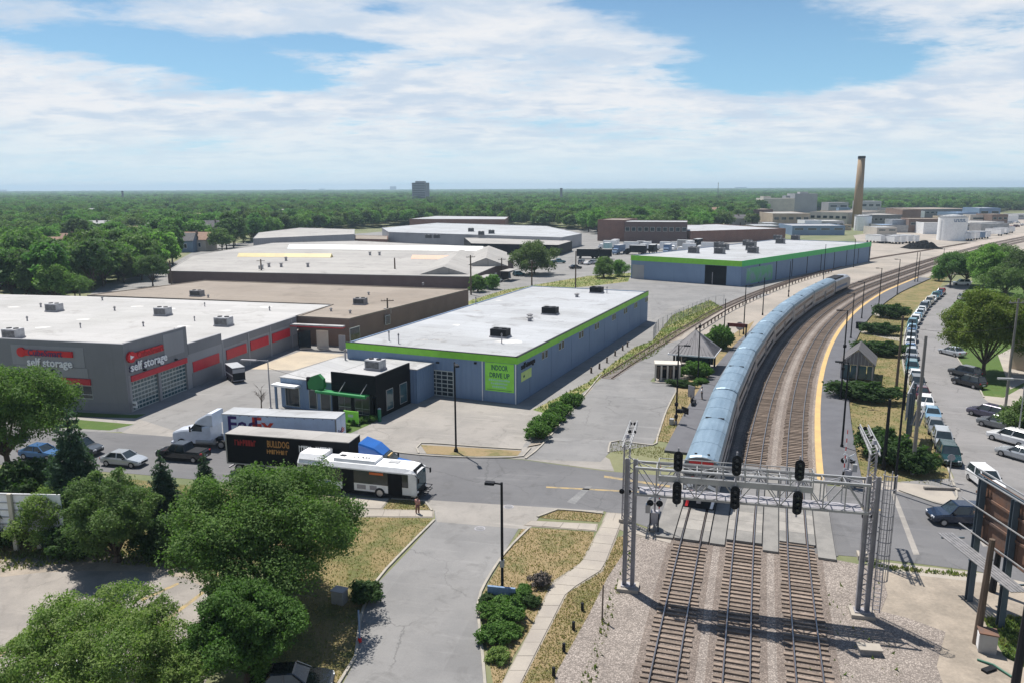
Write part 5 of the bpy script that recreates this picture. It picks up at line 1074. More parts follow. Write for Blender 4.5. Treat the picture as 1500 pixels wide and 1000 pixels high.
# ================================================================== SIGNAL GANTRY OVER THE TRACKS
gl0, gr0 = (8.20,50.65), (23.27,47.12)
GL = math.dist(gl0, gr0); GR = math.atan2(gr0[1] - gl0[1], gr0[0] - gl0[0])
gt = thing('signal_gantry', 'grey steel lattice signal gantry spanning the three tracks in front of the crossing', 'signal gantry', gl0, GR)
for xc in (0.0, GL):
    MB().box(xc - .75, xc + .75, -.65, .65, 0, .28).build('footing', M_conc, gt)
    for s in (-.28, .28):
        b = MB()
        for e in (-.13, .13): b.box(xc + s + e - .02, xc + s + e + .02, -.16, .16, .28, 9.75)
        b.box(xc + s - .11, xc + s + .11, -.02, .02, .28, 9.75); b.build('column', M_galv_dk, gt)
    b = MB()
    for i in range(13): z = .6 + i * .72; b.bar((xc - .26, .0, z), (xc + .26, .0, z + .36), .06); b.bar((xc + .26, .0, z + .36), (xc - .26, .0, z + .72), .06)
    b.build('column_lacing', M_galv_dk, gt, kind='stuff')
    b = MB().box(xc - .5, xc + .5, -.35, .35, .285, .36)
    b.build('base_plate', M_galv_dk, gt)
zb, zt, hw = 7.45, 9.35, .62
for y in (-hw, hw):
    for z in (zb, zt): MB().box(.3, GL - .3, y - .08, y + .08, z - .08, z + .08).build('chord', M_galv, gt)
nb = 11
for y in (-hw, hw):
    b = MB()
    for i in range(nb + 1):
        x = .4 + (GL - .8) * i / nb; b.bar((x, y, zb), (x, y, zt), .075)
        if i < nb:
            x2 = .4 + (GL - .8) * (i + 1) / nb; b.bar((x, y, zb if i % 2 else zt), (x2, y, zt if i % 2 else zb), .065)
    b.build('web_bracing', M_galv, gt, kind='stuff')
b = MB()
for z in (zb, zt):
    for i in range(nb):
        x = .4 + (GL - .8) * i / nb; x2 = .4 + (GL - .8) * (i + 1) / nb; b.bar((x, -hw, z), (x, hw, z), .06); b.bar((x, -hw if i % 2 else hw, z), (x2, hw if i % 2 else -hw, z), .05)
b.build('plan_bracing', M_galv, gt, kind='stuff')
b = MB()
for i in range(6): b.box(.6, GL - .6, -hw + .02 + i * .205, -hw + .205 + i * .205, zb + .085, zb + .11)
b.build('lower_grating', M_galv_dk, gt, kind='stuff')
WX0, WX1 = 1.9, 11.6
MB().box(WX0, WX1, -1.45, -.75, 9.02, 9.07).build('walkway', M_galv, gt); MB().box(WX0, WX1, -1.5, -1.46, 8.85, 9.25).build('kick_plate', M_galv, gt)
for i in range(8):
    x = WX0 + (WX1 - WX0) * i / 7; MB().bar((x, -.7, 9.0), (x, -1.48, 8.95), .07).build('bracket', M_galv, gt); MB().bar((x, -1.48, 9.05), (x, -1.48, 10.2), .06).build('rail_post', M_galv, gt)
    MB().bar((x, -.72, 9.05), (x, -.72, 10.2), .06).build('rail_post', M_galv, gt)
for y in (-1.48, -.72):
    for z in (9.65, 10.2): MB().bar((WX0, y, z), (WX1, y, z), .05).build('handrail', M_galv, gt)
for x in (WX0, WX1):
    MB().bar((x, -1.48, 10.2), (x, -.72, 10.2), .05).build('handrail', M_galv, gt)
def oval(w_, h_, n=18):
    r_ = w_ / 2; s_ = h_ / 2 - r_; return [(math.cos(2 * math.pi * i / n) * r_, math.sin(2 * math.pi * i / n) * r_ + (s_ if math.sin(2 * math.pi * i / n) >= 0 else -s_)) for i in range(n)]
for i, x in enumerate((3.15, 6.85, 10.7)):
    sg = thing('track_signal', ('black two headed rail signal over the train on the left track', 'black two headed rail signal over the middle track', 'black two headed rail signal over the right track')[i], 'rail signal', (gl0[0] + math.cos(GR) * x + math.sin(GR) * 1.62, gl0[1] + math.sin(GR) * x - math.cos(GR) * 1.62, 7.2), GR, 'rail signals on the gantry')
    MB().tube([(0, .05, 0), (0, .05, 4.1)], .06, 8).build('mast', M_galv_dk, sg); MB().box(-.06, .06, .0, 1.0, 1.9, 2.0).build('bracket', M_galv_dk, sg)
    for z0, hh in ((3.2, 1.4), (1.0, 1.6)):
        o = oval(.60, hh); b = MB(); b.loft([[(x_, -.08, z0 + z_) for x_, z_ in o], [(x_, -.04, z0 + z_) for x_, z_ in o]]); hd = b.build('signal_head', M_dark, sg)
        for k_ in (-1, 0, 1):
            z_ = z0 + k_ * hh * .26; MB().tube([(0, -.34, z_ + .02), (0, -.09, z_)], [.12, .13], 10).build('hood', M_black, hd)
            MB().tube([(0, -.345, z_ + .02), (0, -.341, z_ + .02)], .09, 10).build('lens', M_glass, hd)
        MB().box(-.16, .16, -.039, .0, z0 - hh * .35, z0 + hh * .35).build('case', M_black, hd)
b = MB(); lx, ly = GL + .85, -.1
ld = thing('caged_ladder', 'grey ladder with round safety cage fixed to the right gantry leg', 'ladder', (gl0[0] + math.cos(GR) * lx, gl0[1] + math.sin(GR) * lx, 0), GR)
for s in (-.22, .22): MB().bar((s, 0, .3), (s, 0, 10.2), .06).build('stile', M_galv_dk, ld)
for i in range(32): MB().bar((-.22, 0, .5 + i * .3), (.22, 0, .5 + i * .3), .035).build('rung', M_galv_dk, ld)
for i in range(9):
    b = MB(); z = 2.9 + i * .9; pts = [(math.cos(t) * .42, -.42 + math.sin(t) * .42 if 0 else -.40 - math.sin(t) * .40, z) for t in [math.pi * j / 8 for j in range(9)]]
    for p, q in zip(pts[:-1], pts[1:]): b.bar(p, q, .045)
    b.build('hoop', M_galv_dk, ld)
for j in range(1, 8, 1):
    t = math.pi * j / 8; MB().bar((math.cos(t) * .42, -.40 - math.sin(t) * .40, 2.9), (math.cos(t) * .42, -.40 - math.sin(t) * .40, 10.1), .035).build('cage_bar', M_galv_dk, ld)
for z in (1.2, 6, 9.4): MB().bar((-.22, .0, z), (-.55, .06, z), .05).build('stand_off', M_galv_dk, ld)

# crossing signals: mast with flashers and a lattice arm reaching over the road
def flasher(par, x, y, z, s=1):
    for dx in (-.38 * s, .38 * s):
        f = MB().tube([(x + dx, y - .03, z), (x + dx, y + .03, z)], .28 * s, 14).build('flasher', M_dark, par)
        MB().tube([(x + dx, y - .28, z + .04), (x + dx, y - .031, z)], [.14 * s, .13 * s], 10).build('hood', M_black, f); MB().tube([(x + dx, y - .05, z), (x + dx, y - .032, z)], .12 * s, 10).build('lens', paint('red_lens', (.25, .01, .01), .2) if 'red_lens' not in MATS else MATS['red_lens'], f)
    MB().bar((x - .4 * s, y + .06, z), (x + .4 * s, y + .06, z), .06).build('cross_bar', M_galv_dk, par)
def cantilever(label, p, rz, h, arm, mm):
    t = thing('crossing_signal', label, 'crossing signal', p, rz, 'cantilever crossing signals')
    MB().box(-.5, .5, -.5, .5, 0, .35).build('footing', M_conc, t)
    b = MB(); w_ = .28
    for sx in (-w_, w_):
        for sy in (-w_, w_): b.bar((sx, sy, .35), (sx * .8, sy * .8, h), .08)
    for i in range(12):
        z0, z1 = .35 + (h - .35) * i / 12, .35 + (h - .35) * (i + 1) / 12
        for sx in (-w_, w_): b.bar((sx, -w_, z0), (sx, w_, z1), .04)
        for sy in (-w_, w_): b.bar((-w_, sy, z0), (w_, sy, z1), .04)
    b.build('lattice_mast', mm, t, kind='stuff')
    for s in (-.3, .3):
        MB().bar((s, -.9, h), (s, arm, h + .35), .11, .11).build('arm_rail', M_galv, t); MB().bar((s, -.9, h + .55), (s, arm, h + .6), .07).build('arm_rail', M_galv, t)
    b = MB()
    for i in range(9):
        y0 = -.9 + (arm + .9) * i / 9; y1 = -.9 + (arm + .9) * (i + 1) / 9; b.bar((-.3, y0, h + .05), (.3, y1, h + .05), .05); b.bar((-.3, y0, h), (-.3, y1, h + .55), .04); b.bar((.3, y0, h), (.3, y1, h + .55), .04)
    b.build('arm_bracing', M_galv, t, kind='stuff')
    flasher(t, 0, -.5, h * .42, .8); flasher(t, .1, arm * .55, h + .25, .55); flasher(t, -.1, arm, h + .30, .55); MB().tube([(0, 0, h + .6), (0, 0, h + .9)], [.22, .12], 10).build('bell', M_galv_dk, t)
cantilever('tall crossing signal with flashers and lattice arm behind the left gantry leg', (9.65,62.06), R(-15), 6.9, 5.0, M_galv_dk)
cantilever('tall crossing signal with flashers and white lattice arm behind the right gantry leg', (27.05, 55.2), R(-16), 8.6, 5.0, M_galv_dk)
def gate(label, p, rz):
    t = thing('crossing_gate', label, 'crossing gate', p, rz, 'level crossing gates')
    MB().box(-.55, .55, -.5, .5, 0, .2).build('footing', M_conc, t); MB().tube([(0, 0, .2), (0, 0, 3.0)], .09, 10).build('mast', M_galv_dk, t)
    MB().box(-.3, .3, -.35, .35, .7, 1.7).build('mechanism', M_galv_dk, t); MB().box(-.75, -.35, -.3, .3, 1.6, 2.3).build('relay_box', M_galv, t)
    for s in (-.34, .34): MB().hexa([(s - .05, -.9, .3), (s + .05, -.9, .3), (s + .05, -.5, .3), (s - .05, -.5, .3), (s - .05, -.25, 1.5), (s + .05, -.25, 1.5), (s + .05, .1, 1.5), (s - .05, .1, 1.5)]).build('counterweight', M_dark, t)
    for i in range(10):
        MB().bar((.36, .05 + i * .02, 1.5 + i * .42), (.36, .07 + i * .02, 1.9 + i * .42), .10 - i * .004, .05).build('gate_arm', M_trainred if i % 2 else M_whitep, t)
    flasher(t, 0, -.25, 2.5); b = MB(); b.bar((-.5, .12, 2.7), (.5, .12, 3.3), .03, .16); b.bar((.5, .12, 2.7), (-.5, .12, 3.3), .03, .16); b.build('crossbuck', M_whitep, t)
gate('crossing gate with raised arm on the near kerb right of the left gantry leg', (11.79,60.28), R(-12))
gate('crossing gate with raised arm beyond the road at the end of the right platform', (31.88,69.73), R(168))
t = thing('equipment_lid', 'pale concrete box lid on the ballast below the right gantry leg', 'box', (21.81,42.79), R(-8)); MB().box(-.62, .62, -.35, .35, 0, .38).build('body', M_hvac, t); MB().box(-.68, .68, -.4, .4, .382, .45).build('lid', M_conc, t)

# ================================================================== PLATFORM FURNITURE
def pole(label, p, h, r_=.09, lamp=None, rz=0, m=None, group='black posts along the platforms', name='platform_lamp', cat='lamp post', box=False, mid=None):
    t = thing(name, label, cat, p, rz, group); m = m or M_dark
    MB().tube([(0, 0, 0), (0, 0, .5)], [r_ * 2.0, r_ * 1.6], 10).build('base', M_dark if not box else M_galv_dk, t)
    MB().tube([(0, 0, .5), (0, 0, h)], [r_ * 1.15, r_ * .75], 8).build('shaft', m, t)
    if lamp:
        for s in lamp:
            MB().bar((0, 0, h - .08), (s * .75, 0, h - .02), .07).build('arm', m, t); MB().box(min(s * .6, s * 1.35), max(s * .6, s * 1.35), -.17, .17, h - .1, h + .04).build('lamp_head', m, t)
    if mid:
        for z in mid: MB().box(-.2, .2, -.25, .1, z - .18, z + .18).build('speaker', m, t)
    if box: MB().box(.12, .75, -.25, .25, 1.6, 2.0).build('notice_box', M_dark, t); MB().box(-.75, -.25, -.3, .3, 0, .75).build('meter_box', M_galv, t)
    return t
PL = [(0, 0, 0, l) for l in (
    'black lamp post with grey box at its foot by the near left platform end',
    'black post standing right before the pyramid roofed shelter',
    'black post by the round shrub behind the pyramid roofed shelter',
    'black post at the maroon station sign',
    'black post beyond the maroon station sign',
    'black post far up the left side of the train',
    'black post in the gravel yard near the far locomotive',
    'black post in the gravel yard by the far blue warehouse corner')]
for p, h, lm, lb, bx_, md in (((19.70,89.47), 9.82, (1,), PL[0][3], True, (1.1, 2.6)), ((27.21,110.09), 8.74, None, PL[1][3], False, (8.3,)), ((39.28,140.81), 7.92, None, PL[2][3], False, None), ((44.93,147.53), 9.59, (1,), PL[3][3], False, None), ((55.90,170.30), 8.40, None, PL[4][3], False, None), ((72.01,199.69), 9.23, None, PL[5][3], False, (1.5,)), ((94.50,233.63), 11.12, None, PL[6][3], False, None), ((121.04,273.80), 10.09, None, PL[7][3], False, None),
   ((35.95,80.55), 9.70, (-1,), 'black lamp post on the lawn beside the near right platform', False, None), ((43.84,99.80), 12.18, (-1,), 'tall black lamp post left of the gabled platform shelter', False, (4.5, 7.5)), ((63.49,142.29), 8.64, (-1,), 'black lamp post behind the gabled shelter', False, None), ((75.32,164.33), 8.12, (-1,), 'black lamp post beside the dark platform bin', False, None), ((87.04,181.59), 9.24, (-1,), 'black lamp post at the first round shrub by the platform', False, None), ((101.76,202.75), 9.36, (-1,), 'black lamp post near the far end of the right platform', False, None), ((120.04,229.30), 8.92, None, 'left one of the paired poles where the right platform ends', False, None), ((120.84,229.28), 8.92, None, 'right one of the paired poles where the right platform ends', False, None), ((155.99,279.78), 6.15, None, 'short black pole by the far bend of the tracks', False, None)):
    pole(lb, p, h, .10, lm, R(-20), box=bx_, mid=md)
t = thing('station_sign', 'maroon station name frame on two posts beside the train', 'sign', (41.67,140.76), R(-25))
for s in (-1.6, 1.6): MB().box(s - .12, s + .12, -.12, .12, 0, 3.3).build('post', M_dark, t)
MB().box(-1.8, 1.8, -.1, .1, 2.7, 3.35).build('board', paint('maroon_board', (.16, .035, .03), .5), t)
t = thing('sign_disc', 'grey round backed sign behind the maroon frame by the train', 'sign', (43.74,146.14), R(-40)); MB().tube([(0, 0, 0), (0, 0, 1.4)], .06, 8).build('post', M_galv, t); MB().tube([(0, -.04, 1.9), (0, .04, 1.9)], .8, 18).build('disc', M_galv_dk, t)
for i, (p, l) in enumerate((((23.86,99.76), 'grey notice board leaning beside the near left platform'), ((21.39,92.28), 'small dark sign on thin post in the grass left of the platform'))):
    t = thing('notice_board', l, 'sign', p, R(-60)); MB().box(-.05, .05, -.05, .05, 0, 1.0).build('post', M_dark, t); MB().box(-.6, .6, -.04, .04, .6, 2.2 if i == 0 else 1.4).build('board', M_galv_dk if i == 0 else M_dark, t)
t = thing('platform_bench', 'low black bench on the platform beside the standing person', 'bench', (*(23.69,97.52), .26), R(68))
MB().box(-.9, .9, -.22, .22, .40, .46).build('seat', M_dark, t); MB().box(-.9, .9, .2, .25, .46, .85).build('backrest', M_dark, t)
for s in (-.75, .75): MB().box(s - .05, s + .05, -.2, .2, 0, .399).build('leg', M_dark, t)
# pyramid roofed shelter
t = thing('station_shelter', 'open station shelter with grey pyramid metal roof left of the train', 'shelter', (28.73,118.82), R(-23)); e = 3.5
b = MB(); zc, za = 2.9, 6.3
for i in range(4):
    c_ = [(-e, -e), (e, -e), (e, e), (-e, e)]; b.poly([(*c_[i], zc), (*c_[(i + 1) % 4], zc), (0, 0, za)])
b.poly([(-e, -e, zc - .002), (-e, e, zc - .002), (e, e, zc - .002), (e, -e, zc - .002)]); rf = b.build('roof', M_seam, t)
b = MB()
for i in range(4):
    a_, c_ = [(-e, -e), (e, -e), (e, e), (-e, e)][i], [(e, -e), (e, e), (-e, e), (-e, -e)][i]
    for k_ in range(1, 12):
        f = k_ / 12; px_, py_ = a_[0] + (c_[0] - a_[0]) * f, a_[1] + (c_[1] - a_[1]) * f; g = 1 - 2 * abs(f - .5)
        b.bar((px_, py_, zc + .02), (px_ * (1 - g), py_ * (1 - g), zc + (za - zc) * g + .02), .05, .06)
b.build('roof_seam', M_seam, rf, kind='stuff')
b = MB()
for i in range(4): b.bar((*[(-e, -e), (e, -e), (e, e), (-e, e)][i], zc - .1), (*[(e, -e), (e, e), (-e, e), (-e, -e)][i], zc - .1), .12, .22)
b.build('fascia', M_whitep, t); MB().tube([(0, 0, za - .1), (0, 0, za + .5)], [.1, .04], 8).build('finial', M_dark, t)
for sx in (-2.7, 2.7):
    for sy in (-2.7, 2.7): MB().box(sx - .14, sx + .14, sy - .14, sy + .14, 0, 2.85).build('post', M_dark, t)
for x0, x1, y0, y1 in ((-2.5, 2.5, 2.65, 2.75), (-2.75, -2.65, -1, 2.5)): MB().box(x0, x1, y0, y1, .3, 2.4).build('screen', M_tint, t)
MB().box(-2.2, 2.2, 2.2, 2.7, .4, .5).build('bench', M_wood, t); sheet('shelter_floor', [(x * math.cos(R(-23)) - y * math.sin(R(-23)) + t.location.x, x * math.sin(R(-23)) + y * math.cos(R(-23)) + t.location.y) for x, y in ((-4.2, -4.2), (4.6, -4.2), (4.6, 4.2), (-4.2, 4.2))], .024, M_conc)
t = thing('bin_pavilion', 'small white roofed pavilion with slatted white sides before the pyramid shelter', 'pavilion', (23.12,112.23), R(-8))
MB().box(-1.9, 1.9, -1.1, 1.3, 2.35, 2.55).build('roof', M_cream, t)
for x in (-1.75, -.9, 0, .9, 1.75): MB().box(x - .13, x + .13, -1.0, -.8, 0, 2.34).build('post', M_cream, t)
MB().box(-1.8, 1.8, .9, 1.1, 0, 2.34).build('back_wall', M_dark, t); MB().box(-1.85, 1.85, -.98, -.82, 1.75, 2.1).build('rail', M_wood, t)
for x in (-1.32, .45): MB().box(x - .16, x + .16, -.78, -.6, .2, 1.7).build('panel', M_wood, t)
# gabled shelter on the right platform
t = thing('platform_shelter', 'glazed platform shelter with grey gabled roof and dark hedge in front', 'shelter', (50.62,110.53), R(-27)); wx, wy = 2.1, 4.2
for s in (-1, 1):
    q = [(s * (wx + .35), -.4, 2.45), (0, -.4, 4.7), (0, wy * 1.6, 4.7), (s * (wx + .35), wy * 1.6, 2.45)]
    q = q if s < 0 else q[::-1]; q = q[::-1]
    MB().hexa([(x, y, z) for x, y, z in q] + [(x, y, z + .14) for x, y, z in q]).build('roof_slope', M_shingle, t)
b = MB(); b.hexa([(-wx - .2, -.3, 2.5), (wx + .2, -.3, 2.5), (wx + .2, -.15, 2.5), (-wx - .2, -.15, 2.5), (-.02, -.3, 4.6), (.02, -.3, 4.6), (.02, -.15, 4.6), (-.02, -.15, 4.6)]); gb = b.build('gable', M_seam, t)
for i in range(-4, 5): MB().box(i * .5 - .03, i * .5 + .03, -.33, -.301, 2.52, 4.55 - abs(i) * .45).build('batten', M_galv, gb)
for x in (-wx, 0, wx):
    for y in (0, wy, wy * 1.5): MB().box(x - .1, x + .1, y - .1, y + .1, 0, 2.45).build('post', M_galv_dk, t)
for x in (-wx, wx): MB().box(x - .02, x + .02, .12, wy * 1.5 - .12, .4, 2.4).build('glass_side', M_tint, t)
for i in range(4): MB().box(-wx + .15 + i * 1.1, -wx + 1.15 + i * 1.1, -.02, .02, .4, 2.4).build('glass_front', M_tint, t)
t = thing('platform_bin', 'dark square litter bin at the back edge of the right platform', 'bin', (69.78,152.15), R(-30)); MB().box(-.9, .9, -.6, .6, 0, 1.3).build('body', M_dark, t); MB().box(-.98, .98, -.68, .68, 1.302, 1.5).build('lid', M_black, t)

# ================================================================== LAMPS, POLES, BILLBOARDS
def street_lamp(label, p, h, rz, m=None, arm=1.3, r_=.11, two=False):
    t = thing('street_lamp', label, 'street lamp', p, rz, 'street lamps'); m = m or M_dark
    MB().tube([(0, 0, 0), (0, 0, .35)], [.26, .2], 10).build('base', m, t); MB().tube([(0, 0, .35), (0, 0, h)], [r_, r_ * .8], 10).build('shaft', m, t)
    MB().bar((0, 0, h - .12), (arm * .6, 0, h - .08), .09).build('arm', m, t); MB().box(arm * .5, arm * 1.15, -.2, .2, h - .2, h - .02).build('lamp_head', m, t)
    return t
lt = street_lamp('black street lamp rising from the flower bed between driveway and footpath', (-0.74,49.41), 8.55, R(168), arm=1.0); MB().box(-.14, .14, -.14, .14, 2.4, 2.9).build('band', M_galv, lt); MB().box(-1.0, .95, .3, .5, .4, 1.1).build('blue_notice', M_blue, lt)
street_lamp('black street lamp on the dry island before the storage lot', (-6.13,80.16), 9.96, R(-75), arm=1.5)
t = street_lamp('grey lamp post in the yard behind the white truck with a long curved arm', (-31.27,96.65), 6.62, R(170), M_galv_dk, 3.2, .09)
t = street_lamp('slim pale street lamp at the kerb right of the parked cars on the side street', (55.98,81.91), 7.5, R(170), M_galv, 2.4, .08)
def utility_pole(label, p, h, rz=0, m=None, arms=1, drum=False, r_=.16, lean=0.0):
    t = thing('utility_pole', label, 'utility pole', p, rz, 'wooden utility poles'); m = m or M_wood
    MB().tube([(0, 0, 0), (lean, 0, h)], [r_, r_ * .7], 8).build('pole', m, t)
    for i in range(arms):
        z = h - .5 - i * 1.1; ar = MB().box(-1.25 + lean, 1.25 + lean, -.2, -.08, z - .07, z + .07).build('crossarm', m, t)
        for x in (-1.1, -.5, .5, 1.1): MB().tube([(x + lean, -.14, z + .07), (x + lean, -.14, z + .28)], .05, 6).build('insulator', M_galv, ar)
    if drum:
        for s in (-.45, .45): MB().tube([(s, -.35, h - 3.0), (s, -.35, h - 1.9)], .26, 10).build('transformer', M_galv, t)
    return t
for p, h, rz, ar, dr, lb, m_, r_ in (((52.87,103.16), 10.87, 0, 0, False, 'tall leaning dark pole between lawn and the middle of the parked car row', M_wood, .2), ((35.60,68.00), 11.58, 0, 0, False, 'thin black pole at the pavement corner beyond the crossing', M_dark, .12), ((39.74,72.88), 13.96, 0, 0, False, 'tall grey pole on the lawn corner in front of the dark hedge', M_wood_grey, .2), ((37.44,74.05), 7.41, 0, 0, False, 'stout black post in front of the dark hedge on the lawn', M_dark, .2), ((50.17,95.49), 11.53, 0, 0, False, 'thin dark pole on the lawn before the kerbside car row', M_dark, .12), ((64.27,97.19), 14.0, 0, 1, False, 'tall grey utility pole on the pavement by the big yellowish tree', M_wood_grey, .17),
   ((-24.33,149.75), 7.05, R(10), 1, True, 'utility pole with transformers between brick warehouse and blue warehouse', M_wood, .2), ((-10.94,206.10), 10.60, R(20), 1, False, 'utility pole with crossarm at the right corner of the wide white warehouse', M_wood, .25), ((-3.16,244.30), 6.48, R(20), 1, False, 'utility pole by the dark wall left of the roadside tree', M_wood, .25), ((5.61,215.53), 8.03, R(20), 2, False, 'utility pole with two crossarms in the weeds behind the blue warehouse', M_wood, .25), ((18.20,219.67), 10.49, R(20), 0, False, 'slim pole in the weeds by the truck yard', M_wood, .22), ((-35.99,238.07), 7.16, 0, 0, False, 'short dark pole before the brown side wall', M_wood, .28), ((-76.44,235.90), 7.10, 0, 1, True, 'utility pole with transformers before the left of the brown side wall', M_wood, .28),
   ((-123.36,209.44), 8.93, 0, 0, True, 'utility pole with two pale transformers among trees on the left', M_wood, .3), ((-97.29,220.24), 8.20, 0, 1, False, 'utility pole at the left corner of the wide white warehouse', M_wood, .28), ((-116.92,207.88), 3.16, 0, 0, False, 'short pale pole behind the self storage roof', M_wood_grey, .2)):
    utility_pole(lb, p, h, rz, m_, ar, dr, r_)
def cable(label, a, c, sag, r_=.02):
    b = MB(); a, c = Vector(a), Vector(c); n_ = 14; pts = [a.lerp(c, i / n_) - Vector((0, 0, sag * 4 * (i / n_) * (1 - i / n_))) for i in range(n_ + 1)]
    b.tube(pts, r_, 4, cap=False); o = b.build('overhead_cable', M_dark); tag(o, label, 'cable', 'overhead cables')
cable('thin cable slung over the side street from the grey pole by the yellowish tree', (*(64.27,97.19), 10.5), (*(52.87,103.16), 9.5), .8)
cable('thin cable from the transformer pole to the corner of the black office annexe', (*(-24.33,149.75), 6.0), (*(-16.86,93.10), 4.6), .5)
cable('long thin cable from the black annexe towards the street lamp in the yard', (*(-16.86,93.10), 4.2), (*(-31.27,96.65), 5.6), .6)

# white billboard seen from behind, at the left edge
t = thing('billboard', 'white billboard back with grid frame on two posts at the left edge', 'billboard', (-39.60,57.36), R(-4))
for i in range(-3, 3): MB().box(i * 1.02 + 1.2 - .01, (i + 1) * 1.02 + 1.2 - .04, -.06, .02, 1.5, 4.7).build('panel', M_whitep, t)
for z in (1.5, 2.1, 2.7, 3.3, 3.9, 4.6): MB().box(-1.9, 2.2, -.13, -.061, z, z + .07).build('batten', M_galv, t)
for x in (.2, 1.85): MB().box(x - .16, x + .16, -.35 + (x > 1) * .42, -.135 + (x > 1) * .42, 0, 4.75 - (x > 1) * .4).build('post', paint('cream_post', (.50, .46, .37), .7) if 'cream_post' not in MATS else MATS['cream_post'], t)
# big steel billboard at the right edge, seen from behind
t = thing('billboard', 'large weathered billboard seen from behind on steel posts at the right edge', 'billboard', (31.45, 48.9, 0), 0)
M_rust = mat('rusted_panel', (.16, .085, .055), (.10, .07, .06), scale=.8, fine=5, rough=.85, amt=.3)
M_stb = paint('blue_grey_steel', (.075, .10, .125), .5)
for i, y in enumerate((0, -3.3, -6.6, -9.9)):
    h = (8.95, 8.75, 8.7, 8.7)[i]; b = MB(); x = i * .1
    b.box(x - .2, x + .2, y - .17, y - .13, 0, h); b.box(x - .2, x + .2, y + .13, y + .17, 0, h); b.box(x - .03, x + .03, y - .13, y + .13, 0, h); b.build('steel_post', M_stb, t)
for i in range(9):
    y = 1.0 - i * 1.55; MB().box(.36 + (i % 2) * .012, .42 + (i % 2) * .012, y - 1.52, y, 4.4, 8.9).build('panel', M_rust, t)
for z in (4.5, 6.0, 7.5, 8.7): MB().box(.24, .34, -12.8, 1.0, z, z + .16).build('stringer', M_rust if z < 8 else M_stb, t)
for z in (8.95, 6.9, 5.0): MB().bar((-.28, 1.6, z), (-.1, -6.8, z), .07).build('cable_rail', M_galv, t)
MB().bar((.45, 1.3, 9.1), (.5, -12, 9.1), .09).build('top_trim', M_galv, t)
for i in range(5): MB().box(-1.35 + i * .22, -1.17 + i * .22, -6.0, 2.2, 3.95, 4.0).build('catwalk_plank', M_hvac, t)
for y in (1.6, -1.7, -5): MB().bar((-1.4, y, 3.9), (.2, y, 3.9), .1).build('catwalk_bracket', M_stb, t)
for i, (p, h) in enumerate((((28.95,43.76), 7.0), ((28.70,39.56), 8.6), ((33.78,50.07), 4.6))):
    utility_pole(('stout dark timber post beside the grey cabinet at the right edge', 'stout black timber post at the lower right corner', 'short black timber post under the billboard catwalk')[i], p, h, 0, M_wood if i == 0 else M_dark, 0, False, .24, .2)
t = thing('utility_cabinet', 'pale grey metal cabinet at the foot of the timber post on the right', 'cabinet', (29.11,43.03), R(-22)); MB().box(-.48, .48, -.42, .42, .0, 1.25).build('body', M_galv, t); MB().box(-.53, .53, -.47, .47, 1.252, 1.33).build('lid', M_rust, t); MB().box(-.50, -.481, -.3, .3, .15, 1.1).build('door', M_whitep, t)
t = thing('scrap_pipe', 'tangle of dark green pipe and debris on the dirt before the cabinet', 'debris', (28.47,41.10)); MB().tube([(-.5, .9, .08), (.1, .3, .12), (.5, -.8, .08)], .07, 8).build('pipe', paint('green_pipe', (.03, .12, .08), .5), t); MB().rbox((-.4, -.1, .08), (.9, .35, .16), .4).build('plank', M_dark, t)
t = thing('street_sign', 'street sign on thin post at the lawn corner by the dark green estate car', 'sign', (42.37,71.02), R(-20)); MB().tube([(0, 0, 0), (0, 0, 2.6)], .05, 8).build('post', M_galv, t); MB().tube([(0, -.02, 2.4), (0, .02, 2.4)], .35, 8).build('plate', M_galv_dk, t)
t = thing('log_barrier', 'weathered grey beam lying at the pavement corner beyond the crossing', 'beam', (40.23,68.79), R(-6)); MB().box(-1.4, 1.4, -.15, .15, 0, .28).build('beam', M_wood_grey, t); MB().box(1.42, 1.8, -.2, .2, 0, .2).build('stub', M_conc, t)
# small billboard back among the kerbside poles
t = thing('billboard', 'grey billboard seen edge on with catwalk between the lawn and parked cars', 'billboard', (44.18,82.53), R(58)); MB().box(-3.2, 3.2, .2, .3, 3.4, 6.4).build('panel', M_greywall, t)
for x in (-2.6, 0, 2.6): MB().box(x - .12, x + .12, -.12, .12, 0, 6.3).build('steel_post', M_stb, t)
for i in range(4): MB().box(-3.4, 3.4, -1.2 + i * .24, -1.0 + i * .24, 3.0, 3.05).build('catwalk_plank', M_wood_grey, t)
for z in (3.9, 4.5): MB().bar((-3.4, -1.2, z), (3.4, -1.2, z), .06).build('handrail', M_galv, t)
# chain link fence by the side lot
t = thing('chain_link_fence', 'thin chain link fence on grey posts between the side lot and the spur', 'fence', (0, 0, 0))
fl = resample([(26.64,143.06),(28.70,150.80),(37.38,167.05),(47.56,183.73),(52.04,186.95)], 3.0)
for p in fl: MB().tube([(*p, 0), (*p, 2.4)], .05, 6).build('post', M_galv, t)
b = MB()
for a_, c_ in zip(fl[:-1], fl[1:]):
    for z in (.1, 2.35): b.bar((*a_, z), (*c_, z), .04)
    for j in range(10): f = j / 10; b.bar((a_[0] + (c_[0] - a_[0]) * f, a_[1] + (c_[1] - a_[1]) * f, .1), (a_[0] + (c_[0] - a_[0]) * min(1, f + .3), a_[1] + (c_[1] - a_[1]) * min(1, f + .3), 2.35), .012)
b.build('mesh_wire', M_galv, t, kind='stuff')
t = thing('utility_box', 'grey metal box in the tree shade at the edge of the lower lawn', 'box', (-11.96,48.95), R(-20)); MB().box(-.45, .45, -.35, .35, 0, .95).build('body', M_galv, t); MB().box(-.5, .5, -.4, .4, .952, 1.02).build('lid', M_galv_dk, t)
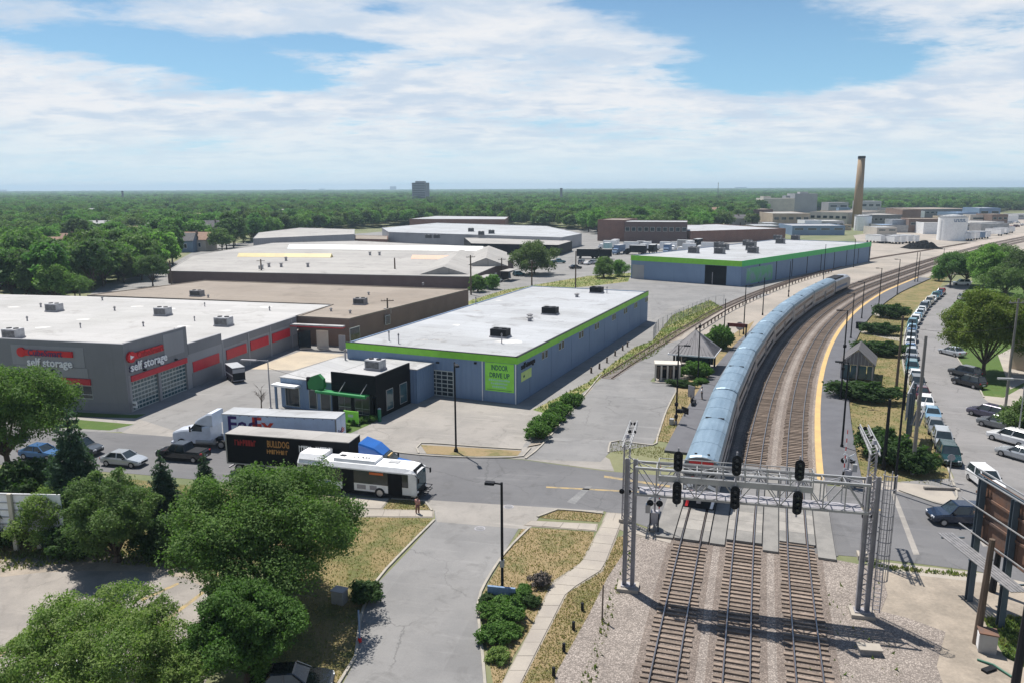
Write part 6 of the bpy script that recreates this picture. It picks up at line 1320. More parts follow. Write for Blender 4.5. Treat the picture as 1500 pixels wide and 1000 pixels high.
t = thing('hydrant_post', 'slim blue post with red base where the driveway kerb bends', 'post', (-9.67,44.18)); MB().tube([(0, 0, 0), (0, 0, 2.2)], .06, 8).build('post', M_blue, t); MB().tube([(0, 0, 0), (0, 0, .3)], .12, 8).build('foot', M_trainred, t)
for i, p in enumerate([(-0.37,65.21),(-2.76,60.68)]):
    t = thing('manhole_cover', ('round manhole cover on the pale apron at the mouth of the driveway', 'round manhole cover on the dark driveway surface')[i], 'manhole cover', (*p, .03)); MB().tube([(0, 0, 0), (0, 0, .012)], .38, 20).build('cover', M_hvac, t); MB().tube([(0, 0, 0), (0, 0, .008)], .46, 20).build('ring', M_galv_dk, t)


# ================================================================== VEHICLES
def ring(y, zlo, zhi, hw): return [(-hw * .88, y, zlo), (-hw, y, zlo + .14), (-hw, y, zhi - .16), (-hw * .92, y, zhi), (hw * .92, y, zhi), (hw, y, zhi - .16), (hw, y, zlo + .14), (hw * .88, y, zlo)]
M_paint0 = paint('car_paint_white', (.62, .62, .62), .25, 0, .6)
def wheel_meshes(r_, w_):
    t = MB(); t.tube([(-w_ / 2, 0, 0), (w_ / 2, 0, 0)], r_, 16)
    rm = MB(); rm.tube([(-w_ / 2 - .012, 0, 0), (w_ / 2 + .012, 0, 0)], r_ * .62, 10)
    return t.mesh('wheel', M_tyre), rm.mesh('rim', M_rim)
W_CAR = wheel_meshes(.33, .22); W_TRUCK = wheel_meshes(.50, .32)
SHAPES = {
 'sedan': ([(2.33, .34, .62, .66), (2.2, .26, .72, .80), (1.6, .22, .85, .89), (.95, .22, .94, .90), (0, .22, .96, .91), (-1.2, .22, .98, .90), (-1.9, .24, .99, .87), (-2.25, .28, .92, .81), (-2.35, .36, .78, .72)], (.98, -1.72, .93), (.22, -1.02, 1.44), .83, .60),
 'suv': ([(2.3, .36, .72, .68), (2.15, .28, .86, .83), (1.5, .26, 1.0, .92), (.95, .26, 1.05, .93), (0, .26, 1.07, .94), (-1.2, .26, 1.09, .94), (-2.0, .28, 1.1, .92), (-2.3, .32, 1.02, .86), (-2.37, .4, .85, .78)], (1.02, -2.22, 1.04), (.32, -1.9, 1.70), .86, .68),
 'hatch': ([(2.0, .34, .66, .66), (1.9, .26, .76, .80), (1.35, .23, .90, .86), (.85, .23, .97, .87), (-.8, .23, 1.0, .87), (-1.7, .25, 1.0, .84), (-1.98, .3, .92, .78), (-2.05, .4, .8, .7)], (.95, -1.86, .96), (.25, -1.5, 1.50), .80, .62),
 'pickup': ([(2.75, .42, .80, .74), (2.6, .34, .95, .88), (1.9, .32, 1.08, .96), (1.25, .32, 1.12, .97), (-.6, .32, 1.14, .97), (-2.6, .34, 1.12, .96), (-2.8, .4, 1.0, .92)], (1.3, -.95, 1.10), (.65, -.7, 1.80), .88, .70)}
CARM = {}
for kd, (secs, gb_, gr_, bw, rw) in SHAPES.items():
    d = {}
    d['body'] = MB().loft([ring(*s) for s in secs]).mesh('body', [M_paint0])
    y0, y1, z0 = gb_; r0, r1, z1 = gr_; md = (y0 + y1) / 2
    d['windows'] = MB().hexa([(-bw, y1, z0 - .02), (bw, y1, z0 - .02), (bw, y0, z0 - .02), (-bw, y0, z0 - .02), (-rw, r1, z1), (rw, r1, z1), (rw, r0, z1), (-rw, r0, z1)]).mesh('windows', M_glass)
    b = MB().hexa([(-rw - .02, r1 - .06, z1), (rw + .02, r1 - .06, z1), (rw + .02, r0 + .04, z1), (-rw - .02, r0 + .04, z1), (-rw * .9, r1, z1 + .06), (rw * .9, r1, z1 + .06), (rw * .9, r0 - .05, z1 + .06), (-rw * .9, r0 - .05, z1 + .06)])
    for s in (-1, 1):
        for ya, yb_ in ((y0, r0), ((y0 + y1) / 2 + .1, (r0 + r1) / 2 + .05), (y1, r1)): b.bar((s * bw, ya, z0 - .03), (s * (rw + .005), yb_, z1 + .02), .09, .09)
    d['roof'] = b.mesh('roof', [M_paint0])
    yf, yr = secs[0][0], secs[-1][0]; wh = .36 if kd == 'pickup' else .33
    d['wheels'] = [(s * (secs[2][3] - .08), y, wh) for s in (-1, 1) for y in (yf - .85, yr + .88)]
    d['head'] = [MB().rbox((s * secs[1][3] * .72, yf - .10, secs[1][2] - .14), (.36, .16, .15), -s * .3).mesh('headlight', M_lamp) for s in (-1, 1)]
    d['tail'] = [MB().rbox((s * secs[-2][3] * .80, yr + .09, secs[-2][2] - .16), (.26, .18, .2), s * .2).mesh('tail_light', M_tail) for s in (-1, 1)]
    d['grille'] = MB().box(-.42, .42, yf - .06, yf + .02, .42, .62).mesh('grille', M_dark)
    d['plate'] = MB().box(-.26, .26, yr - .03, yr + .05, .55, .68).mesh('number_plate', M_whitep)
    d['bed'] = MB().box(-.82, .82, yr + .25, -1.05, 1.10, 1.16).mesh('load_bed', M_dark) if kd == 'pickup' else None
    d['mirror'] = [MB().rbox((s * (bw + .12), y0 - .35, z0 + .06), (.2, .12, .14)).mesh('mirror', M_dark) for s in (-1, 1)]
    CARM[kd] = d
PAINTS = {}
for nm, c in (('white', (.72, .72, .72)), ('silver', (.42, .44, .46)), ('grey', (.20, .21, .22)), ('dark grey', (.075, .08, .085)), ('black', (.014, .015, .017)), ('navy blue', (.010, .020, .045)), ('blue', (.05, .14, .30)), ('light blue', (.22, .36, .48)), ('dark green', (.014, .05, .048)), ('red', (.30, .03, .03)), ('maroon', (.10, .02, .025)), ('beige', (.42, .37, .30)), ('purple grey', (.10, .09, .13)), ('teal', (.06, .17, .20))):
    PAINTS[nm] = paint('car_paint_' + nm.replace(' ', '_'), c, .22, .25 if nm not in ('white', 'black', 'red') else 0, .7)
CARNAME = {'sedan': ('saloon car', 'parked_car'), 'suv': ('SUV', 'parked_car'), 'hatch': ('hatchback', 'parked_car'), 'pickup': ('pickup truck', 'pickup_truck')}
def car(kind, colour, p, phi, label, group=None, name='parked_car', detail=True, z=.022, sc=1.0):
    d = CARM[kind]; t = thing(name, label, 'pickup truck' if kind == 'pickup' else 'car', (p[0], p[1], z), phi - math.pi / 2, group); t.scale = (sc, sc, sc)
    for k_ in ('body', 'roof'):
        o = put(k_, d[k_], t); o.material_slots[0].link = 'OBJECT'; o.material_slots[0].material = PAINTS[colour]
    put('windows', d['windows'], t)
    for x, y, zz_ in d['wheels']:
        w_ = put('wheel', W_CAR[0], t, (x, y, zz_))
        if detail: put('rim', W_CAR[1], w_)
    for m_ in d['head'] + d['tail']: put(m_.name.split('.')[0], m_, t)
    if detail:
        put('grille', d['grille'], t); put('number_plate', d['plate'], t)
        for m_ in d['mirror']: put('mirror', m_, t)
    if d['bed']: put('load_bed', d['bed'], t)
    return t
def vdir(a, c): return math.atan2(c[1] - a[1], c[0] - a[0])
RA = R(-12.9)
car('sedan', 'silver', (-40.34,76.52), RA, 'silver saloon on the road between the big spruce and the small spruces', None, 'moving_car')
car('pickup', 'black', (-34.96,78.12), RA + math.pi, 'black pickup truck on the road in front of the white truck cab', None, 'moving_car')
car('suv', 'dark grey', (-46.70,79.98), RA, 'dark grey SUV on the road half hidden behind the big spruce', None, 'moving_car')
car('sedan', 'blue', (-50.24,78.72), RA, 'dark blue saloon on the road behind the tree at the left edge', None, 'moving_car')
car('suv', 'navy blue', (37.79,61.52), R(180 - 6), 'dark blue SUV crossing the junction past the billboard', None, 'moving_car', sc=1.02)
car('suv', 'white', (45.02,69.59), R(-97), 'white SUV coming out of the side street towards the junction', None, 'moving_car')
car('sedan', 'black', (-12.59,39.33), R(5), 'black car at the bottom edge in the shade of the round tree', None, 'parked_car')
car('hatch', 'white', (-24.70,39.96), R(20), 'pale car under the light green tree in the lower left corner')
KL = resample(spline([(45.53,76.61),(47.80,82.47),(50.22,88.40),(52.26,93.32),(54.36,98.45),(56.68,104.14),(59.06,110.07),(62.02,116.68),(65.83,124.61),(69.93,133.04),(74.50,141.96),(79.13,150.56),(83.75,158.53),(88.68,166.42),(93.84,174.61),(98.65,181.95),(103.72,189.32),(108.86,196.66),(113.65,203.20),(118.18,209.46)], 1.0), 5.35)
ROW = [('suv', 'dark green'), ('suv', 'silver'), ('sedan', 'grey'), ('sedan', 'light blue'), ('hatch', 'white'), ('sedan', 'maroon'), ('suv', 'dark grey'), ('sedan', 'white'), ('suv', 'teal'), ('sedan', 'navy blue'), ('suv', 'silver'), ('sedan', 'blue'), ('hatch', 'white'), ('suv', 'grey'), ('sedan', 'blue'), ('sedan', 'light blue'), ('suv', 'teal'), ('suv', 'white'), ('sedan', 'light blue'), ('hatch', 'silver'), ('sedan', 'white'), ('suv', 'navy blue'), ('sedan', 'silver'), ('suv', 'beige'), ('sedan', 'white'), ('suv', 'teal'), ('sedan', 'blue'), ('hatch', 'red')]
seen = {}
for i, p in enumerate(KL[:len(ROW)]):
    a = heading(KL, i) + math.pi; kd, cl = ROW[i]
    prv = None if i == 0 else '%s %s' % (ROW[i - 1][1], CARNAME[ROW[i - 1][0]][0]); nxt = None if i + 1 >= min(len(KL), len(ROW)) else '%s %s' % (ROW[i + 1][1], CARNAME[ROW[i + 1][0]][0])
    lb = '%s %s ' % (cl, CARNAME[kd][0]) + ('at the junction end of the kerbside row' if i == 0 else 'last at the far bend of the kerbside row' if nxt is None else 'in kerbside row between %s and %s' % (prv, nxt))
    j = random.uniform(-.12, .12); car(kd, cl, (p[0] + math.cos(a + 1.57) * j, p[1] + math.sin(a + 1.57) * j), a + random.uniform(-.02, .02), lb, 'cars parked along the lawn side of the side street', detail=i < 14)
car('suv', 'white', (129.91,222.36), R(160), 'white SUV standing across the far end of the side street', None, 'parked_car', False)
for p, kd, cl, ph, lb in (((53.17,77.08), 'sedan', 'silver', 118, 'silver saloon at the right kerb nearest the junction'), ((55.45,82.39), 'suv', 'white', 118, 'white SUV at the right kerb between silver and grey cars'), ((57.39,87.62), 'suv', 'grey', 119, 'grey SUV at the right kerb behind the white SUV'), ((58.77,92.05), 'suv', 'purple grey', 120, 'dark purple grey SUV at the right kerb by the front garden'), ((65.34,107.48), 'suv', 'black', 112, 'black SUV in the shade edge of the yellowish tree'), ((68.03,113.19), 'suv', 'dark grey', 112, 'dark grey SUV right behind the black one by the yellowish tree'), ((74.53,128.15), 'sedan', 'silver', 105, 'silver saloon half hidden left under the yellowish tree'), ((94.68,164.75), 'sedan', 'dark grey', 86, 'dark saloon at the right kerb beyond the yellowish tree'), ((113.08,192.27), 'suv', 'silver', 72, 'silver SUV at the right kerb near the far bend')):
    car(kd, cl, p, R(ph), lb, 'cars parked along the house side of the side street')
for i, (p, kd, cl, ph, lb) in enumerate((((22.53,272.94), 'sedan', 'black', 20, 'black saloon alone in the small lot by the roadside tree'), ((26.50,290.33), 'suv', 'grey', 60, 'grey SUV at the left of the three cars in the small lot'), ((28.29,287.62), 'sedan', 'white', 60, 'white saloon in the middle of the three cars in the small lot'), ((30.84,290.15), 'suv', 'silver', 60, 'silver SUV at the right of the three cars in the small lot'), ((17.72,293.39), 'pickup', 'teal', 10, 'teal pickup just right of the roadside tree'), ((-4.48,233.49), 'sedan', 'silver', 60, 'silver car by the dark side wall in the weeds'), ((2.32,251.91), 'hatch', 'teal', 30, 'teal car at the foot of the roadside tree'), ((-7.43,222.04), 'suv', 'white', 60, 'white car at the corner of the wide white warehouse'))):
    car(kd, cl, p, R(ph), lb, 'cars in the back lots', detail=False)

def add_wheels(par, xs, ys, r_=.5, w_=.32, me=W_TRUCK):
    for y in ys:
        for x in xs:
            o = put('wheel', me[0], par, (x, y, r_)); put('rim', me[1], o)
def tractor(t, m, sleeper=True):
    """truck cab; y forward, trailer nose at y = 0"""
    MB().loft([ring(6.35, .45, 1.5, .92), ring(6.2, .40, 1.68, 1.05), ring(5.2, .40, 1.95, 1.10), ring(4.1, .42, 2.10, 1.16)]).build('hood', m, t)
    MB().loft([ring(4.45, .45, 1.9, 1.18), ring(4.15, .45, 2.05, 1.2), ring(1.6, .45, 2.7, 1.2)]).build('cab', m, t)
    MB().hexa([(-1.05, 3.2, 2.0), (1.05, 3.2, 2.0), (1.12, 4.2, 2.02), (-1.12, 4.2, 2.02), (-.95, 3.0, 2.9), (.95, 3.0, 2.9), (.95, 3.45, 2.85), (-.95, 3.45, 2.85)]).build('windscreen', M_glass, t)
    if sleeper: MB().loft([ring(3.5, 2.6, 2.95, 1.0), ring(3.0, 2.6, 3.35, 1.12), ring(1.9, 2.5, 3.95, 1.2), ring(1.3, 2.5, 4.0, 1.2)]).build('roof_fairing', m, t)
    for s in (-1, 1):
        MB().hexa([(s * 1.2 - .012, 2.6, 1.95), (s * 1.2 + .012, 2.6, 1.95), (s * 1.2 + .012, 3.9, 1.95), (s * 1.2 - .012, 3.9, 1.95), (s * 1.205 - .012, 2.6, 2.5), (s * 1.205 + .012, 2.6, 2.5), (s * 1.205 + .012, 3.4, 2.5), (s * 1.205 - .012, 3.4, 2.5)]).build('side_window', M_glass, t)
        MB().tube([(s * 1.0, 1.3, .75), (s * 1.0, 3.4, .75)], .32, 10).build('fuel_tank', M_galv, t)
        MB().box(s * 1.3 - .06, s * 1.3 + .06, 3.9, 4.05, 1.9, 2.5).build('mirror', M_dark, t)
        MB().box(s * .8 - .15, s * .8 + .15, 6.16, 6.36, .85, 1.1).build('headlight', M_lamp, t)
        MB().loft([[(s * .75 + a, 4.55 + math.cos(q) * .75, .42 + math.sin(q) * .75) for q in [math.pi * i / 8 for i in range(9)]] for a in (-.38, .38)]).build('wheel_arch', m, t)
    MB().box(-.6, .6, 6.33, 6.40, .7, 1.4).build('grille', M_dark, t); MB().box(-1.1, 1.1, 6.2, 6.5, .35, .6).build('bumper', m, t)
    MB().box(-.45, .45, -1.6, 4.3, .6, .95).build('chassis', M_dark, t); add_wheels(t, (-1.05, 1.05), (5.15, .45, -.85))
def trailer(t, side, roof, L_=13.3, trim=M_galv):
    MB().box(-1.3, 1.3, -L_, 0, 1.12, 4.05).build('trailer_box', side, t); MB().box(-1.33, 1.33, -L_ - .03, .03, 4.052, 4.13).build('trailer_roof', roof, t)
    for s in (-1, 1): MB().box(s * 1.31 - .02, s * 1.31 + .02, -L_, 0, 1.0, 1.118).build('side_rail', trim, t); MB().box(s * 1.3 - .04, s * 1.3 + .04, -L_ - .04, -L_ + .1, 1.0, 4.05).build('corner_post', trim, t)
    for s in (-.65, .65): MB().box(s - .6, s + .6, -L_ - .05, -L_ - .002, 1.2, 3.95).build('rear_door', side, t)
    for s in (-.7, .7): MB().box(s - .06, s + .06, -3.0, -2.85, .1, 1.0).build('landing_leg', M_dark, t)
    MB().box(-1.1, 1.1, -L_ - .02, -L_ + .12, .45, .58).build('underride_guard', M_galv_dk, t); add_wheels(t, (-1.0, 1.0), (-L_ + 1.2, -L_ + 2.5))
def road_frame(pa, pc, near):  # near edge points at roof height; returns nose position and heading
    phi = vdir(pa, pc); return phi
M_fedex = paint('trailer_white', (.55, .64, .78), .45); M_purple = paint('purple_letters', (.035, .012, .13), .5); M_orange = paint('orange_red_letters', (.62, .05, .03), .5)
pa, pc = (-18.79,78.90), (-31.57,80.98); phi = vdir(pa, pc); d = Vector((math.cos(phi), math.sin(phi))); nrm = Vector((d.y, -d.x))  # right hand side
nose = Vector(pc) + nrm * 1.3
t = thing('semi_truck', 'white semi truck with purple and red lettering heading left on the far lane', 'truck', (nose.x, nose.y, .022), phi - math.pi / 2)
M_cabw = paint('cab_white', (.62, .66, .74), .3, 0, .4); tractor(t, M_cabw); trailer(t, M_fedex, M_white, 13.0)
for s_, yy in (('Fed', -.5), ('Ex', -3.35)):
    o = lettering('lettering', s_, 2.5, M_purple if s_ == 'Fed' else M_orange, t, (-1.312, yy, 2.15), (0, -1, 0), (0, 0, 1), extrude=.008, bold=True)
o = lettering('lettering', 'Fed', .75, M_purple, t, (-.95, -13.06, 2.2), (1, 0, 0), (0, 0, 1), extrude=.008, bold=True); o = lettering('lettering', 'Ex', .75, M_orange, t, (.12, -13.06, 2.2), (1, 0, 0), (0, 0, 1), extrude=.008, bold=True)
b = MB()
for i in range(12): b.bar((-1.32, -1.0 - i * 1.05, 3.98), (-1.32, -1.12 - i * 1.05, 3.98), .05)
b.build('marker_lamp', M_navy, t, kind='stuff')
pa, pc = (-28.90,74.09), (-15.73,71.11); phi = vdir(pa, pc); d = Vector((math.cos(phi), math.sin(phi))); nrm = Vector((d.y, -d.x)); nose = Vector(pc) - nrm * 1.3
t = thing('semi_truck', 'semi truck with black lettered trailer and bright blue cab heading right', 'truck', (nose.x, nose.y, .022), phi - math.pi / 2)
M_blk_tr = paint('trailer_black', (.008, .009, .011), .6, spec=.08); M_cabb = paint('cab_blue', (.012, .10, .36), .3, 0, .5); tractor(t, M_cabb, False); trailer(t, M_blk_tr, M_white2, 13.3)
MB().loft([ring(3.3, 2.5, 2.95, .95), ring(2.4, 2.4, 3.6, 1.1), ring(.9, 2.4, 4.05, 1.18)]).build('roof_fairing', M_cabb, t); MB().box(-.5, .5, 3.6, 3.75, 2.6, 2.8).build('yellow_plate', M_yellow, t); MB().box(-.5, .3, 5.9, 6.22, 1.72, 1.76).build('lime_badge', M_lime, t)
M_gold = paint('gold_letters', (.45, .22, .06), .5); M_dred = paint('dark_red_letters', (.28, .012, .016), .5)
o = lettering('lettering', 'BULLDOG', .95, M_gold, t, (1.312, -8.75, 3.05), (0, 1, 0), (0, 0, 1), extrude=.008, bold=True); o.matrix_basis = o.matrix_basis @ Matrix.Scale(.56, 4, (1, 0, 0))
rnd = random.Random(9)
def scribble(name, m, y0, y1, z0, z1, n_, x=1.312):
    b = MB()
    for i in range(n_):
        a = y0 + (y1 - y0) * i / n_; w_ = (y1 - y0) / n_
        b.box(x - .004, x + .006, a, a + w_ * .32, z0, z1); b.box(x - .004, x + .006, a + w_ * .32, a + w_ * .8, z0 + (z1 - z0) * rnd.choice((0, .4, .75)), z0 + (z1 - z0) * rnd.choice((.25, .6, 1)) if 0 else z1 - (z1 - z0) * rnd.choice((0, .1, .3)))
    b.build(name, m, t, kind='stuff')
scribble('small_lettering', M_gold, -8.8, -6.5, 2.35, 2.8, 9); scribble('small_lettering', M_dred, -12.3, -9.9, 3.0, 3.6, 8); scribble('small_lettering', M_whitep, -5.3, -3.9, 2.75, 3.45, 6); scribble('small_lettering', M_whitep, -3.5, -1.7, 2.75, 3.45, 8)
# city bus
pa, pc = (-14.92,68.13), (-9.66,66.65); phi = vdir(pa, pc); d = Vector((math.cos(phi), math.sin(phi))); nrm = Vector((d.y, -d.x)); nose = Vector(pc) + d * .9 - nrm * 1.27
t = thing('city_bus', 'white and dark city bus at the near kerb by the corner lawn', 'bus', (nose.x, nose.y, .022), phi - math.pi / 2)
def bring(y, f, zt=3.05, zl=.35): return [(-1.15 * f, y, zl), (-1.27 * f, y, zl + .2), (-1.27 * f, y, 2.62), (-1.05 * f, y, zt - .05), (-.6 * f, y, zt), (.6 * f, y, zt), (1.05 * f, y, zt - .05), (1.27 * f, y, 2.62), (1.27 * f, y, zl + .2), (1.15 * f, y, zl)]
MB().loft([bring(0, .93, 2.62), bring(-.45, .985, 2.95), bring(-1.2, 1), bring(-11.9, 1), bring(-12.1, .96, 2.95)]).build('body', M_whitep, t)
for s in (-1, 1):
    MB().box(s * 1.275 - .01, s * 1.275 + .01, -11.4, -.75, 1.25, 2.5).build('window_band', M_glass, t); MB().box(s * 1.28 - .01, s * 1.28 + .01, -11.9, -.5, .32, .5).build('skirt', M_dark, t)
MB().box(1.288, 1.305, -2.75, -1.35, .4, 2.45).build('front_door', M_black, t); MB().box(1.288, 1.305, -7.4, -6.2, .4, 2.45).build('rear_door', M_black, t)
MB().box(1.288, 1.30, -4.6, -3.2, 2.2, 2.42).build('destination_display', paint('orange_display', (.60, .14, .04), .4), t)
for k_, (y0, y1) in enumerate(((-9.6, -8.6), (-5.9, -5.0), (-4.6, -3.9))): MB().box(1.288, 1.298, y0, y1, .7, 1.12).build('side_advert', M_galv_dk if k_ else M_blue, t)
MB().hexa([(-1.12, .005, 1.1), (1.12, .005, 1.1), (1.12, .05, 1.1), (-1.12, .05, 1.1), (-1.04, .002, 2.52), (1.04, .002, 2.52), (1.04, .03, 2.52), (-1.04, .03, 2.52)]).build('windscreen', M_tint, t); MB().hexa([(-1.04, .003, 2.54), (1.04, .003, 2.54), (1.04, .03, 2.54), (-1.04, .03, 2.54), (-.98, -.36, 2.90), (.98, -.36, 2.90), (.98, -.33, 2.93), (-.98, -.33, 2.93)]).build('destination_board', M_black, t)
MB().box(-1.0, 1.0, .0, .06, .45, 1.1).build('front_panel', M_dark, t); MB().box(-1.15, 1.15, -.05, .16, .35, .55).build('bumper', M_dark, t)
for s in (-.95, .95): MB().box(s - .15, s + .15, .03, .09, .75, .95).build('headlight', M_lamp, t)
bk = MB()
for z in (.6, .95): bk.bar((-.9, .75, z), (.9, .75, z), .05); bk.bar((-.9, .1, z), (-.9, .75, z), .05); bk.bar((.9, .1, z), (.9, .75, z), .05)
for x in (-.5, 0, .5): bk.bar((x, .1, .6), (x, .75, .6), .05)
bk.build('bike_rack', M_dark, t)
for s in (-1, 1): MB().bar((s * 1.1, -.2, 2.5), (s * 1.45, .35, 2.3), .05).build('mirror_arm', M_dark, t); MB().box(s * 1.45 - .1, s * 1.45 + .1, .3, .4, 1.9, 2.35).build('mirror', M_dark, t)
MB().loft([[(-.95, y, 3.02), (.95, y, 3.02), (.85, y, 3.32), (-.85, y, 3.32)] for y in (-8.4, -4.2)]).build('roof_pod', M_whitep, t); MB().loft([[(-1.15, y, 3.0), (1.15, y, 3.0), (.8, y, 3.45), (-.8, y, 3.45)] for y in (-12.0, -9.6)]).build('rear_pod', M_whitep, t)
MB().box(-.5, .1, -3.2, -2.2, 3.03, 3.12).build('roof_hatch', M_galv, t)
lettering('lettering', 'CLASS', .62, M_dark, t, (.35, -6.7, 3.325), (0, 1, 0), (-1, 0, 0), extrude=.004, bold=True)
MB().box(-.2, .3, -8.1, -7.5, 3.322, 3.335).build('roof_mark', M_dark, t)
add_wheels(t, (-1.15, 1.15), (-3.6, -9.0), .48, .3)
# step van in the storage yard, box trucks in the far yard
t = thing('step_van', 'white and black delivery van parked by the red wall panels', 'van', (-41.55,112.88), R(35)); t.scale = (.8, .8, .8)
MB().box(-1.1, 1.1, -2.6, 2.2, .5, 2.75).build('body', paint('van_side', (.10, .085, .10), .4), t); MB().box(-1.14, 1.14, -2.65, 2.25, 2.752, 2.9).build('roof', M_white, t)
MB().box(-1.12, 1.12, -2.63, -2.605, .55, 2.0).build('rear_door', M_dark, t); MB().box(-1.13, -1.102, -2.5, 2.1, 1.25, 1.5).build('white_stripe', M_whitep, t); MB().box(-1.13, 1.13, -2.68, -2.635, 1.9, 2.6).build('rear_panel', M_greywall, t); MB().box(-1.05, 1.05, 2.21, 3.1, .5, 1.5).build('hood', M_whitep, t); MB().hexa([(-1.0, 2.22, 1.51), (1.0, 2.22, 1.51), (1.0, 2.5, 1.51), (-1.0, 2.5, 1.51), (-1.0, 2.22, 2.6), (1.0, 2.22, 2.6), (1.0, 2.26, 2.6), (-1.0, 2.26, 2.6)]).build('windscreen', M_glass, t)
MB().box(-1.15, 1.15, -2.75, -2.6, .4, .55).build('bumper', M_galv_dk, t); add_wheels(t, (-.98, .98), (-1.6, 2.0), .36, .25, W_CAR)
def box_truck(label, p, rz, side, roof, L_=7.5, name='box_truck', cat='truck', group='trucks in the far yard', cab=True):
    t = thing(name, label, cat, p, rz, group)
    MB().box(-1.3, 1.3, -L_, 0, 1.0, 3.9).build('box', side, t); MB().box(-1.34, 1.34, -L_ - .03, .03, 3.902, 4.0).build('roof', roof, t)
    if cab: MB().loft([ring(2.4, .5, 1.4, .95), ring(2.1, .5, 1.7, 1.1), ring(1.4, .5, 2.5, 1.15), ring(.2, .5, 2.6, 1.15)]).build('cab', side, t); MB().box(-.95, .95, 1.75, 1.95, 1.75, 2.3).build('windscreen', M_glass, t)
    for x in (-1, 1):
        for y in ((-L_ + 1.3, 1.2) if cab else (-L_ + 1.3, -1.4)): put('wheel', W_TRUCK[0], t, (x, y, .5))
M_tr = {'white': M_whitep, 'blue': M_blue, 'dark': M_dark, 'grey': M_galv, 'teal': paint('teal_truck', (.35, .52, .52), .5)}
rnd = random.Random(21); TR = list(zip([(42.89,362.62),(43.95,350.56),(48.18,366.52),(44.88,332.16),(51.23,354.10),(50.69,331.88),(57.73,357.76),(56.19,335.13),(63.03,357.49),(62.10,338.43),(67.58,353.27),(66.71,334.62),(72.33,349.13),(77.81,364.96),(75.26,341.44),(81.06,356.56),(87.34,368.71),(85.07,348.49)], ['white', 'teal', 'white', 'blue', 'white', 'dark', 'grey', 'white', 'white', 'dark', 'white', 'blue', 'white', 'grey', 'white', 'white', 'dark', 'white']))
TPOS = ('leftmost of all', 'second from left', 'third from left', 'front rank left end', 'right of the leftmost blue one', 'front rank second', 'left of the first grey one', 'front rank third', 'back rank middle', 'front rank fourth', 'right of the back rank middle', 'front rank fifth', 'behind the right blue one', 'front rank right end', 'by the brick range wall', 'before the brick range wall', 'third from right', 'rightmost of all')
for i, (p, c) in enumerate(TR):
    box_truck('%s box truck in the far truck yard, %s' % (c, TPOS[i]), p, R(rnd.choice((65, 70, -20, 160, 150))), M_tr[c], M_white if rnd.random() < .75 else M_hvac_lt, rnd.uniform(5, 7.5))
box_truck('long dark trailer with pale roof parked beside the roadside tree', (26.36,313.32), R(80), M_dark, M_white2, 14.0, 'flat_trailer', 'trailer', cab=False)
box_truck('dark truck cab standing right of the long dark trailer', (34.33,312.96), R(40), M_dark, M_dark, 2.5)
for i, p in enumerate([(186.52,390.76),(189.86,390.57),(190.90,385.68),(194.19,385.49),(199.86,389.99),(203.18,389.80)]):
    box_truck('white trailer in the row left of the big tank, %s' % ('leftmost', 'second from left', 'left of the middle', 'right of the middle', 'second from right', 'rightmost')[i], p, R(196), M_whitep, M_white, 11, 'semi_trailer', 'trailer', 'white trailers by the big tank', False)
for i, p in enumerate([(238.79,408.20),(241.56,408.03),(247.43,413.11),(253.45,418.32),(259.62,423.67),(281.42,446.75),(292.45,459.30),(304.11,472.57)]):
    box_truck('white trailer in the row right of the big tank, %s' % ('nearest the tank', 'second from the tank', 'third from the tank', 'fourth from the tank', 'last of the close group', 'first of the far group', 'middle of the far group', 'last of the far group')[i], p, R(200), M_whitep if i != 3 else M_blue2, M_white, 10, 'semi_trailer', 'trailer', 'white trailers right of the tank', False)
for i, p in enumerate([(315.53,510.89),(324.45,518.81),(338.69,535.75),(342.71,535.43),(352.05,544.16),(367.93,562.81),(350.62,564.27),(368.03,584.25),(379.66,594.55),(391.70,605.23)]):
    cl = ('white', 'silver', 'white', 'red', 'maroon', 'white', 'grey', 'white', 'silver', 'white')[i]
    car(('suv', 'sedan')[i % 2], cl, p, R(20), '%s car in the far works car park, %s' % (cl, ('front row left end', 'front row second', 'front row third', 'front row fourth', 'front row fifth', 'front row right end', 'back row left end', 'back row second', 'back row third', 'back row right end')[i]), 'cars in the works car park', detail=False)

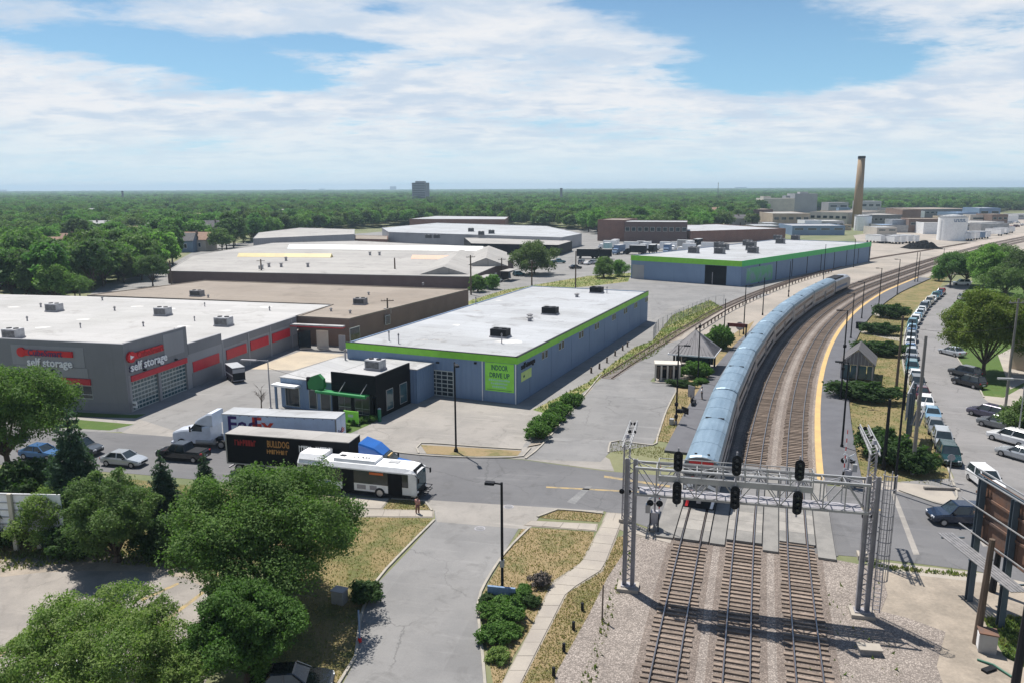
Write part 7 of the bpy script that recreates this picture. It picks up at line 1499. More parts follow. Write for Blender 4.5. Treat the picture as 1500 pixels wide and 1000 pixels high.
# ================================================================== PEOPLE
def person(label, p, rz, top, low, z=0.0, h=1.72):
    t = thing('person', label, 'person', (*p, z), rz); me = bpy.data.meshes.new('body')
    J = [(0, 0, .95), (0, 0, 1.15), (0, 0, 1.38), (0, .01, 1.47), (0, .03, 1.60), (0, .03, 1.70), (.19, 0, 1.38), (.25, .02, 1.12), (.24, .12, .90), (-.19, 0, 1.38), (-.25, .0, 1.12), (-.25, .08, .88), (.10, 0, .90), (.11, .05, .50), (.12, 0, .08), (.12, .14, .04), (-.10, 0, .90), (-.12, -.04, .50), (-.12, -.10, .08), (-.12, .04, .04)]
    E_ = [(0, 1), (1, 2), (2, 3), (3, 4), (4, 5), (2, 6), (6, 7), (7, 8), (2, 9), (9, 10), (10, 11), (0, 12), (12, 13), (13, 14), (14, 15), (0, 16), (16, 17), (17, 18), (18, 19)]
    rad = [.14, .13, .15, .06, .095, .07, .07, .05, .04, .07, .05, .04, .095, .065, .045, .04, .095, .065, .045, .04]
    me.from_pydata(J, E_, []); o = bpy.data.objects.new('body', me); COL.objects.link(o); o.parent = t; t.scale = (h / 1.77,) * 3
    sk = o.modifiers.new('skin', 'SKIN'); sk.use_smooth_shade = True
    for i, v in enumerate(me.skin_vertices[0].data if me.skin_vertices else []): v.radius = (rad[i], rad[i]); v.use_root = i == 0
    o.modifiers.new('smooth', 'SUBSURF').levels = 1
    me.materials.append(M_skin)
    MB().loft([[(math.cos(a) * w_, math.sin(a) * w_ * .62 + .005, z_) for a in [2 * math.pi * i / 12 for i in range(12)]] for z_, w_ in ((.90, .20), (1.1, .19), (1.3, .235), (1.42, .17), (1.46, .10))]).build('shirt', top, t, smooth=True)
    for s in (-1, 1):
        MB().tube([(s * .19, 0, 1.40), (s * .25, .01, 1.14)], [.088, .07], 8).build('sleeve', top, t, smooth=True)
        y1, y2 = (.05, 0) if s > 0 else (-.04, -.1); MB().tube([(s * .10, 0, .94), (s * .115, y1, .50), (s * .12, y2, .10)], [.125, .09, .075], 8).build('trouser_leg', low, t, smooth=True)
    MB().tube([(0, .01, 1.63), (0, .02, 1.72), (0, .03, 1.76)], [.105, .10, .05], 10).build('hair', M_dark, t, smooth=True)
    return t
person('person in white shirt and dark trousers standing on the platform beside the train', (25.40,100.17), R(60), M_shirt, M_trouser, .26)
person('person in pinkish clothes standing on the corner pavement by the bus', (-8.35,63.80), R(-30), M_pink, paint('red_brown_trousers', (.24, .11, .09), .8), .05, 1.6)


# ================================================================== VEGETATION
def leaf_mesh(name, m, clumps, n, size, seed, flat=.35, droop=0.0, core=.0):
    """n leaf-sized faces spread through ellipsoidal clumps (x, y, z, rx, ry, rz)"""
    g = np.random.default_rng(seed); C_ = np.array(clumps, float)
    wgt = C_[:, 3] * C_[:, 4] + C_[:, 3] * C_[:, 5]; idx = g.choice(len(C_), n, p=wgt / wgt.sum())
    d = g.normal(size=(n, 3)); d /= np.linalg.norm(d, axis=1)[:, None]
    lowm = (d[:, 2] < -.25) & (g.random(n) < .6); d[lowm, 2] *= -1
    r = np.where(g.random(n) < .30, g.random(n) ** .5, .62 + .62 * g.random(n) ** 1.3)
    c = C_[idx]; pos = c[:, :3] + d * c[:, 3:] * r[:, None]; fq = 2.1 / max(.4, float(np.median(C_[:, 3]))); pos += np.stack([np.sin(pos[:, 1] * fq * 1.7 + pos[:, 2] * fq + seed), np.sin(pos[:, 2] * fq * 1.9 + pos[:, 0] * fq * 1.3 + seed * 2), np.sin(pos[:, 0] * fq * 1.5 + pos[:, 1] * fq * 1.1 + seed * 3) * .7], 1) * .20 * float(np.median(C_[:, 3]))
    nrm = d * .55 + g.normal(size=(n, 3)) * .55 + np.array([0, 0, flat]); nrm /= np.linalg.norm(nrm, axis=1)[:, None]
    t = np.cross(nrm, g.normal(size=(n, 3))); t /= np.linalg.norm(t, axis=1)[:, None]; u = np.cross(nrm, t)
    s = size * (.55 + .9 * g.random(n))[:, None]; t = t * s; u = u * s * .62
    V = np.stack([pos - t, pos - u * .9 - t * .15, pos + t, pos + u * .9 - t * .15], 1)
    V[:, 2, 2] -= droop * size; V = V.reshape(-1, 3)
    me = bpy.data.meshes.new(name); me.vertices.add(4 * n); me.vertices.foreach_set('co', V.ravel()); me.loops.add(4 * n); me.polygons.add(n)
    me.loops.foreach_set('vertex_index', np.arange(4 * n, dtype=np.int32)); me.polygons.foreach_set('loop_start', np.arange(0, 4 * n, 4, dtype=np.int32)); me.polygons.foreach_set('loop_total', np.full(n, 4, dtype=np.int32))
    me.materials.append(m); me.update(calc_edges=True); return me
def round_clumps(rx, ry, rz, zc, n, cr, seed, lower=.35, squash=.8):
    g = random.Random(seed); out = [(0, 0, zc, rx * .62, ry * .62, rz * .62)]
    for i in range(n):
        f = (i + .5) / n; z = 1 - (1 + lower) * f; a = i * 2.39996 + g.uniform(-.3, .3); q = math.sqrt(max(0, 1 - min(1, z * z)))
        k_ = g.uniform(.50, 1.02); c_ = cr * g.uniform(.5, 1.35)
        out.append((math.cos(a) * q * rx * k_, math.sin(a) * q * ry * k_, zc + z * rz * k_, c_, c_, c_ * squash))
    return out
def limbs(h0, clumps, seed, r_=.22, every=3):
    g = random.Random(seed); b = MB(); z0 = h0
    b.tube([(0, 0, 0), (g.uniform(-.1, .1), g.uniform(-.1, .1), z0 * .6), (0, 0, z0), (g.uniform(-.3, .3), g.uniform(-.3, .3), z0 * 1.5)], [r_ * 1.5, r_ * 1.05, r_, r_ * .5], 8)
    for c in clumps[1::every]:
        m_ = Vector((c[0] * .45, c[1] * .45, z0 + (c[2] - z0) * .45)); b.tube([(0, 0, z0 * .85), m_, (c[0] * .92, c[1] * .92, c[2])], [r_ * .55, r_ * .36, r_ * .1], 5)
    return b.mesh('trunk', M_bark)
def tree(label, p, crown_me, trunk_me, rz=0, sc=1.0, group=None, name='broadleaf_tree', cat='tree', z=0.0):
    t = thing(name, label, cat, (p[0], p[1], z), rz, group); t.scale = sc if isinstance(sc, tuple) else (sc, sc, sc)
    put('crown', crown_me, t)
    if trunk_me: put('trunk', trunk_me, t)
    return t
def make_round(seed, m, r_, rz, h, n, leaf, nc=26, cr=None, ry=None, lower=.35, squash=.8, rt=.25, droop=.3, hb=None):
    cl = round_clumps(r_, ry or r_, rz, h - rz * .93, nc, cr or r_ * .36, seed, lower, squash)
    return leaf_mesh('crown', m, cl, n, leaf, seed, droop=droop), limbs(hb or max(1.2, h - rz * 1.9), cl, seed, rt)
def conifer(seed, m, h, r_, n, leaf):
    g = random.Random(seed); cl = []; L_ = int(h * 1.6)
    for i in range(L_):
        f = i / L_; z = .5 + (h - .7) * f; rr = r_ * (1 - f) ** .85 + .12; nb_ = max(3, int(9 * (1 - f)) + 2)
        for j in range(nb_):
            a = j * 6.283 / nb_ + i * .7 + g.uniform(-.2, .2); k_ = rr * g.uniform(.5, .72); cl.append((math.cos(a) * k_, math.sin(a) * k_, z - rr * .12, rr * .38 + .06, rr * .38 + .06, .22 + rr * .07))
    cl.append((0, 0, h - .3, .12, .12, .4)); cl.append((0, 0, h * .42, r_ * .35, r_ * .35, h * .38))
    b = MB().tube([(0, 0, 0), (0, 0, h * .95)], [.16 + h * .008, .03], 8)
    return leaf_mesh('crown', m, cl, n, leaf, seed, flat=.25, droop=.8), b.mesh('trunk', M_bark)

# --- the big trees in front, each its own shape
c_, t_ = make_round(101, M_leaf_ash, 5.6, 4.4, 9.6, 120000, .088, 54, 1.45, lower=.55)
tree('large round green tree with dense crown in front of the bus and black trailer', (-16.39,48.01), c_, t_, .4)
c_, t_ = make_round(102, M_leaf_low, 2.9, 2.9, 6.0, 56000, .08, 34, .85, lower=.8, hb=.8)
tree('smaller dense dark green tree standing below the large round one', (-15.25,40.09), c_, t_, 1.4)
c_, t_ = make_round(103, M_leaf_locust, 4.6, 2.5, 5.9, 62000, .07, 46, 1.05, lower=.5, squash=.55, droop=.6)
tree('light yellow green feathery tree at the lower left over the parking lot', (-23.13,37.75), c_, t_, 2.2)
c_, t_ = make_round(104, M_leaf_locust, 2.0, 1.5, 3.4, 22000, .07, 24, .6, lower=.6, droop=.6, hb=.8)
tree('small light green bushy tree at the bottom edge between the two lower trees', (-18.60,38.30), c_, t_, 2.9)
c_, t_ = make_round(105, M_leaf_ash, 5.9, 4.6, 11.0, 80000, .11, 50, 1.6, lower=.35, hb=3.2)
tree('tall spreading green tree at the left edge before the grey storage building', (-49.25,71.66), c_, t_, .9)
c_, t_ = make_round(110, M_leaf_dark, 3.2, 3.4, 8.4, 26000, .11, 26, 1.05, lower=.6, hb=1.5)
tree('dark green tree at the left edge rising above the grey front parapet', (-59.98,85.79), c_, t_, .2)
c_, t_ = conifer(201, M_needle, 11.0, 3.3, 60000, .11)
tree('big dark spruce beside the bushy tree on the left', (-35.89,59.94), c_, t_, 0, name='spruce_tree')
c_, t_ = conifer(202, M_needle, 6.2, 1.75, 22000, .085)
tree('slender dark spruce with visible trunk left of the large round tree', (-30.09,62.86), c_, t_, 0, name='spruce_tree')
tree('smallest spruce tip between the slender spruce and the black trailer', (-27.96,66.56), c_, t_, 2, .78, name='spruce_tree')
c_, t_ = make_round(106, M_leaf_bushy, 3.4, 3.2, 7.0, 48000, .085, 36, .95, lower=.9, hb=.7)
tree('mid green bushy tree right of the big spruce', (-30.41,55.10), c_, t_, .3)
c_, t_ = make_round(107, M_leaf_locust, 2.1, 2.1, 4.5, 18000, .08, 20, .75, lower=.9, hb=.5)
tree('bright green bush between white billboard and big spruce', (-37.41,57.70), c_, t_, .3, name='bush', cat='bush')
c2_, t2_ = make_round(108, M_shrub_dk, 1.8, 1.3, 2.5, 9000, .12, 16, .75, lower=.9, hb=.3)
for i, (p, s_, l) in enumerate((((-27.60,56.20), 1.0, 'dark low bush right of the bushy tree at the lot edge'), ((-34.31,56.26), 1.0, 'dark low bush at the foot of the big spruce'), ((-41.27,58.35), 1.2, 'dark bush behind the white billboard posts'), ((-24.48,55.49), .9, 'dark bush at the left foot of the large round tree'), ((-43.70,67.52), 1.3, 'dark shrub behind the left billboard near the road'), ((-45.07,65.20), 1.4, 'wide dark shrub at the left edge above the billboard'), ((-19.74,49.19), .7, 'low bush in the shade between the two round trees'))):
    tree(l, p, c2_, t2_, i * 1.3, s_, 'bushes along the parking lot edge', 'bush', 'bush')
c_, t_ = make_round(109, M_leaf_yellow, 5.7, 5.6, 12.2, 56000, .14, 54, 1.35, lower=.5, hb=1.8)
tree('big yellowish green street tree over the lawn of the side street', (71.65,114.43), c_, t_, .3)
c_, t_ = make_round(111, M_leaf_mid, 2.4, 2.6, 5.2, 9000, .16, 18, .95, lower=.8, hb=.7)
MIDC = [(c_, t_)] + [make_round(120 + i, (M_leaf_mid, M_leaf_dark, M_leaf_wood, M_leaf_mid)[i], (5.2, 5.6, 4.8, 6.2)[i], (4.6, 4.4, 5.2, 4.6)[i], (10.5, 11.5, 12.0, 10.0)[i], 14000, .23, 34, (5.2, 5.6, 4.8, 6.2)[i] * .30, lower=.5, hb=2.4) for i in range(4)]
for i, (p, v, s_, l) in enumerate((((125.07,219.36), 2, .80, 'dark tree at the far bend where the kerbside row ends'), ((131.26,222.32), 1, .85, 'mid green tree behind the white SUV at the far bend'), ((127.30,207.45), 3, 1.0, 'tall dark tree in the middle of the group by the tracks'), ((156.49,250.33), 4, .95, 'rounded tree highest in the group by the tracks'), ((123.51,191.97), 4, .85, 'broad tree just above the yellowish street tree'), ((129.77,194.23), 2, 1.0, 'dark tree at the right edge above the brown roof'), ((149.47,218.57), 1, 1.0, 'green tree at the right edge before the tan flats'), ((128.86,232.46), 0, .9, 'small bushy tree at the end of the right platform lawn'), ((145.43,250.73), 0, 1.2, 'bushy tree between tracks and far street bend'), ((107.53,161.81), 0, 1.1, 'small dark tree left of the brown shingle roof'), ((58.28,84.28), 0, .9, 'small green tree in the front garden at the right edge'), ((147.42,244.70), 1, .7, 'mid green tree behind the group nearest the tracks'))):
    tree(l, p, *MIDC[v], i * 1.1, s_, 'trees beside the bend of the side street')
for i, (p, v, s_, l) in enumerate((((-122.45,232.28), 3, .70, 'leftmost of the three round trees along the far parking entrance'), ((-119.38,237.35), 3, .72, 'middle of the three round trees along the far parking entrance'), ((-116.39,242.64), 4, .75, 'rightmost of the three round trees along the far parking entrance'), ((-105.74,226.79), 2, .75, 'dark tree at the left end of the wide white warehouse'), ((-123.00,198.94), 1, .95, 'tree with transformers before it left of the parking entrance'), ((-115.25,202.53), 4, .6, 'low round tree just behind the white roof on the left'), ((-129.67,199.13), 2, 1.1, 'dark tree at the left edge behind the white roof'), ((-118.50,198.81), 1, .55, 'light low tree behind the white roof near the left edge'), ((-134.18,193.20), 3, 1.1, 'tall tree beyond the left edge of the white roof'))):
    tree(l, p, *MIDC[v], i * 1.7, s_, 'trees behind the self storage roof')
c_, t_ = make_round(131, M_leaf_mid, 7.2, 5.5, 10.5, 16000, .26, 36, 2.0, lower=.75, hb=1.5)
tree('broad roadside tree in the gap between white warehouses and blue warehouse', (7.56,255.81), c_, t_, .5)
for i, (p, s_, l) in enumerate((((29.16,245.07), 1.25, 'round green bush at the left end of the far blue warehouse'), ((34.65,248.76), 1.0, 'low green bush touching the far blue warehouse'), ((-9.35,211.62), .9, 'bright bush at the corner of the brown side wall'), ((-5.34,217.36), .8, 'green bush by the parked silver car in the weeds'), )):
    tree(l, p, *MIDC[0], i * 1.3, s_, 'bushes behind the warehouses', 'bush', 'bush')
# bare little tree in the yard
b = MB(); g_ = random.Random(8); b.tube([(0, 0, 0), (.05, 0, 1.4), (.1, .05, 2.6)], [.09, .06, .03], 6)
for i in range(14):
    a = g_.uniform(0, 6.28); z = g_.uniform(.8, 2.4); l = g_.uniform(.7, 1.6); e_ = (math.cos(a) * l * .7, math.sin(a) * l * .7, z + l * .75); b.tube([(.05, 0, z), e_], [.035, .01], 4)
    for j in range(2): b.tube([tuple(Vector((.05, 0, z)).lerp(Vector(e_), .6)), (e_[0] + g_.uniform(-.5, .5), e_[1] + g_.uniform(-.5, .5), e_[2] + g_.uniform(-.1, .5))], [.018, .006], 4)
t = thing('bare_tree', 'leafless small tree in the yard beside the grey lamp post', 'tree', (-32.72,97.31)); b.build('trunk', M_bark, t)
# shrubs
def shrub_mesh(seed, m, n, leaf, rx=1.0, ry=1.0, h=1.0):
    return leaf_mesh('foliage', m, round_clumps(rx * .85, ry * .85, h * .55, h * .45, 14, min(rx, ry) * .36, seed, .5, .8), n, leaf, seed)
def shrub(label, p, me, rz, sc, group, name='shrub'):
    t = thing(name, label, 'shrub', (p[0], p[1], 0), rz, group); t.scale = sc; put('foliage', me, t); put('stem', STEM, t); return t
STEM = MB().tube([(0, 0, 0), (.05, 0, .35)], [.05, .03], 6).mesh('stem', M_bark)
S_dk = shrub_mesh(301, M_shrub_dk, 5000, .085); S_gr = shrub_mesh(302, M_shrub, 5000, .085); S_lt = shrub_mesh(303, M_leaf_locust, 4000, .08); S_br = shrub_mesh(304, mat('dry_twigs', (.10, .085, .075), (.07, .06, .055), fine=3, rough=.95), 2500, .07)
for i, (p, s_, l) in enumerate((((2.85,84.74), 1.5, 'nearest dark clipped shrub of the row by the storage driveway'), ((4.25,88.06), 1.45, 'second dark clipped shrub of the row by the storage driveway'), ((5.15,91.06), 1.35, 'third dark clipped shrub of the row by the storage driveway'), ((6.17,93.97), 1.35, 'fourth dark clipped shrub of the row by the storage driveway'), ((7.68,98.01), 1.4, 'farthest dark clipped shrub of the row by the storage driveway'))):
    shrub(l, p, S_gr, i * 1.2, (s_ * 1.05, s_, s_ * 1.1), 'clipped shrubs by the storage driveway')
for i, (p, sc, l, me) in enumerate((((82.43,165.95), (3.3, 2.4, 2.6), 'farthest of the three round lawn shrubs by the right platform', S_dk), ((71.17,146.96), (3.2, 2.0, 2.0), 'middle of the three round lawn shrubs by the right platform', S_dk), ((62.49,128.38), (4.0, 1.9, 2.1), 'nearest of the three round lawn shrubs by the right platform', S_dk), ((46.98,100.10), (4.2, 2.2, 2.2), 'dark hedge wrapped before the gabled shelter', S_dk), ((39.05,78.09), (2.3, 2.6, 2.6), 'left end of the big dark hedge on the corner lawn', S_dk), ((39.24,75.21), (2.6, 2.2, 2.4), 'middle of the big dark hedge on the corner lawn', S_dk), ((39.98,73.64), (2.2, 2.0, 2.1), 'right end of the big dark hedge on the corner lawn', S_dk), ((36.64,134.61), (2.6, 2.2, 3.6), 'tall round bush just behind the pyramid roofed shelter', S_gr), ((27.49,113.01), (2.6, 1.6, 2.2), 'green bushes under the pyramid roof', S_gr), ((24.30,107.74), (2.0, .9, .9), 'low dark bush at the corner of the station driveway', S_dk), ((27.41,109.28), (1.2, .8, .8), 'small bush at the edge of the left platform', S_gr))):
    shrub(l, p, me, R(-25), sc, 'station lawn shrubs')
for i, (p, s_, me, l) in enumerate((((-0.44,46.63), 1.25, S_gr, 'largest bright green shrub of the bed at the foot of the street lamp'), ((-1.34,46.88), .95, S_gr, 'green shrub at the kerb left of the largest one'), ((-1.28,44.27), .95, S_gr, 'green shrub below the largest one at the kerb'), ((-0.34,44.56), .85, S_gr, 'green shrub in the lower middle of the bed'), ((-0.99,42.24), .72, S_lt, 'bright green shrub at the lower tip of the bed'), ((-1.67,48.69), .65, S_dk, 'small dark shrub at the kerb corner above the bed'), ((0.40,49.04), .8, S_gr, 'feathery green shrub right of the street lamp'), ((1.24,48.49), .62, S_dk, 'small round dark shrub nearest the footpath'), ((1.99,51.09), .95, S_br, 'grey brown withered shrub at the bend of the footpath'), ((0.02,49.04), .6, S_br, 'dry twiggy shrub right behind the blue notice'), ((0.80,50.14), .55, S_gr, 'small green shrub above the feathery one'), ((0.14,45.18), .5, S_lt, 'little yellowish shrub on the right of the bed'), ((-1.02,49.41), .55, S_lt, 'yellow green shrub left behind the street lamp'), ((-10.23,49.30), 1.1, S_dk, 'dark shrub at the driveway kerb by the grey metal box'))):
    shrub(l, p, me, i * .9, (s_, s_, s_ * .95), 'shrubs in the driveway bed')
for i, p in enumerate([(-23.88,86.85),(-22.63,87.62),(-20.67,86.81),(-19.85,87.84),(-19.12,90.27),(-18.20,91.10),(-17.32,91.37)]):
    shrub('small shrub in the office lawn bed, %s' % ('leftmost', 'second from left', 'third from left', 'just left of the lime sign', 'just right of the lime sign', 'second from right', 'rightmost')[i], p, S_gr, i, (.8, .6, .7), 'shrubs in the office lawn bed')
# weeds and tufts too many to count
def tufts(name, polys, n, hmin, hmax, m, seed):
    g = np.random.default_rng(seed); V = []; out = 0
    for poly, k_ in polys:
        P = np.array(poly); lo, hi = P.min(0), P.max(0); cnt = 0; guard = 0
        while cnt < k_ and guard < 60:
            guard += 1; q = lo + g.random((k_ * 2, 2)) * (hi - lo); ins = np.zeros(len(q), bool); j = len(P) - 1
            for i in range(len(P)):
                xi, yi = P[i]; xj, yj = P[j]; cnd = ((yi > q[:, 1]) != (yj > q[:, 1])) & (q[:, 0] < (xj - xi) * (q[:, 1] - yi) / (yj - yi + 1e-12) + xi); ins ^= cnd; j = i
            q = q[ins][:k_ - cnt]; cnt += len(q); V.append(q)
    q = np.concatenate(V); n = len(q); a = g.random(n) * 6.283; h = hmin + (hmax - hmin) * g.random(n) ** 2; w_ = h * .35
    ln = g.normal(size=(n, 2)) * h[:, None] * .35; d = np.stack([np.cos(a), np.sin(a)], 1) * w_[:, None]
    z0 = np.full((n, 1), .02); A = np.concatenate([q - d, z0], 1); B_ = np.concatenate([q + d, z0], 1); T = np.concatenate([q + ln, h[:, None]], 1)
    W_ = np.stack([A, B_, T], 1).reshape(-1, 3); me = bpy.data.meshes.new(name); me.vertices.add(3 * n); me.vertices.foreach_set('co', W_.ravel()); me.loops.add(3 * n); me.polygons.add(n)
    me.loops.foreach_set('vertex_index', np.arange(3 * n, dtype=np.int32)); me.polygons.foreach_set('loop_start', np.arange(0, 3 * n, 3, dtype=np.int32)); me.polygons.foreach_set('loop_total', np.full(n, 3, dtype=np.int32)); me.materials.append(m); me.update(calc_edges=True)
    o = put(name, me); o['kind'] = 'stuff'; return o
M_blade = leafy('grass_blades', (.11, .125, .045), (.21, .17, .085), (.24, .195, .10)); M_blade_dry = leafy('dry_blades', (.22, .175, .09), (.27, .205, .115), (.16, .15, .065)); M_weed = leafy('weed_leaves', (.09, .125, .04), (.20, .175, .08), (.13, .16, .06))
tufts('grass', [([(-16.44,62.03),(-12.25,63.11),(-6.98,62.78),(-8.28,57.69),(-9.93,51.97),(-10.24,47.11),(-9.60,42.72),(-9.95,40.06),(-9.11,35.52),(-15.02,35.55),(-15.55,42.76),(-15.20,47.40)], 14000), ([(-11.59,64.57),(-11.16,67.35),(-8.06,66.68),(-7.11,64.67)], 1200), ([(-50.90,72.77),(-37.10,72.25),(-27.41,69.67),(-17.51,66.46),(-12.25,63.11),(-15.35,57.51),(-22.52,52.07),(-26.83,55.07),(-33.59,55.91),(-39.27,54.84)], 12000)], 0, .04, .16, M_blade, 1)
tufts('dry_grass', [([(0.86,60.92),(6.74,59.94),(6.36,57.32),(5.26,54.79),(3.72,52.06),(2.67,51.08),(1.76,47.28),(0.01,42.66),(-0.67,40.00),(-0.99,34.97),(-1.18,40.00),(-2.07,46.89),(-2.10,50.16),(-0.60,55.97)], 11000), ([(8.60,59.02),(9.47,59.27),(9.18,57.29),(6.95,52.34),(5.05,47.25),(2.54,40.94),(1.74,36.50),(-0.42,33.07),(0.31,39.37),(2.11,44.85),(3.88,50.12),(6.66,53.38)], 9000), ([(2.07,62.98),(3.95,64.56),(7.97,63.64),(7.42,61.94),(2.89,62.68)], 1500)], 0, .04, .17, M_blade_dry, 2)
tufts('lawn_grass', [([(32.34,73.73),(37.24,84.55),(41.65,95.61),(48.09,109.75),(62.52,140.33),(76.99,166.08),(96.82,197.68),(94.44,179.27),(80.34,155.81),(65.82,128.31),(57.40,109.60),(52.00,95.46),(47.93,84.41),(43.93,73.60),(41.85,69.62),(37.10,71.08),(32.78,71.85)], 20000), ([(16.16,83.59),(19.61,95.30),(23.04,105.47),(24.89,104.33),(20.64,90.01),(17.84,82.38)], 2500), ([(10.51,79.74),(11.00,82.47),(12.12,83.40),(15.40,81.48),(17.56,81.00),(16.72,76.89),(13.76,78.39)], 1500)], 0, .05, .2, M_blade, 3)
tufts('weeds', [([(26.03,141.09),(35.90,170.80),(50.16,194.05),(49.95,180.44),(34.15,152.18),(24.47,129.10),(13.25,112.39),(8.27,101.02),(4.30,94.60),(2.61,96.17),(11.01,110.35),(22.07,136.11)], 9000), ([(-10.42,195.76),(-1.86,215.76),(24.34,249.13),(40.15,258.80),(35.31,233.88),(21.80,222.68),(9.62,215.40),(-9.05,169.10)], 7000)], 0, .06, .4, M_weed, 4)
tufts('verge_weeds', [([(-40.53,56.78),(-35.10,57.68),(-27.33,56.20),(-22.69,53.31),(-22.52,52.07),(-26.35,53.97),(-33.15,55.12),(-38.36,53.44)], 1800), ([(3.86,39.97),(5.08,44.07),(7.25,50.85),(9.45,57.29),(9.63,56.69),(7.24,48.98),(5.34,42.62),(4.32,37.58)], 260), ([(16.83,39.89),(22.34,50.73),(27.14,53.21),(26.71,50.70),(23.78,45.48),(22.71,39.85)], 110), ([(31.10,46.64),(36.78,47.02),(31.28,39.18),(29.84,42.45)], 2500), ([(27.07,54.17),(34.06,52.43),(33.82,52.02),(26.78,53.53)], 400)], 0, .08, .35, M_weed, 5)

# --- the woods that reach to the horizon
FARC = []
for i in range(5):
    m_ = (M_leaf_mid, M_leaf_dark, M_leaf_wood, M_leaf_mid, M_leaf_dark)[i]; r_, rz_, h_ = ((5.4, 4.8, 11.5), (4.8, 5.4, 13), (5.0, 4.6, 10.5), (6.4, 4.6, 11), (3.8, 5.2, 13))[i]
    FARC.append(make_round(400 + i, m_, r_, rz_, h_, 5200, .44, 26, r_ * .33, lower=.6, hb=2.2))
CLEAR = [(-173.30,168.52),(-138.61,192.15),(-112.53,191.44),(-118.30,214.94),(-120.86,260.53),(-129.81,317.22),(-135.09,385.05),(-138.91,481.55),(-110.80,552.44),(-78.34,600.43),(-2.24,594.01),(46.04,522.71),(53.63,468.61),(108.20,464.94),(157.84,514.35),(235.71,753.33),(322.65,948.09),(369.62,941.49),(404.36,858.09),(508.50,844.68),(757.26,976.29),(515.12,560.70),(151.21,160.77),(103.42,153.70),(72.93,128.18),(30.11,71.88),(-10.17,72.32),(-78.32,73.07)]
CP = np.array(CLEAR)
TOWER = (-179.84,1530.84)
def inside(q, P):
    r_ = False; j = len(P) - 1
    for i in range(len(P)):
        if (P[i][1] > q[1]) != (P[j][1] > q[1]) and q[0] < (P[j][0] - P[i][0]) * (q[1] - P[i][1]) / (P[j][1] - P[i][1]) + P[i][0]: r_ = not r_
        j = i
    return r_
g_ = random.Random(77); pts = []; rad = 165.0
while rad < 8800:
    stepv = 8.2 if rad < 700 else 8.2 + (rad - 700) * .0062; half = .72; n_ = int(rad * 2 * half / stepv)
    for i in range(n_):
        a = -half + 2 * half * (i + g_.random()) / n_; r2 = rad + g_.uniform(-.45, .45) * stepv; q = (math.sin(a) * r2, math.cos(a) * r2)
        if r2 < 1400 and inside(q, CLEAR): continue
        if r2 < 520 and (q[0] > 120 or (q[0] > -20 and q[1] < 330)): continue
        if r2 < 1300 and any(abs(q[0] - hq[0]) < 9 and abs(q[1] - hq[1]) < 9 for hq in HOUSES): continue
        if 1000 < r2 < math.hypot(*TOWER) and abs(q[0] / q[1] - TOWER[0] / TOWER[1]) < .016 and r2 > math.hypot(*TOWER) - 330: continue
        if r2 < 1200 and g_.random() < .10: continue
        pts.append((r2, q, max(1.0, stepv / 9.5)))
    rad += stepv * .95
pts.sort(key=lambda e_: e_[0])
KINDS = ('rounded green tree in the woods behind the warehouses', 'dark upright tree in the woods behind the warehouses', 'fresh green tree in the woods behind the warehouses', 'broad crowned tree in the woods behind the warehouses', 'narrow dark tree in the woods behind the warehouses')
vis = [e_ for e_ in pts if abs(math.atan2(e_[1][0], e_[1][1])) < .62]
near = vis[:300]; nset = set(id(e_) for e_ in near)
KN = ('rounded green', 'dark upright', 'fresh green', 'broad crowned', 'narrow dark')
for r2, q, s_ in near:
    v = g_.randrange(5); s_ = s_ * g_.uniform(.75, 1.18); side = q[0] / q[1]
    lb = '%s %s tree in the woods %s, %s' % ('tall' if s_ > 1.06 else 'low' if s_ < .88 else 'middling', KN[v], 'at the far left edge' if side < -.55 else 'left of the wide white warehouse' if side < -.40 else 'behind the wide white warehouse' if side < -.12 else 'behind the grey warehouse' if side < .08 else 'by the brick office range' if side < .3 else 'by the factory works', 'front rank' if r2 < 300 else 'second rank' if r2 < 380 else 'back rank')
    tree(lb, q, *FARC[v], g_.uniform(0, 6.28), (s_ * g_.uniform(.9, 1.15), s_, s_ * g_.uniform(.85, 1.1)), 'trees of the woods behind the warehouses')
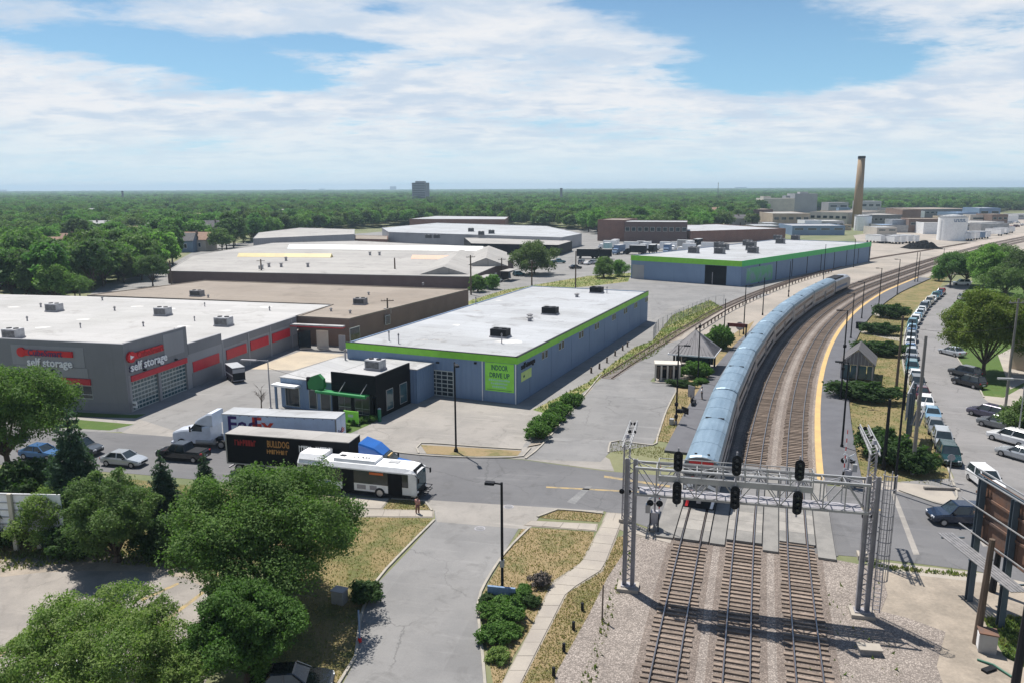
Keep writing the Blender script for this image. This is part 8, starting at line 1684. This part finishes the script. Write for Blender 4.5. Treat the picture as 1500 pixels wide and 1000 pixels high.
rest = [e_ for e_ in pts if id(e_) not in nset]; n_ = len(rest)
me = bpy.data.meshes.new('woods'); me.from_pydata([(q[0], q[1], 0) for _, q, _ in rest], [], [])
for nm, ty, vals in (('size', 'FLOAT_VECTOR', [c for r2, q, s_ in rest for f in (g_.uniform(.75, 1.2),) for c in (s_ * f, s_ * f, (1 + (s_ - 1) * .12) * g_.uniform(.75, 1.15) * (.9 if r2 > 2500 else 1))]), ('turn', 'FLOAT', [g_.uniform(0, 6.28) for _ in rest]), ('pick', 'INT', [g_.randrange(5) for _ in rest])):
    at_ = me.attributes.new(nm, ty, 'POINT'); at_.data.foreach_set('vector' if ty == 'FLOAT_VECTOR' else 'value', vals)
wo = put('woods', me); wo['kind'] = 'stuff'
ng = bpy.data.node_groups.new('woods', 'GeometryNodeTree'); ng.interface.new_socket('Geometry', in_out='INPUT', socket_type='NodeSocketGeometry'); ng.interface.new_socket('Geometry', in_out='OUTPUT', socket_type='NodeSocketGeometry')
k = NT(ng); gi = k.n('NodeGroupInput'); go = k.n('NodeGroupOutput')
FAR_SRC = []
srcs = []
for i in range(5):
    o = bpy.data.objects.new('crown_source', FARC[i][0]); srcs.append(k.n('GeometryNodeObjectInfo', {'Object': o, 'As Instance': True}).outputs['Geometry'])
jn = k.n('GeometryNodeJoinGeometry')
for s_ in srcs: ng.links.new(s_, jn.inputs[0])
def attr(nm, ty): return k.n('GeometryNodeInputNamedAttribute', {'Name': nm}, data_type=ty)
def aout(nd): return next(o for o in nd.outputs if o.enabled and o.name == 'Attribute')
rt = k.n('ShaderNodeCombineXYZ', {2: aout(attr('turn', 'FLOAT'))}).outputs[0]
ip = k.n('GeometryNodeInstanceOnPoints', {'Points': gi.outputs[0], 'Instance': jn.outputs[0], 'Pick Instance': True, 'Instance Index': aout(attr('pick', 'INT')), 'Rotation': rt, 'Scale': aout(attr('size', 'FLOAT_VECTOR'))})
ng.links.new(ip.outputs[0], go.inputs[0])
md = wo.modifiers.new('woods', 'NODES'); md.node_group = ng
print('woods', n_)
